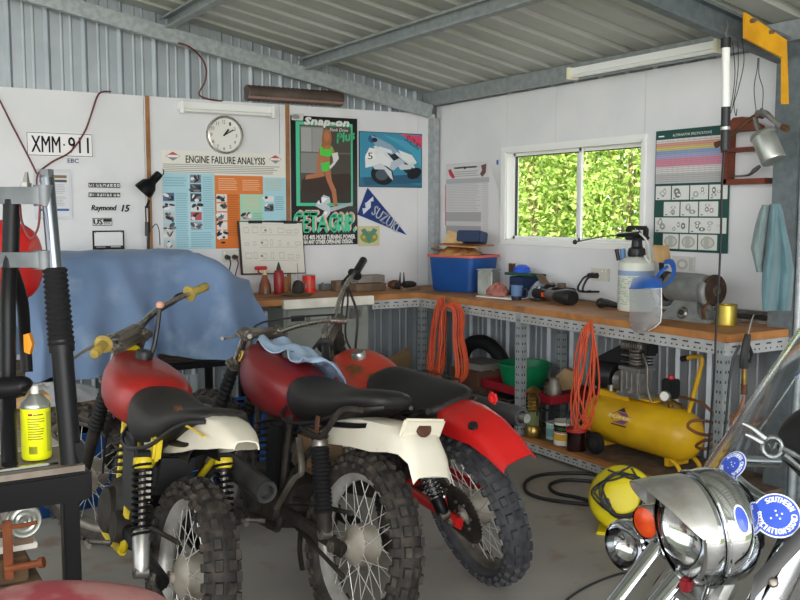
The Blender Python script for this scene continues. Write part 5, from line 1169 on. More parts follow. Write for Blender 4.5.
MB().cyl(bg_(744, 368), bg_(744, 384), .013, M_brass).cyl(bg_(744, 384), bg_(744, 394), .016, M_rust).build('coupling', t); MB().tube([bg_(748, 334), bg_(751, 322), bg_(754, 314)], .004, M_steel, 6).build('nozzle', t)
tag(MB().tube([at(740, 345, y=2.98), at(733, 360, y=2.99), at(729, 385, y=2.99), at(726, 420, y=2.99), at(721, 455, y=3.0), at(718, 480, y=3.0)], .006, M_cable, 6).build('electric_cable'), 'thin black cable hanging beside the blow gun', 'cable')
# cords on the floor
fl = lambda px, py, z=.011: at(px, py, z=z)
tag(MB().tube([fl(640, 492), fl(600, 476), fl(570, 473), fl(540, 475), fl(526, 482), fl(527, 492), fl(545, 499), fl(575, 503), fl(600, 505), fl(580, 498), fl(556, 493), fl(550, 485), fl(565, 480), fl(600, 482), fl(640, 487), fl(690, 478), at(716, 452, x=3.66), at(722, 440, x=3.66)], .010, M_cable, 8).build('black_cable'), 'thick black cable looped on the concrete floor', 'cable')
tag(MB().tube([fl(640, 570, .006), fl(615, 575, .006), fl(590, 585, .006), fl(570, 597, .006), fl(555, 612, .006)], .005, M_cable, 6).build('electric_cable'), 'thin dark cable on the floor in front of the chrome spotlight', 'cable')
# yellow cable reel
c_ = fl(621, 512, .17); c_ = at(622, 498, z=.16); t = thing('cable_reel', 'yellow cable reel standing on the floor', 'cable reel', V((c_.x, c_.y, 0))); ax = V((-.62, -.72, .3)).normalized()
MB().lathe([(0, .10), (.05, .10), (.10, .09), (.145, .055), (.155, .03), (.155, .0), (.14, -.004), (0, -.004)], c_, ax, M_reel, 34).build('flange', t)
MB().lathe([(.155, -.10), (.155, -.12), (.14, -.13), (0, -.13)], c_, ax, M_reel, 34).build('flange', t); MB().lathe([(.09, -.1), (.09, 0)], c_, ax, M_black, 28).build('drum', t)
u_ = ax.cross(V((0, 0, 1))).normalized(); w_ = u_.cross(ax); k_ = c_ + ax * .085 - u_ * -.08 - w_ * .03
MB().cyl(k_, k_ + ax * .012, .028, M_black).build('socket', t)
MB().box(c_ + ax * -.06 - V((0, 0, .14)), (.3, .2, .02), M_reel, bev=.006, rot=(0, 0, .7)).build('stand', t)
q = MB(); rnd = random.Random(6)
for k in range(5):
    pts = [c_ + ax * (.1 + .02 * rnd.random()) + u_ * (.15 * math.cos(g + k)) * rnd.uniform(.5, 1) + w_ * (.03 + .13 * math.sin(g + k)) * rnd.uniform(.5, 1) for g in [i * 2 * pi / 7 for i in range(8)]]
    q.tube(pts, .005, M_cable, 6)
tag(q.build('cord_tangle'), 'tangle of thin black cord over the yellow cable reel', 'cord', kind=None)
M_hub = mk('hub_cast', srgb('#b5aea2'), .5, .3, c2=srgb('#8f867a'), sc=9)
# ================================================================ motorcycles
def wheel(root, name, Mx, Rt, rimr, wid, knobs, rim_m=None, tyre_m=None, hub='drum', nsp=36, seed=0, sprocket=False):
    """wheel about the local y axis, placed by matrix Mx; the rim is the part, tyre, hub and spokes its sub-parts"""
    rim_m = rim_m or M_alud; tyre_m = tyre_m or M_tyre; Y = V((0, 1, 0)); q = MB()
    q.lathe([(rimr - .018, -.012), (rimr - .012, -.022), (rimr + .006, -.030), (rimr + .012, -.030), (rimr + .012, -.026), (rimr - .004, -.018), (rimr - .010, 0), (rimr - .004, .018), (rimr + .012, .026), (rimr + .012, .030), (rimr + .006, .030), (rimr - .012, .022), (rimr - .018, .012), (rimr - .018, -.012)], (0, 0, 0), Y, rim_m, 48)
    w = q.build(name, root, local=True); w.matrix_basis = Mx; WM[w.name] = wmat(root) @ Mx
    q = MB(); pr = []; rc = (Rt - .012 + rimr) / 2; hr = (Rt - .012 - rimr) / 2
    for i in range(17):
        a = -pi * .5 - pi * .92 + 2 * pi * .92 * i / 16 if False else -2.75 + 5.5 * i / 16
        pr.append((rc + hr * math.cos(a), wid * math.sin(a) * (1.0 if abs(a) < 1.6 else .95)))
    q.lathe(pr, (0, 0, 0), Y, tyre_m, 56); rnd = random.Random(seed)
    for rows, n, L_, W_, H_ in knobs:
        for off, shift in rows:
            for i in range(n):
                th = 2 * pi * (i + shift) / n + rnd.uniform(-.006, .006); al = off / wid * 1.25; ro = rc + hr * math.cos(al); yy = wid * math.sin(al)
                rad = V((math.cos(th), 0, math.sin(th))); nrm = (rad * math.cos(al) + Y * math.sin(al)).normalized(); tg = V((-math.sin(th), 0, math.cos(th))); ac = nrm.cross(tg)
                T = MX((tg, ac, nrm)).transposed().to_4x4(); T.translation = rad * ro + Y * yy + nrm * (H_ / 2 - .002)
                lx, ly, lz = L_ / 2, W_ / 2, H_ / 2
                vs = [T @ V((sx * lx * k, sy * ly * k, z)) for z, k in ((-lz, 1.12), (lz, .9)) for sx, sy in ((-1, -1), (1, -1), (1, 1), (-1, 1))]
                q.add(vs, [(4, 5, 6, 7), (0, 1, 5, 4), (1, 2, 6, 5), (2, 3, 7, 6), (3, 0, 4, 7)], tyre_m)
    q.build('tyre', w, local=True, sharp=30)
    q = MB(); fr = .07 if hub == 'drum' else .035
    if hub == 'drum': q.lathe([(0, -.075), (.02, -.075), (.02, -.05), (.068, -.045), (.074, -.04), (.074, .03), (.06, .04), (.02, .06), (.02, .075), (0, .075)], (0, 0, 0), Y, M_hub, 30)
    else: q.lathe([(0, -.075), (.018, -.075), (.018, -.04), (.04, -.036), (.04, -.03), (.022, -.024), (.022, .024), (.04, .03), (.04, .036), (.018, .04), (.018, .075), (0, .075)], (0, 0, 0), Y, M_alud, 24)
    q.build('hub', w, local=True)
    base = []
    for k in range(4):
        sd = 1 if k % 2 else -1; dr = 1 if k < 2 else -1; a0 = 0; a1 = dr * .42
        p0 = V((fr * math.cos(a0), sd * .032, fr * math.sin(a0))); p1 = V(((rimr - .012) * math.cos(a1), sd * .004, (rimr - .012) * math.sin(a1)))
        o = MB().cyl(p0, p1, (.0017), M_spoke, n=5).build('spoke', w, local=True); base.append(o)
    for k in range(4):
        for i in range(nsp // 4):
            o = base[k] if i == 0 else base[k].copy()
            if i: C.objects.link(o); o.parent = w
            o.rotation_euler = (0, 2 * pi * (i + k * .25) / (nsp // 4), 0)
    if sprocket:
        q = MB(); q.lathe([(.045, .052), (.118, .052), (.118, .058), (.045, .058), (.045, .052)], (0, 0, 0), Y, M_grime, 44)
        for i in range(44):
            a = 2 * pi * i / 44; q.box((.12 * math.cos(a), .055, .12 * math.sin(a)), (.010, .005, .008), M_grime, rot=(0, -a, 0))
        for i in range(6):
            a = 2 * pi * i / 6; q.cyl((.06 * math.cos(a), .058, .06 * math.sin(a)), (.06 * math.cos(a), .066, .06 * math.sin(a)), .008, M_steel, n=6)
            q.lathe([(0, .0585), (.016, .0585)], (.09 * math.cos(a + .3), 0, .09 * math.sin(a + .3)), Y, M_slot, 12)
        q.build('sprocket', w, local=True)
    return w
def se(x, w, zt, zb_, n=20, e=2.6, et=None):
    """rounded cross-section at x: half width w, top zt, bottom zb_"""
    zc, h = (zt + zb_) / 2, (zt - zb_) / 2; o = []
    for i in range(n):
        a = 2 * pi * i / n; c_, s_ = math.cos(a), math.sin(a)
        o.append(V((x, w * (abs(c_) ** (2 / e)) * (1 if c_ > 0 else -1), zc + h * (abs(s_) ** (2 / e)) * (1 if s_ > 0 else -1))))
    return o
def arch(x, z, w, drop, n=11, flat=.55, dx=0.0):
    """mudguard cross-section: centre (x, z), half width w, sides turned down by drop"""
    o = []
    for i in range(n):
        f = -1 + 2 * i / (n - 1); g = abs(f)
        o.append(V((x + dx * g ** 3, w * (f if g < flat else (flat + (g - flat) * (1 - .45 * (g - flat) / (1 - flat))) * (1 if f > 0 else -1)), z - (0 if g < flat else drop * ((g - flat) / (1 - flat)) ** 1.3) - .006 * g)))
    return o
def spring(q, a, b, r, turns, wr, m, n=10):
    a, b = V(a), V(b); d = (b - a); L_ = d.length; d.normalize(); u = d.orthogonal().normalized(); w = d.cross(u)
    q.tube([a + d * (L_ * i / (turns * n)) + u * (r * math.cos(2 * pi * i / n)) + w * (r * math.sin(2 * pi * i / n)) for i in range(turns * n + 1)], wr, m, 6, 1)
def gaiter(q, a, b, r0, r1, folds, m):
    a, b = V(a), V(b); L_ = (b - a).length; pr = [(0, 0)]
    for i in range(folds * 2 + 1):
        f = i / (folds * 2); r = r0 + (r1 - r0) * f; pr.append((r if i % 2 else r * .84, L_ * f))
    q.lathe(pr + [(0, L_)], a, b - a, m, 18)
RAKE = V((-.469, 0, .883))
def bike(sp):
    t = thing('motorcycle', sp['label'], 'motorcycle', (sp['x'], sp['y'], 0), group=None, rot=(0, 0, 0))
    phi = pi / 2 - (YAW + R(sp['a'])); Mw = MX.Translation((sp['x'], sp['y'], 0)) @ MX.Rotation(phi, 4, 'Z') @ MX.Rotation(-R(sp['lean']), 4, 'X')
    t.rotation_mode = 'XYZ'; t.matrix_basis = Mw; WM[t.name] = Mw
    fm = sp['frame']; L2 = lambda *p: V(p)
    def bl(q, nm, par=t, **k): return q.build(nm, par, local=True, **k)
    # wheels
    Rr = sp.get('Rr', .325)
    kn = sp['knobs']
    wheel(t, 'rear_wheel', MX.Translation((0, 0, Rr)), Rr, sp.get('rim', .24), sp.get('tw', .054), kn, sp.get('rim_m', M_alud), sp.get('tyre', M_tyre), sp.get('hub', 'drum'), 36, 3, sp.get('sprocket', False))
    hd = V((.985, 0, .95)); ST = MX.Translation(hd) @ MX.Rotation(R(sp['steer']), 4, -(-RAKE).normalized() if False else RAKE) @ MX.Translation(-hd)
    fa = V((1.345, 0, .345)); Rf = .345
    wheel(t, 'front_wheel', ST @ MX.Translation(fa), Rf, .262, .044, [(((-.03, 0), (0, .5), (.03, 0)), 34, .026, .02, .012)], M_alud, sp.get('tyre', M_tyre), 'drum', 36, 5)
    # fork
    Q = lambda: MB(ST)
    for s_ in (1, -1):
        b_ = fa + V((-.02, s_ * .085, .0)); tp = b_ + RAKE * .76
        q = Q(); q.lathe([(0, -.02), (.02, -.02), (.024, .0), (.024, .02), (.027, .05), (.027, .34), (0, .34)], b_, RAKE, sp.get('slider', M_grime), 16); leg = bl(q, 'fork_leg')
        q = Q(); q.cyl(b_ + RAKE * .33, tp, .0165, M_chromed, n=14); bl(q, 'stanchion', leg)
        g0, g1 = sp.get('gait', (.31, .52)); q = Q(); gaiter(q, b_ + RAKE * g0, b_ + RAKE * g1, .034, .028, 10, M_rubber); bl(q, 'gaiter', leg)
    q = Q()
    for h_, z in ((.030, .735), (.034, .575)):
        c_ = fa + V((-.02, 0, 0)) + RAKE * z; T = frame(c_, V((0, 1, 0)), RAKE.cross(V((0, 1, 0))))
        q.box((0, 0, 0), (.25, .055, h_), M_alud, bev=.01, T=T)
        for s_ in (1, -1): q.cyl(c_ + V((0, s_ * .085, 0)) - RAKE * h_ * .6, c_ + V((0, s_ * .085, 0)) + RAKE * h_ * .6, .028, M_alud)
    bl(q, 'triple_clamp')
    # bars
    bp = sp['bar']; q = Q(); q.tube(bp, .0115, M_chromed, 9, 5); bar = bl(q, 'handlebar')
    cm = V(bp[len(bp) // 2]) if not sp.get('clamp') else V(sp['clamp'])
    q = Q()
    for s_ in (.05, -.05): q.cyl(cm + V((0, s_, .012)), cm + V((.03, s_, -.085)), .016, M_alud)
    q.box(cm + V((0, 0, .0)), (.04, .14, .036), M_alud, bev=.008); bl(q, 'bar_clamp', bar)
    for (i0, i1, m_, r_) in sp['grips']:
        a, b = V(i0), V(i1); q = Q(); d = (b - a); q.lathe([(0, 0), (r_ * 1.9, 0), (r_ * 1.9, .007), (r_, .011), (r_, d.length - .006), (r_ * .8, d.length), (0, d.length)], a, d, m_, 16); bl(q, 'grip', bar)
    for pts, m_ in sp.get('levers', ()):
        q = Q(); q.tube(pts, [.010, .007, .006, .009], m_, 7); bl(q, 'lever', bar)
    for pts, r_, m_ in sp.get('cables', ()):
        q = Q(); q.tube(pts, r_, m_, 6); bl(q, 'cable')
    for pts, r_, m_ in sp.get('stems', ()):
        q = MB(); q.tube(pts, r_, m_, 7); q.ball(pts[-1], r_ * 1.7, hx('#d9a08a')); bl(q, 'mirror_stem')
    # frame
    q = MB()
    q.tube([(.965, 0, .90), (.86, 0, .82), (.55, 0, .75), (.46, .04, .70)], .019, fm); q.cyl((1.005, 0, .87), (.955, 0, .965), .028, fm)
    q.tube([(.97, 0, .87), (.92, .01, .70), (.84, .03, .38), (.76, .09, .27), (.45, .10, .27)], .016, fm)
    for s_ in (1, -1):
        q.tube([(.50, s_ * .07, .73), (.45, s_ * .10, .55), (.44, s_ * .10, .36), (.47, s_ * .10, .27), (.76, s_ * .09, .27)], .016, fm)
        q.tube([(.44, s_ * .10, .42), (.3, s_ * .105, .58), (.15, s_ * .108, .70)], .012, fm)
    bl(q, 'frame')
    q = MB()
    for s_ in (1, -1): q.tube([(.55, s_ * .05, .72), (.3, s_ * .075, .725), (.05, s_ * .075, .755), (-.06, s_ * .07, .775)], .011, M_blackp)
    bl(q, 'seat_rail')
    q = MB()
    for s_ in (1, -1):
        q.tube([(.46, s_ * .10, .36), (.3, s_ * .105, .35), (.0, s_ * .105, Rr + .005), (-.045, s_ * .105, Rr)], .020, sp.get('swing', fm), 8, flat_=1.3)
        q.box((-.01, s_ * .108, Rr), (.09, .012, .055), sp.get('swing', fm), bev=.005)
    q.tube([(.40, -.1, .36), (.40, .1, .36)], .022, sp.get('swing', fm)); q.cyl((0, -.135, Rr), (0, .135, Rr), .011, M_steel); 
    for s_ in (1, -1): q.cyl((0, s_ * .118, Rr), (0, s_ * .132, Rr), .021, M_steel, n=6)
    bl(q, 'swingarm')
    # shocks
    for s_ in (1, -1):
        a, b = V(sp['shock'][0]), V(sp['shock'][1]); k_ = s_ if s_ > 0 else -sp.get('shock_r', 1); a.y *= k_; b.y *= k_; d = (b - a).normalized(); L_ = (b - a).length
        q = MB(); q.cyl(a - V((0, .022, 0)), a + V((0, .022, 0)), .018, M_rubber).cyl(b - V((0, .022, 0)), b + V((0, .022, 0)), .02, M_steel).cyl(a, b, .012, M_steel).lathe([(0, 0), (.03, 0), (.032, .02), (.026, .035), (0, .035)], a + d * .01, d, sp.get('shock_cap', M_steel), 16)
        cl = sp.get('can', .3); q.lathe([(0, 0), (.022, 0), (.027, .02), (.029, L_ * cl), (.024, L_ * cl + .01), (0, L_ * cl + .01)], b, -d, sp.get('shock_body', M_alud), 16)
        sh = bl(q, 'shock_absorber'); q = MB()
        if sp.get('shock_boot'): gaiter(q, a + d * .035, b - d * L_ * cl, .036, .034, 16, M_rubber); bl(q, 'boot', sh)
        else: spring(q, a + d * .03, b - d * L_ * cl * .85, .031, 12, .0052, sp.get('spring', M_blackp)); bl(q, 'spring', sh)
    # engine
    q = MB(); q.loft([se(.40, .09, .46, .30, e=3), se(.48, .12, .50, .26, e=3.5), se(.68, .125, .50, .25, e=3.5), se(.80, .10, .44, .27, e=3)], M_grime)
    for s_ in (1, -1): q.lathe([(0, .145), (.07, .145), (.085, .135), (.09, .11), (.09, .08)], (.62, 0, .38), (0, s_, 0), M_grime, 22); q.lathe([(0, .14), (.055, .14), (.06, .12), (.06, .08)], (.47, 0, .36), (0, s_, 0), M_grime, 18)
    q.tube([(.50, .13, .29), (.55, .2, .28), (.50, .21, .28)], .010, M_steel); eng = bl(q, 'engine')
    q = MB(); up_ = V((.28, 0, .96)); c0 = V((.66, 0, .48))
    for k in range(7):
        w_ = .19 - .006 * abs(k - 4); T = frame(c0 + up_ * (k * .028 + .01), V((0, 1, 0)), V((-up_.z, 0, up_.x))); q.box((0, 0, 0), (w_, .18 - .01 * (k > 4), .008), M_grime, bev=.003, T=T)
    q.cyl(c0, c0 + up_ * .21, .065, M_grime, n=18); q.cyl(c0 + up_ * .2, c0 + up_ * .24, .018, hx('#c9c4b4')); bl(q, 'cylinder_barrel', eng)
    q = MB(); q.cyl((.56, .0, .57), (.45, .0, .60), .03, M_alud).box((.50, .0, .56), (.06, .07, .10), M_alud, bev=.01); bl(q, 'carburettor', eng)
    q = MB(); q.box((.36, 0, .60), (.16, .16, .17), sp.get('airbox', M_black), bev=.03); bl(q, 'air_box')
    # chain
    q = MB()
    for z0, z1 in ((Rr + .115, .395), (Rr - .115, .325)): q.tube([(0, .055, z0), (.45, .075, z1)], .0065, M_grime, 6, 1, flat_=1.4)
    bl(q, 'chain')
    # tank
    tk_ = sp['tank']; q = MB(); q.loft([se(*s_) for s_ in tk_], sp['tank_m']); tank = bl(q, 'fuel_tank', sub=1, sharp=60)
    cp_ = V(sp['cap']); q = MB(); q.lathe([(0, -.02), (.034, -.02), (.036, .006), (.03, .018), (0, .02)], cp_, (-.1, 0, 1), sp.get('cap_m', M_black), 22); bl(q, 'filler_cap', tank)
    if sp.get('emblem'):
        c_, n_ = V(sp['emblem'][0]), V(sp['emblem'][1]); q = MB(); q.lathe([(0, .004), (.024, .004), (.026, .0)], c_, n_, hx('#c9a53a'), 20).lathe([(0, .0052), (.016, .0052)], c_, n_, hx('#6d1418'), 16).lathe([(0, .0064), (.009, .0064)], c_, n_, hx('#d9b84a'), 12); bl(q, 'emblem', tank)
    # seat
    q = MB(); q.loft([se(*s_) for s_ in sp['seat']], M_vinyl); st = bl(q, 'seat', sub=1, sharp=70)
    if sp.get('seat_trim'): q = MB(); [q.tube([(s_[0], sg * (s_[1] - .004), s_[3] + .008) for s_ in sp['seat']], .008, M_black, 6, 3) for sg in (1, -1)]; bl(q, 'seat_base', st)
    # rear mudguard
    q = MB(); q.shell([arch(*a_) for a_ in sp['guard']], .005, sp['guard_m']); gd = bl(q, 'rear_mudguard', sharp=50)
    if sp.get('guard_extra'): sp['guard_extra'](bl, gd)
    # exhaust
    q = MB(); ex = sp['exhaust']; q.tube(ex['pipe'], ex['r'], M_grime, 10, 5); ep = bl(q, 'exhaust_pipe')
    a, b = V(ex['can'][0]), V(ex['can'][1]); d = b - a; r_ = ex['cr']; q = MB(); L_ = d.length
    q.lathe([(0, 0), (r_ * .6, 0), (r_, .03), (r_, L_ - .01), (r_ * .93, L_), (r_ * .62, L_), (r_ * .6, L_ - .03), (0, L_ - .03)], a, d, ex['m'], 24)
    if ex.get('tip'): q.cyl(b - d.normalized() * .02, b + d.normalized() * .03, r_ * .45, M_alu)
    bl(q, 'silencer', ep)
    # stand
    q = MB()
    if sp['lean'] > 5: q.tube([(.50, .10, .28), (.47, .19, .13), (.46, .25, .06)], .010, M_grime)
    else: q.tube([(.58, -.08, .27), (.64, -.12, .12), (.66, -.16, .01)], .011, M_grime)
    bl(q, 'stand')
    for nm, fn in sp.get('extra', ()): q = MB(); fn(q); bl(q, nm)
    return t
KN = [(((-.016, 0), (.016, .0)), 30, .034, .024, .015), (((-.046, .5), (.046, .5)), 30, .032, .020, .015), (((-.070, 0), (.070, 0)), 30, .026, .016, .013)]
# ---- left bike
def g1(bl, gd):
    q = MB(); q.tube([(.10, .098, .81), (-.06, .103, .84), (-.22, .09, .835)], .004, hx('#d9b83a'), 6); bl(q, 'yellow_wire', gd)
    q = MB(); q.cyl((.02, .09, .875), (.02, .108, .87), .018, M_rust); bl(q, 'mount_bolt', gd)
bike(dict(label='leftmost motorcycle, bright red tank, yellow frame and tan grips', x=.915, y=2.92, a=-31, lean=-8, frame=M_yel, swing=M_blackp, Rr=.325, rim=.243, tw=.053, rim_m=M_rim, knobs=KN, steer=40,
    bar=[(.86, .34, 1.06), (.93, .17, 1.07), (.985, .06, 1.035), (.99, 0, 1.03), (.985, -.06, 1.035), (.97, -.22, 1.08), (.91, -.46, 1.10)], clamp=(.99, 0, 1.03),
    grips=[((.90, .24, 1.066), (.855, .35, 1.06), M_tan, .019), ((.932, -.37, 1.095), (.908, -.48, 1.102), M_tan, .019)],
    levers=[([(.93, .20, 1.06), (.96, .28, 1.05), (.95, .38, 1.04), (.94, .43, 1.03)], M_alu), ([(.96, -.30, 1.09), (.99, -.36, 1.09), (.98, -.44, 1.085), (.98, -.46, 1.085)], M_black)],
    cables=[([(.95, -.3, 1.08), (.99, -.15, 1.04), (1.0, -.05, .95), (.95, -.04, .8)], .005, M_cable), ([(1.06, .06, .85), (1.1, .05, .7), (1.16, .06, .55), (1.2, .07, .4)], .005, M_cable)],
    stems=[([(1.0, -.08, .88), (1.0, -.10, 1.0), (1.02, -.11, 1.15)], .010, M_black)],
    shock=((.13, .165, .70), (.01, .165, .345)), spring=M_blackp, shock_r=.72, shock_body=M_alu, shock_cap=M_yel, can=.33,
    tank=[(.965, .035, .945, .86), (.95, .075, .965, .82), (.90, .125, .955, .76), (.80, .165, .945, .715), (.66, .17, .93, .695), (.55, .145, .91, .70), (.49, .09, .885, .72)], tank_m=M_red, cap=(.80, 0, .958),
    seat=[(.535, .08, .875, .75), (.51, .135, .885, .68), (.40, .15, .865, .66), (.26, .145, .845, .685), (.13, .14, .85, .73), (.02, .13, .885, .79), (-.08, .11, .905, .84), (-.15, .07, .90, .86)], seat_trim=True,
    guard=[(.24, .75, .075, .06), (.14, .81, .09, .10), (.0, .865, .098, .12), (-.12, .885, .10, .105), (-.20, .882, .095, .085), (-.28, .868, .08, .05), (-.34, .848, .05, .02)], guard_m=M_cream, guard_extra=g1,
    exhaust=dict(pipe=[(.72, -.02, .5), (.86, -.06, .46), (.84, -.13, .36), (.6, -.16, .40), (.42, -.15, .54), (.32, -.15, .61)], r=.028, can=((.30, -.20, .64), (.0, -.24, .60)), cr=.042, m=mk('silencer_worn', srgb('#4a4a4b'), .5, .3, c2=srgb('#2e2d2d'), sc=9)),
    extra=(('side_panel', lambda q: (q.prism([(0, 0), (.15, .0), (.24, .25), (.10, .27)], frame((.30, .122, .45), (1, 0, 0), (0, 0, 1)), .012, M_black), q.prism([(0, 0), (.022, 0), (.11, .22), (.09, .22)], frame((.36, .1105, .465), (1, 0, 0), (0, 0, 1)), -.0 + .002, M_alud))),
           ('fender_stay', lambda q: q.prism([(0, 0), (.05, 0), (.13, .2), (.05, .22)], frame((.16, .118, .53), (1, 0, 0), (0, 0, 1)), .006, M_cream)),
           ('inner_guard', lambda q: q.shell([arch(x, z, .07, .04) for x, z in ((.40, .45), (.36, .60), (.28, .70), (.15, .745), (.0, .755))], .006, M_blackp)),
           ('shock_mount', lambda q: q.box((.14, .12, .72), (.05, .03, .08), M_yel, bev=.008)))))
# ---- middle bike
def g2(bl, gd):
    q = MB(); q.box((-.285, 0, .81), (.018, .17, .075), M_cream, bev=.008, rot=(0, -.35, 0)); q.lathe([(0, .012), (.026, .012), (.03, .0)], (-.290, 0, .81), (-1, 0, .3), M_rust, 16); bl(q, 'lamp_bracket', gd)
bike(dict(label='middle motorcycle, dark red tank with gold emblem and cream rear mudguard', x=1.525, y=2.86, a=-34, lean=-8, frame=M_grime, Rr=.335, rim=.246, tw=.054, rim_m=M_rim, knobs=KN, steer=12,
    bar=[(.93, .10, .99), (.97, .05, .99), (.985, 0, .99), (.97, -.06, .99), (.94, -.18, 1.025), (.90, -.32, 1.045), (.88, -.40, 1.04)], clamp=(.985, 0, 1.0),
    grips=[((.90, -.32, 1.045), (.876, -.41, 1.04), M_chromed, .014)],
    levers=[([(.97, .06, 1.0), (1.0, .10, .99), (1.0, .17, .98), (.99, .2, .98)], M_alu)],
    cables=[([(.87, -.33, 1.075), (.95, -.15, 1.06), (1.05, -.02, 1.02), (1.08, .04, .9)], .005, M_cable)],
    shock=((.16, .13, .69), (.04, .13, .37)), shock_boot=True, shock_body=M_grime, can=.2, gait=(.28, .54),
    tank=[(.965, .04, .945, .84), (.945, .10, .96, .79), (.88, .145, .955, .72), (.76, .16, .94, .675), (.62, .155, .91, .665), (.50, .125, .88, .68), (.44, .08, .86, .71)], tank_m=M_dred, cap=(.70, 0, .935), emblem=((.895, .130, .895), (.25, 1, .25)),
    seat=[(.50, .07, .865, .78), (.47, .13, .885, .71), (.38, .145, .875, .70), (.24, .145, .865, .72), (.12, .135, .88, .76), (.0, .125, .90, .81), (-.08, .10, .905, .83), (-.13, .06, .89, .845)], seat_trim=True,
    guard=[(.30, .69, .08, .06), (.18, .76, .10, .09), (.0, .795, .11, .10), (-.13, .805, .115, .10), (-.23, .81, .115, .085), (-.29, .79, .11, .06), (-.34, .74, .10, .03), (-.375, .67, .095, .02)], guard_m=M_cream, guard_extra=g2, airbox=M_grime2,
    exhaust=dict(pipe=[(.72, -.02, .5), (.86, -.06, .46), (.84, -.13, .36), (.6, -.16, .38), (.4, -.15, .46)], r=.03, can=((.4, -.16, .46), (.1, -.17, .50)), cr=.04, m=M_grime),
    extra=(('grab_rail', lambda q: [q.tube([(.30, s_ * .13, .70), (.12, s_ * .16, .70), (.06, s_ * .165, .73), (-.02, s_ * .16, .82), (-.12, s_ * .14, .84)], .011, M_grime, 8) for s_ in (1, -1)]),
           ('side_panel', lambda q: q.box((.50, .12, .55), (.11, .03, .26), M_blackp, bev=.012, rot=(0, .08, 0))),
           ('bracket', lambda q: q.tube([(.30, .135, .66), (.24, .14, .55), (.30, .14, .50), (.42, .13, .36)], .014, M_alud, 8, flat_=.6)),
           ('rag_strap', lambda q: q.box((.15, .15, .72), (.02, .006, .10), M_rust)))))
# ---- right bike
def g3(bl, gd):
    q = MB(); q.box((-.20, -.09, .82), (.04, .03, .05), M_fred, bev=.012); bl(q, 'lamp_mount', gd)
    q = MB(); q.lathe([(0, .012), (.018, .01), (.02, 0)], (-.27, .06, .778), (-.4, .1, 1), M_black, 14); bl(q, 'rubber_plug', gd)
bike(dict(label='rightmost dirt motorcycle, worn red tank and red rear mudguard', x=2.28, y=3.02, a=-28, lean=16, frame=M_grime, swing=M_fred, Rr=.325, rim=.240, tw=.056, tyre=M_tyre2, knobs=KN, steer=44, rim_m=M_alud, sprocket=True,
    bar=[(.82, .38, 1.09), (.90, .22, 1.08), (.97, .06, 1.03), (.98, 0, 1.03), (.97, -.06, 1.03), (.94, -.2, 1.08), (.88, -.40, 1.10)], clamp=(.98, 0, 1.03),
    grips=[((.875, .26, 1.082), (.815, .39, 1.09), M_black, .02), ((.905, -.31, 1.088), (.875, -.42, 1.102), M_black, .02)],
    levers=[([(.93, .17, 1.07), (.97, .24, 1.06), (.95, .34, 1.06), (.95, .37, 1.06)], M_black), ([(.94, -.22, 1.08), (.98, -.28, 1.075), (.96, -.38, 1.07), (.96, -.4, 1.07)], M_black)],
    cables=[([(.93, -.22, 1.08), (.98, -.16, 1.0), (1.02, -.06, .85), (.95, -.03, .72)], .0055, M_cable), ([(.93, -.24, 1.08), (.94, -.18, 1.02), (1.0, -.09, .88), (.98, -.05, .75)], .0055, M_cable), ([(.92, -.22, 1.08), (.88, -.1, .98), (.95, .02, .8), (.98, .05, .6)], .0065, M_cable), ([(.93, .2, 1.07), (1.0, .1, .98), (1.05, .05, .85)], .005, M_cable)],
    shock=((.13, .13, .64), (.01, .135, .36)), spring=M_chrome, shock_body=M_blackp, can=.25,
    tank=[(.95, .04, .88, .80), (.93, .085, .895, .76), (.86, .13, .89, .72), (.76, .145, .88, .69), (.66, .135, .855, .68), (.55, .11, .83, .69), (.49, .07, .81, .71)], tank_m=M_wred, cap=(.77, 0, .888), cap_m=M_alu,
    seat=[(.57, .07, .85, .78), (.53, .115, .86, .72), (.40, .13, .845, .715), (.24, .14, .835, .735), (.10, .14, .84, .75), (.0, .13, .835, .76), (-.05, .09, .82, .77)], seat_trim=True,
    guard=[(.28, .72, .07, .05), (.12, .78, .10, .07), (-.05, .80, .12, .075), (-.16, .795, .12, .07), (-.27, .77, .11, .05), (-.36, .72, .10, .035), (-.43, .66, .09, .02)], guard_m=M_fred, guard_extra=g3,
    exhaust=dict(pipe=[(.72, -.02, .5), (.88, -.06, .5), (.84, -.13, .6), (.6, -.15, .68), (.4, -.15, .68), (.24, -.19, .67)], r=.03, can=((.24, -.20, .68), (-.13, -.24, .665)), cr=.04, m=mk('silencer_grey', srgb('#3c3c3e'), .55), tip=True),
    extra=(('side_panel', lambda q: [q.prism([(0, 0), (.2, .02), (.25, .2), (-.02, .2)], frame((.22, s_ * .122, .54), (1, 0, 0), (0, 0, 1)), .012, M_fred) for s_ in (1,)]),
           ('chain_guide', lambda q: q.tube([(.12, .10, .40), (.06, .10, .36), (.03, .11, .42)], .012, M_fred)))))
# blue rag on the middle tank
q = MB(); tl = MX.Translation((1.525, 2.86, 0)) @ MX.Rotation(pi / 2 - (YAW + R(-34)), 4, 'Z') @ MX.Rotation(R(8), 4, 'X'); secs = []; rnd = random.Random(2)
for i in range(15):
    u = i / 14; row = []
    for j in range(15):
        v = j / 14; x = .90 - .42 * u + .03 * math.sin(v * 7); y = .06 - .24 * v + .02 * math.sin(u * 9)
        top = .955 - .13 * max(0, .88 - x) ** 1.3 * 1.2; z = top + .012 - .9 * max(0, abs(y) - .085) ** 1.3 * 2.2 + .014 * math.sin(u * 13 + v * 4) + .012 * math.sin(v * 15 - u * 6)
        row.append(tl @ V((x, y, z)))
    secs.append(row)
q.shell(secs, .006, M_rag); tag(q.build('blue_rag', sharp=80), 'pale blue rag draped on the dark red tank', 'rag')

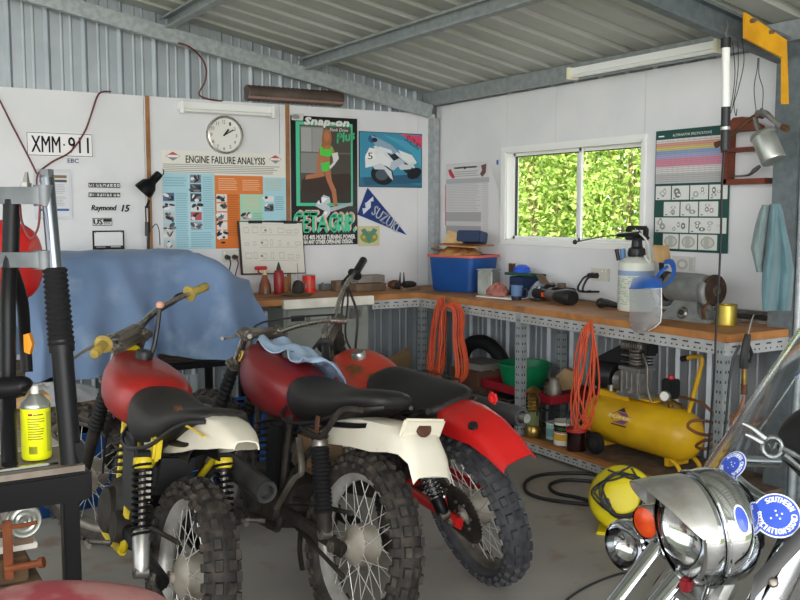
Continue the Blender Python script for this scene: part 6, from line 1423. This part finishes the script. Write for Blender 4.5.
# ================================================================ left foreground: steel table, fork, aerosol
TZ = .872
t = thing('steel_table', 'black steel table at the left edge in the foreground', 'table', (.05, 2.85, 0))
MB().box((.02, 2.80, TZ - .008), (1.02, .72, .016), mk('table_top', srgb('#8d8478'), .6, c2=srgb('#6d6258'), sc=8)).build('top', t)
q = MB(); q.box((.02, 2.455, TZ - .055), (1.04, .045, .075), M_blackp, bev=.006); q.build('front_rail', t)
q = MB(); q.box((.525, 2.80, TZ - .055), (.045, .72, .075), M_blackp, bev=.006); q.build('end_rail', t)
q = MB(); q.tube([(-.5, 2.45, TZ + .004), (.47, 2.475, TZ + .004)], .007, M_chrome, 8); q.build('edge_rod', t)
for x, y in ((.495, 2.47), (-.44, 2.47), (.26, 3.12), (-.44, 3.12)): MB().box((x, y, (TZ - .07) / 2), (.042, .042, TZ - .07), M_blackp, bev=.004).build('leg', t)
MB().box((.505, 2.462, TZ + .012), (.02, .02, .02), M_steel, bev=.004).build('bolt', t)
s = Sheet((.12, 2.62, TZ + .001), (.40, .05, 0), (-.03, .42, 0), hx('#bdb9b3'), .004); random.seed(8)
for u in (.05, .36, .67): s.lines(u, .08, u + .27, .8, 16, hx('#6d6b68'), 1)
s.text('NEWS', .06, .84, .6, .95, K) if False else s.rect(.06, .84, .7, .93, hx('#3a3a3a'))
tag(s.build('newspaper', sharp=0, clean=False), 'old newspaper lying on the black steel table', 'newspaper')
tag(MB().box((.37, 3.02, TZ + .075), (.36, .10, .035), M_ply, bev=.004).build('timber_offcut'), 'pale timber offcut lying across a dark box on the steel table', 'timber')
tag(MB().box((.37, 3.0, TZ + .028), (.30, .16, .056), M_old, bev=.004).build('timber_block'), 'dark timber block under the pale offcut on the steel table', 'block')
# aerosol
p = at(37, 457, z=TZ + .006); p.z = TZ + .005; t = thing('aerosol_can', 'bright yellow aerosol can with silver shoulder on the steel table', 'aerosol can', p)
k_ = .0375; h_ = .165
MB().lathe([(0, 0), (k_ * .94, 0), (k_, .006), (k_, h_ - .03), (0, h_ - .03)], p, (0, 0, 1), mk('can_yellow', srgb('#e6ea18'), .35), 30).build('can', t)
MB().lathe([(k_, 0), (k_ + .001, .003), (k_, .007), (k_ * .95, .014), (k_ * .55, .030), (k_ * .5, .034), (k_ * .42, .036), (0, .036)], p + V((0, 0, h_ - .03)), (0, 0, 1), M_ltmtl, 30).build('shoulder', t); MB().lathe([(0, 0), (.010, 0), (.010, .016), (.008, .022), (0, .022)], p + V((0, 0, h_ + .005)), (0, 0, 1), M_white, 16).build('nozzle', t)
q = MB(); to = (V((0, 0, 0)) - p); th0 = math.atan2(to.y, to.x)
def cp_(a, z, l=.0006): return p + V(((k_ + l) * math.cos(th0 + a), (k_ + l) * math.sin(th0 + a), z))
random.seed(2)
def crow(a0, a1, z0, z1, m_):
    n = 6; q.add([cp_(a0 + (a1 - a0) * i / n, z) for z in (z0, z1) for i in range(n + 1)], [(i, i + 1, n + 2 + i, n + 1 + i) for i in range(n)], m_)
for i in range(9): crow(-.55, random.uniform(.2, .6), .108 - i * .0066, .111 - i * .0066, hx('#8d8a20'))
crow(-.5, -.2, .118, .124, hx('#7d2a2a')); crow(-.15, .5, .119, .122, hx('#3a3a20')); crow(.75, 1.2, .02, .125, hx('#b5ba30'))
for i in range(8): crow(-.5 + i * .07, -.455 + i * .07, .018, .038, hx('#3d3d18'))
q.build('print', t, clean=False, sharp=0)
M_clampg = mk('clamp_grey', srgb('#64676a'), .45, .4, c2=srgb('#55585b'), sc=14); M_legch = mk('fork_chrome', srgb('#6d7176'), .18, 1.0)
# front end of a motorcycle standing on the table
t = thing('motorcycle_front_end', 'stripped motorcycle front end with black gaitered fork standing on the steel table', 'motorcycle part', (.3, 2.42, TZ))
def E_(px, py, d=2.36): return at(px, py, d=d)
for k, dx in enumerate((0, -.26)):
    o_ = RT * dx - FW * (.02 if k else 0); f_ = lambda px, py: E_(px, py) + o_
    a, b = f_(71, 455), f_(46.5, 172); b2 = V((a.x + (b.x - a.x), a.y + (b.y - a.y), b.z)); d = (b - a); Ln = d.length; d.normalize(); lf = lambda y_: a + d * (Ln * (455 - y_) / 283)
    lo = V((a.x, a.y, TZ + .017))
    q = MB(); q.cyl(lo, lf(345), .0265, M_blackp, n=18); q.cyl(lf(352), lf(338), .031, M_blackp, n=18); leg_ = q.build('fork_leg', t); q = MB(); q.box(lo + d * .03 + RT * .02, (.02, .03, .05), M_blackp); q.build('axle_lug', leg_)
    q = MB(); q.cyl(lf(345), lf(178), .0175, M_legch, n=18); q.build('stanchion', leg_)
    q = MB(); gaiter(q, lf(346), lf(268), .034, .031, 15, M_rubber); q.build('gaiter', leg_)
    q = MB(); q.cyl(lf(185), lf(170), .014, M_clampg).cyl(lf(176), lf(170), .018, M_clampg, n=6); q.build('top_cap', leg_)
for y0, y1, w_ in ((187, 204, .05), (252, 267, .055)):
    a = E_(54, (y0 + y1) / 2); b = E_(54, (y0 + y1) / 2) - RT * .32; h_ = (y1 - y0) * 2.36 / F
    q = MB(); pr = []; n = 24; mid = (a + b) / 2
    ring = []
    for i in range(n):
        g = 2 * pi * i / n; ring.append((.16 * math.cos(g), (.032 + .018 * math.cos(2 * g)) * math.sin(g) * 1.2))
    hz = V((0, 0, 1)); FH = V((FW.x, FW.y, 0)).normalized()
    q.loft([[mid + RT * u + FH * v_ + hz * z for u, v_ in ring] for z in (-h_ / 2, -h_ / 2 + .003, h_ / 2 - .003, h_ / 2)], M_clampg)
    for s_ in (1, -1): q.cyl(mid + RT * s_ * .135 - hz * h_ * .62, mid + RT * s_ * .135 + hz * h_ * .62, .026, M_clampg, n=20)
    q.build('triple_clamp', t)
a, b = E_(10, 268), E_(12, 200); q = MB(); q.cyl(a, b, .021, M_blackp, n=18); q.build('steering_head', t)
q = MB(); q.cyl(E_(26, 190), E_(26, 183), .014, M_alu, n=6).cyl(E_(26, 183), E_(26.5, 172), .009, M_alu, .004); q.build('stem_nut', t)
q = MB(); q.tube([E_(10, 262, 2.42), E_(8, 300, 2.44), E_(8, 345, 2.44), E_(8, 400, 2.42), V((E_(6, 440).x, 2.45, TZ + .024))], .020, M_blackp, 10); q.tube([E_(12, 268, 2.5), E_(22, 300, 2.55), E_(25, 340, 2.6), E_(27, 372, 2.6)], .016, M_blackp, 10); q.build('frame_tube', t)
q = MB(); q.tube([E_(-20, 388), E_(10, 388), E_(24, 386), E_(29, 388)], [.028, .028, .026, .014], M_blackp, 12); q.build('foot_bar', t)
q = MB(); secs = []
for i in range(11):
    f = i / 10; secs.append([E_(-35 + 73 * math.sin(f * pi / 2) * 1.0 if False else -40 + 77 * (1 - (1 - f) ** 2), 262, 2.75) + V((0, 0, 1)) * (.125 * math.sqrt(max(.0, 1 - f ** 2.4)) + .004) * math.sin(g) + FH * (.11 * math.sqrt(max(0, 1 - f ** 2.4)) + .004) * math.cos(g) for g in [2 * pi * k / 22 for k in range(22)]])
q.loft(secs, M_fred); q.build('fuel_tank', t)
q = MB(); q.prism([(0, 0), (.014, -.006), (.022, .022), (.014, .05), (0, .046)], frame(E_(27, 351, 2.5), RT, (0, 0, 1)), .02, hx('#e8921e', .3)); q.build('side_reflector', t)
q = MB(); q.tube([E_(20, 205), E_(22, 222, 2.3), E_(30, 238, 2.28), E_(38, 228, 2.3), E_(40, 205, 2.33)], .003, M_wirered, 6); q.build('wire', t)
# below the table: blocks, disc, clamp
tag(MB().box((.22, 3.34, .17), (.62, .50, .34), M_old, bev=.006).build('timber_block'), 'large dark timber block on the floor beneath the steel table', 'block')
tag(MB().box((.25, 3.26, .38), (.48, .3, .08), mk('block_brown', srgb('#6b5138'), .8, c2=srgb('#503b28'), sc=9), bev=.004).build('timber_block'), 'brown timber block in the middle of the pile beneath the steel table', 'block')
tag(MB().box((.28, 3.22, .432), (.50, .10, .022), M_wtimber, bev=.003).build('white_plank'), 'white painted plank on the block pile beneath the steel table', 'plank')
c_ = at(24, 521, d=3.02); t = thing('round_lamp', 'round silver lamp lying on the block pile beneath the steel table', 'lamp', V((c_.x, c_.y, .443)))
ax = V((.1, -1, .05)).normalized(); MB().lathe([(0, .0), (.05, 0), (.058, -.01), (.06, -.03), (.05, -.09), (0, -.1)], c_, ax, M_alud, 26).build('housing', t); q = MB(); q.lathe([(0, .004), (.006, .006), (.012, .002), (.02, .005), (.028, .002), (.036, .005), (.044, .002), (.052, .004), (.056, .0)], c_ + ax * .002, ax, M_ltmtl, 30); q.build('face', t)
MB().box(V((c_.x, c_.y + .05, .466)), (.06, .05, .05), M_old).build('support', t)
q = MB(); ro = at(6, 527, d=2.95); q.box((at(8, 550, d=2.95)), (.028, .02, .19), mk('clamp_orange', srgb('#84451f'), .65, c2=srgb('#6b371c'), sc=9), bev=.004); a_, b_ = at(6, 569, d=2.95), at(40, 563, d=2.95); q.tube([a_, b_], .012, MATS['clamp_orange'], 8); q.cyl(at(39, 563, d=2.95), at(44, 562, d=2.95), .017, MATS['clamp_orange']); q.tube([at(-4, 528, d=2.95), at(20, 526, d=2.94), at(37, 522, d=2.95)], .007, MATS['clamp_orange'], 6)
tag(q.build('clamp'), 'rusty orange clamp in front of the round silver lamp', 'clamp')
p = V((.29, 2.93, 0)); tin(V((.34, 2.95, .0)), .06, .36, hx('#1d5a3a', .4), 'green_drum', 'dark green drum on the floor in front of the block pile', 'drum', ((.28, .33, hx('#d8d4c8')),))

# ================================================================ dusty red tank at the lower edge
t = thing('timber_trestle', 'timber trestle under the dusty red tank', 'trestle', (.27, 1.55, 0))
MB().box((.27, 1.55, .62), (.75, .3, .04), M_old, bev=.004).build('top_board', t)
for x in (-.05, .59):
    for y in (1.44, 1.66): MB().box((x, y, .30), (.06, .04, .60), M_old).build('leg', t)
q = MB(); secs = []
e0, e1 = at(-70, 640, d=1.62), at(173, 640, d=1.62)
for f, w_, zt, zb_ in ((0, .05, .74, .66), (.04, .11, .80, .645), (.15, .15, .845, .641), (.35, .165, .862, .641), (.55, .165, .862, .641), (.75, .155, .856, .641), (.88, .14, .846, .641), (.95, .11, .832, .645), (.985, .07, .80, .66), (1.0, .03, .76, .69)):
    c_ = e0 + (e1 - e0) * f; secs.append([V((c_.x, c_.y, 0)) + FH * p.y + V((0, 0, p.z)) for p in se(0, w_, zt, zb_, 24, 2.8)])
q.loft(secs, M_redd); tk = q.build('dusty_tank', sub=1, sharp=70); tag(tk, 'dusty faded red fuel tank at the lower left edge', 'fuel tank')

# ================================================================ touring motorcycle at the right edge
f = V((-.954, .309, 0)).normalized(); sL = V((0, 0, 1)).cross(f); up_ = V((0, 0, 1))
lc = at(684, 531, d=1.70)
t = thing('motorcycle', 'chrome touring motorcycle with clear windscreen at the right edge', 'motorcycle', V((lc.x, lc.y, 0)) - f * .3)
def Lp(a, b, c): return lc + f * a + sL * b + up_ * c
fd = (f - up_ * .10).normalized()
q = MB(); q.lathe([(.086, .012), (.094, .010), (.099, .0), (.101, -.02), (.098, -.026), (.104, -.034), (.107, -.06), (.103, -.08), (.09, -.104), (.064, -.122), (.03, -.132), (0, -.134)], lc, fd, M_chrome, 44); hl = q.build('headlamp', t)
q = MB(); q.lathe([(0, .030), (.03, .027), (.06, .019), (.086, .006)], lc, fd, M_lens, 40).lathe([(.086, .006), (.06, -.03), (.03, -.045), (0, -.05)], lc, fd, M_chrome, 36); q.build('lens', hl)
q = MB(); q.torus(lc - fd * .028, fd, .1035, .004, M_chrome, 44, 8); q.build('seam_ring', hl)
q = MB(); secs = []
ur = up_ - fd * up_.dot(fd); ur.normalize(); sr = fd.cross(ur)
for i in range(19):
    a = -1.35 + 2.7 * i / 18; ext = .010 + .075 * max(0, math.cos(a * 1.1)) ** .8; rr = .1015; rd = ur * math.cos(a) + sr * math.sin(a)
    secs.append([lc + rd * rr - fd * .012, lc + rd * (rr + .003) + fd * ext * .5, lc + rd * (rr + .002) + fd * ext])
q.shell(secs, .0025, M_alu); q.build('peak', hl)
q = MB(); ph0 = 1.15 if sr.dot(sL) > 0 else -1.15; PR = [(-.01, .1), (.06, .107), (.08, .103), (.104, .09), (.122, .064), (.14, .03)]
def nac(a, b, l):
    h = .056 + b; i = 0
    while i < 4 and h > PR[i + 1][0]: i += 1
    g = (h - PR[i][0]) / (PR[i + 1][0] - PR[i][0]); r = PR[i][1] + (PR[i + 1][1] - PR[i][1]) * g; t_ = ph0 + a / .1
    return lc - fd * h + (ur * math.cos(t_) + sr * math.sin(t_)) * (r + l)
for k, l, m_ in ((1, .0025, hx('#dfe3f0', .3)), (.86, .0032, hx('#3a4fb0', .3))):
    q.add([nac(0, 0, l + .001)] + [nac(.024 * k * math.cos(g), .0125 * k * math.sin(g), l) for g in [2 * pi * i / 24 for i in range(24)]], [(0, 1 + i, 1 + (i + 1) % 24) for i in range(24)], m_)
q.build('sticker', hl, clean=False, sharp=0, label='small oval blue sticker')
q = MB(); q.box(Lp(.005, .02, -.092), (.02, .02, .025), hx('#6d1a20', .3), bev=.004); q.build('tell_tale', hl)
def spot(c_, r_, dirv, nm, lens_m, bowl, par=t, lab=None):
    q = MB(); q.lathe([(r_ * .93, .008), (r_ * 1.0, .004), (r_ * 1.02, -.008), (r_ * .95, -.02), (r_ * .8, -bowl * .6), (r_ * .45, -bowl), (0, -bowl * 1.05)], c_, dirv, M_chrome, 30); o = q.build(nm, par)
    q = MB(); q.lathe([(0, .014), (r_ * .5, .012), (r_ * .93, .004)], c_, dirv, lens_m, 28); 
    if lens_m is M_lens: q.lathe([(r_ * .92, .002), (r_ * .6, -.02), (0, -.03)], c_, dirv, M_chrome, 28)
    q.build('lens', o, label=lab); return o
sc_ = at(626, 546, d=1.95); spot(sc_, .055, (f * .9 - sL * -.38).normalized(), 'spotlight', M_lens, .075)
ic = at(647, 522, d=1.86); io = spot(ic, .034, (f * .9 + sL * .3 - up_ * .05).normalized(), 'indicator', M_amber, .05, lab='amber lens')
q = MB(); q.tube([ic - f * .045, ic - f * .10 + sL * .02, Lp(-.10, -.06, -.02)], .010, M_chrome); q.build('indicator_stem', t)
q = MB(); q.tube([sc_ - f * .06, sc_ - f * .10 - up_ * .03, Lp(-.06, -.08, -.1)], .012, M_chrome); q.build('spotlight_bracket', t)
# fork, covers, front wheel
ax = (f * .47 - up_ * .883).normalized(); fo = Lp(-.16, 0, .02)
for s_ in (1, -1):
    a = fo + sL * s_ * .11; q = MB(); q.cyl(a + ax * -.02, a + ax * .34, .030, M_chrome, n=20); q.cyl(a + ax * .34, a + ax * .74, .026, M_alu, n=18); q.build('fork_leg', t)
for k, (px0, py0, px1, py1, dd, w_) in enumerate(((657, 545, 606, 612, 1.82, .019), (690, 562, 640, 622, 1.74, .022))):
    a, b = at(px0, py0, d=dd), at(px1, py1, d=dd - .02); q = MB(); q.tube([a, a * .6 + b * .4, b], w_, M_chrome, 14, 3, flat_=.55); q.build('fork_cover', t)
q = MB(); q.tube([fo - ax * .02, fo + ax * .24], .02, M_alu); q.box(fo + ax * .0, (.06, .28, .03), M_alu, bev=.008, rot=(0, 0, math.atan2(f.y, f.x))).box(fo + ax * .2, (.06, .28, .03), M_alu, bev=.008, rot=(0, 0, math.atan2(f.y, f.x))); q.build('triple_clamp', t)
whM = lambda c_: WM[t.name].inverted() @ (MX.Translation(c_) @ MX((f, sL, up_)).transposed().to_4x4())
axl = fo + ax * .74; wf = V((axl.x, axl.y, .32)); KR = [(((-.02, 0), (.02, .5)), 40, .022, .026, .006)]
for s_ in (1, -1): MB().cyl(fo + sL * s_ * .11 + ax * .70, wf + sL * s_ * .085, .024, M_alu).build('axle_clamp', t)
wheel(t, 'front_wheel', whM(wf), .32, .235, .055, KR, M_chrome, M_rubber, 'drum', 24, 8); wr_ = V((lc.x, lc.y, .32)) - f * 1.30; wheel(t, 'rear_wheel', whM(wr_), .32, .225, .06, KR, M_chrome, M_rubber, 'drum', 24, 9)
q = MB(); q.tube([fo, Lp(-.6, 0, -.15), Lp(-1.0, 0, -.25)], .03, M_blackp); q.tube([fo + ax * .2, Lp(-.2, 0, -.55), Lp(-.45, 0, -.72), Lp(-.9, 0, -.72), wr_], .026, M_blackp); q.build('frame', t)
q = MB(); fr_ = lambda a, s_: [Lp(a, p.y, p.z - lc.z) for p in s_]
q.loft([fr_(-a_, se(0, w_, z1, z0)) for a_, w_, z1, z0 in ((.34, .05, .96, .84), (.38, .12, .985, .79), (.52, .15, .98, .77), (.66, .12, .92, .78), (.74, .06, .88, .80))], M_blackp); q.build('fuel_tank', t, sub=1, sharp=70)
q = MB(); q.loft([fr_(-a_, se(0, w_, z1, z0)) for a_, w_, z1, z0 in ((.72, .1, .86, .76), (.8, .16, .86, .74), (1.1, .17, .84, .72), (1.3, .14, .90, .76), (1.36, .08, .90, .80))], M_vinyl); q.build('seat', t, sub=1, sharp=70)
q = MB(); q.box(Lp(-.55, 0, -.45), (.36, .34, .34), M_alud, bev=.05, rot=(0, 0, math.atan2(f.y, f.x))); q.build('engine', t)
q = MB(); q.tube([Lp(-.46, .38, .0), Lp(-.3, .33, .02), Lp(-.2, .1, .03), Lp(-.2, -.1, .03), Lp(-.3, -.33, .02), Lp(-.46, -.38, .0)], .013, M_chrome, 10); q.build('handlebar', t)
# windscreen
P0 = at(721, 484, d=1.74); u = (up_ * .80 - f * .60).normalized(); n = (f - u * f.dot(u)).normalized(); RW = .23
def W(th, v, l=0.0): return P0 + u * v + sL * (RW + l) * math.sin(th) - n * (RW - (RW + l) * math.cos(th))
def vmin(th):
    d_ = abs(th); g = min(1, max(0, (d_ - .18) / .5)); return -.02 - .27 * g * g * (3 - 2 * g)
q = MB(); secs = []
for i in range(41):
    th = -1.25 + 2.5 * i / 40; v0 = vmin(th); secs.append([W(th, v0 + (.52 - v0) * j / 10) for j in range(11)])
q.shell(secs, .0045, M_clear); ws = q.build('windscreen', t, sharp=70)
q = MB(); q.tube([W(-1.25 + 2.5 * i / 40, vmin(-1.25 + 2.5 * i / 40)) for i in range(41)], .0045, M_clear, 6, 1); q.tube([W(-.62, v) for v in (-.2, 0, .2, .4, .52)], .0035, M_clear, 6, 1); q.build('edge_bead', ws)
def solve(px, py, i0=-50, i1=121):
    best = None
    for i in range(i0, i1):
        for j in range(-30, 50):
            th, v = i * .01, j * .01; w_ = W(th, v) - V((0, 0, EYE)); dd = w_.dot(FW); e = (400 + F * w_.dot(RT) / dd - px) ** 2 + (300 - F * w_.dot(UP) / dd - py) ** 2
            if best is None or e < best[0]: best = (e, th, v)
    return best[1], best[2]
def round_sticker(px, py, ra, rb, i0, i1):
    th0, v0 = solve(px, py, i0, i1); q = MB(); S2 = lambda a, b, l: W(th0 + a / RW, v0 + b, .004 + l)
    def ell(k, l, m_): N_ = 36; q.add([S2(0, 0, l)] + [S2(ra * k * math.cos(2 * pi * i / N_), rb * k * math.sin(2 * pi * i / N_), l) for i in range(N_)], [(0, 1 + i, 1 + (i + 1) % N_) for i in range(N_)], m_)
    ell(1, 0, hx('#e3e6f2', .35)); ell(.94, .0005, hx('#3550b4', .35))
    def arc(txt, a0, a1, flip, wd):
        for i, ch in enumerate(txt):
            if ch == ' ': continue
            g = a0 + (a1 - a0) * (i + .5) / len(txt); vs, fs = glyphs(ch); x0, y0 = .72 * ra * math.cos(g), .72 * rb * math.sin(g); up2 = V((math.cos(g), math.sin(g))) if False else None
            ux, uy = math.cos(g) * (1 if not flip else -1), math.sin(g) * (1 if not flip else -1); rx, ry = uy, -ux; hgt_ = ra * .24; ww = wd * (.35 if ch == 'I' else 1)
            for dx in (-.0007, .0007): q.add([S2(x0 + rx * ((x - .5) * ww + dx) + ux * (y - .5) * hgt_, y0 + ry * ((x - .5) * ww + dx) + uy * (y - .5) * hgt_, .001) for x, y in vs], fs, hx('#eef0f8'))
    arc('SOUTHERN CROSS', 2.75, -.45, False, ra * .135); arc('ASSOCIATION', 3.45, 5.75, True, ra * .125)
    for a, b in ((-.12, .16), (.16, .2), (.02, .02), (.2, -.04), (-.1, -.24)):
        q.add([S2(ra * a + ra * .055 * (1 if i % 2 == 0 else .55) * math.cos(i * pi / 5), rb * b + rb * .055 * (1 if i % 2 == 0 else .55) * math.sin(i * pi / 5), .001) for i in range(10)], [tuple(range(10))], hx('#eef0f8'))
    return q
round_sticker(777.5, 514, .041, .038, 5, 121).build('sticker', ws, clean=False, sharp=0, label='large round blue and white association sticker')
round_sticker(733, 466, .034, .030, -45, 20).build('sticker', ws, clean=False, sharp=0, label='blue and white association sticker near the screen edge')
q = MB(); th1, v1 = solve(752, 592, 5); th2, v2 = solve(806, 533, 5); N_ = 10
secs = []
for i in range(N_ + 1):
    g = i / N_; th, v = th1 + (th2 - th1) * g, v1 + (v2 - v1) * g; secs.append([W(th + .035, v - .022, .008), W(th, v, .010), W(th - .035, v + .022, .008)])
q.shell(secs, .008, M_black); q.build('screen_bracket', t, sharp=60)
th, v = solve(773, 584, 5); q = MB(); q.lathe([(0, .006), (.006, .005), (.009, 0)], W(th, v, .016), (n * math.cos(th) + sL * math.sin(th)), M_steel, 14); q.build('bracket_screw', t)
# bag with winged badge behind the screen
bc = at(795, 455, d=1.78) - f * .10; q = MB(); fr2 = frame(bc, sL, u); secs = []
for z_, k in ((-.06, .75), (-.05, .95), (0, 1), (.05, .95), (.06, .75)): secs.append([fr2 @ V((.13 * k * math.cos(2 * pi * i / 28) * 1.0, .085 * k * math.sin(2 * pi * i / 28), z_)) for i in range(28)])
q.loft(secs, M_vinyl)
for i in range(9): q.tube([fr2 @ V((-.11 + i * .0275, -.06, -.0635)), fr2 @ V((-.11 + i * .0275, .05, -.0635))], .003, M_black, 5, 1)
bag = q.build('instrument_pod', t)
def wing(px0, py0, d=1.72): return at(px0, py0, d=d)
M_badge = mk('badge_pewter', srgb('#77797a'), .3, .8)
q = MB(); bc2 = wing(772, 447); q.torus(bc2, FW, .018, .005, M_badge, 22); q.tube([wing(768, 444), wing(772, 451), wing(777, 443)], .003, M_badge, 6, 1)
for pts in (((765, 438), (752, 428), (742, 423)), ((763, 443), (752, 437), (745, 434)), ((781, 449), (795, 455), (806, 462)), ((783, 455), (795, 464), (804, 472))): q.tube([wing(*p) for p in pts], [.007, .005, .003], M_badge, 7)
q.build('winged_badge', bag)
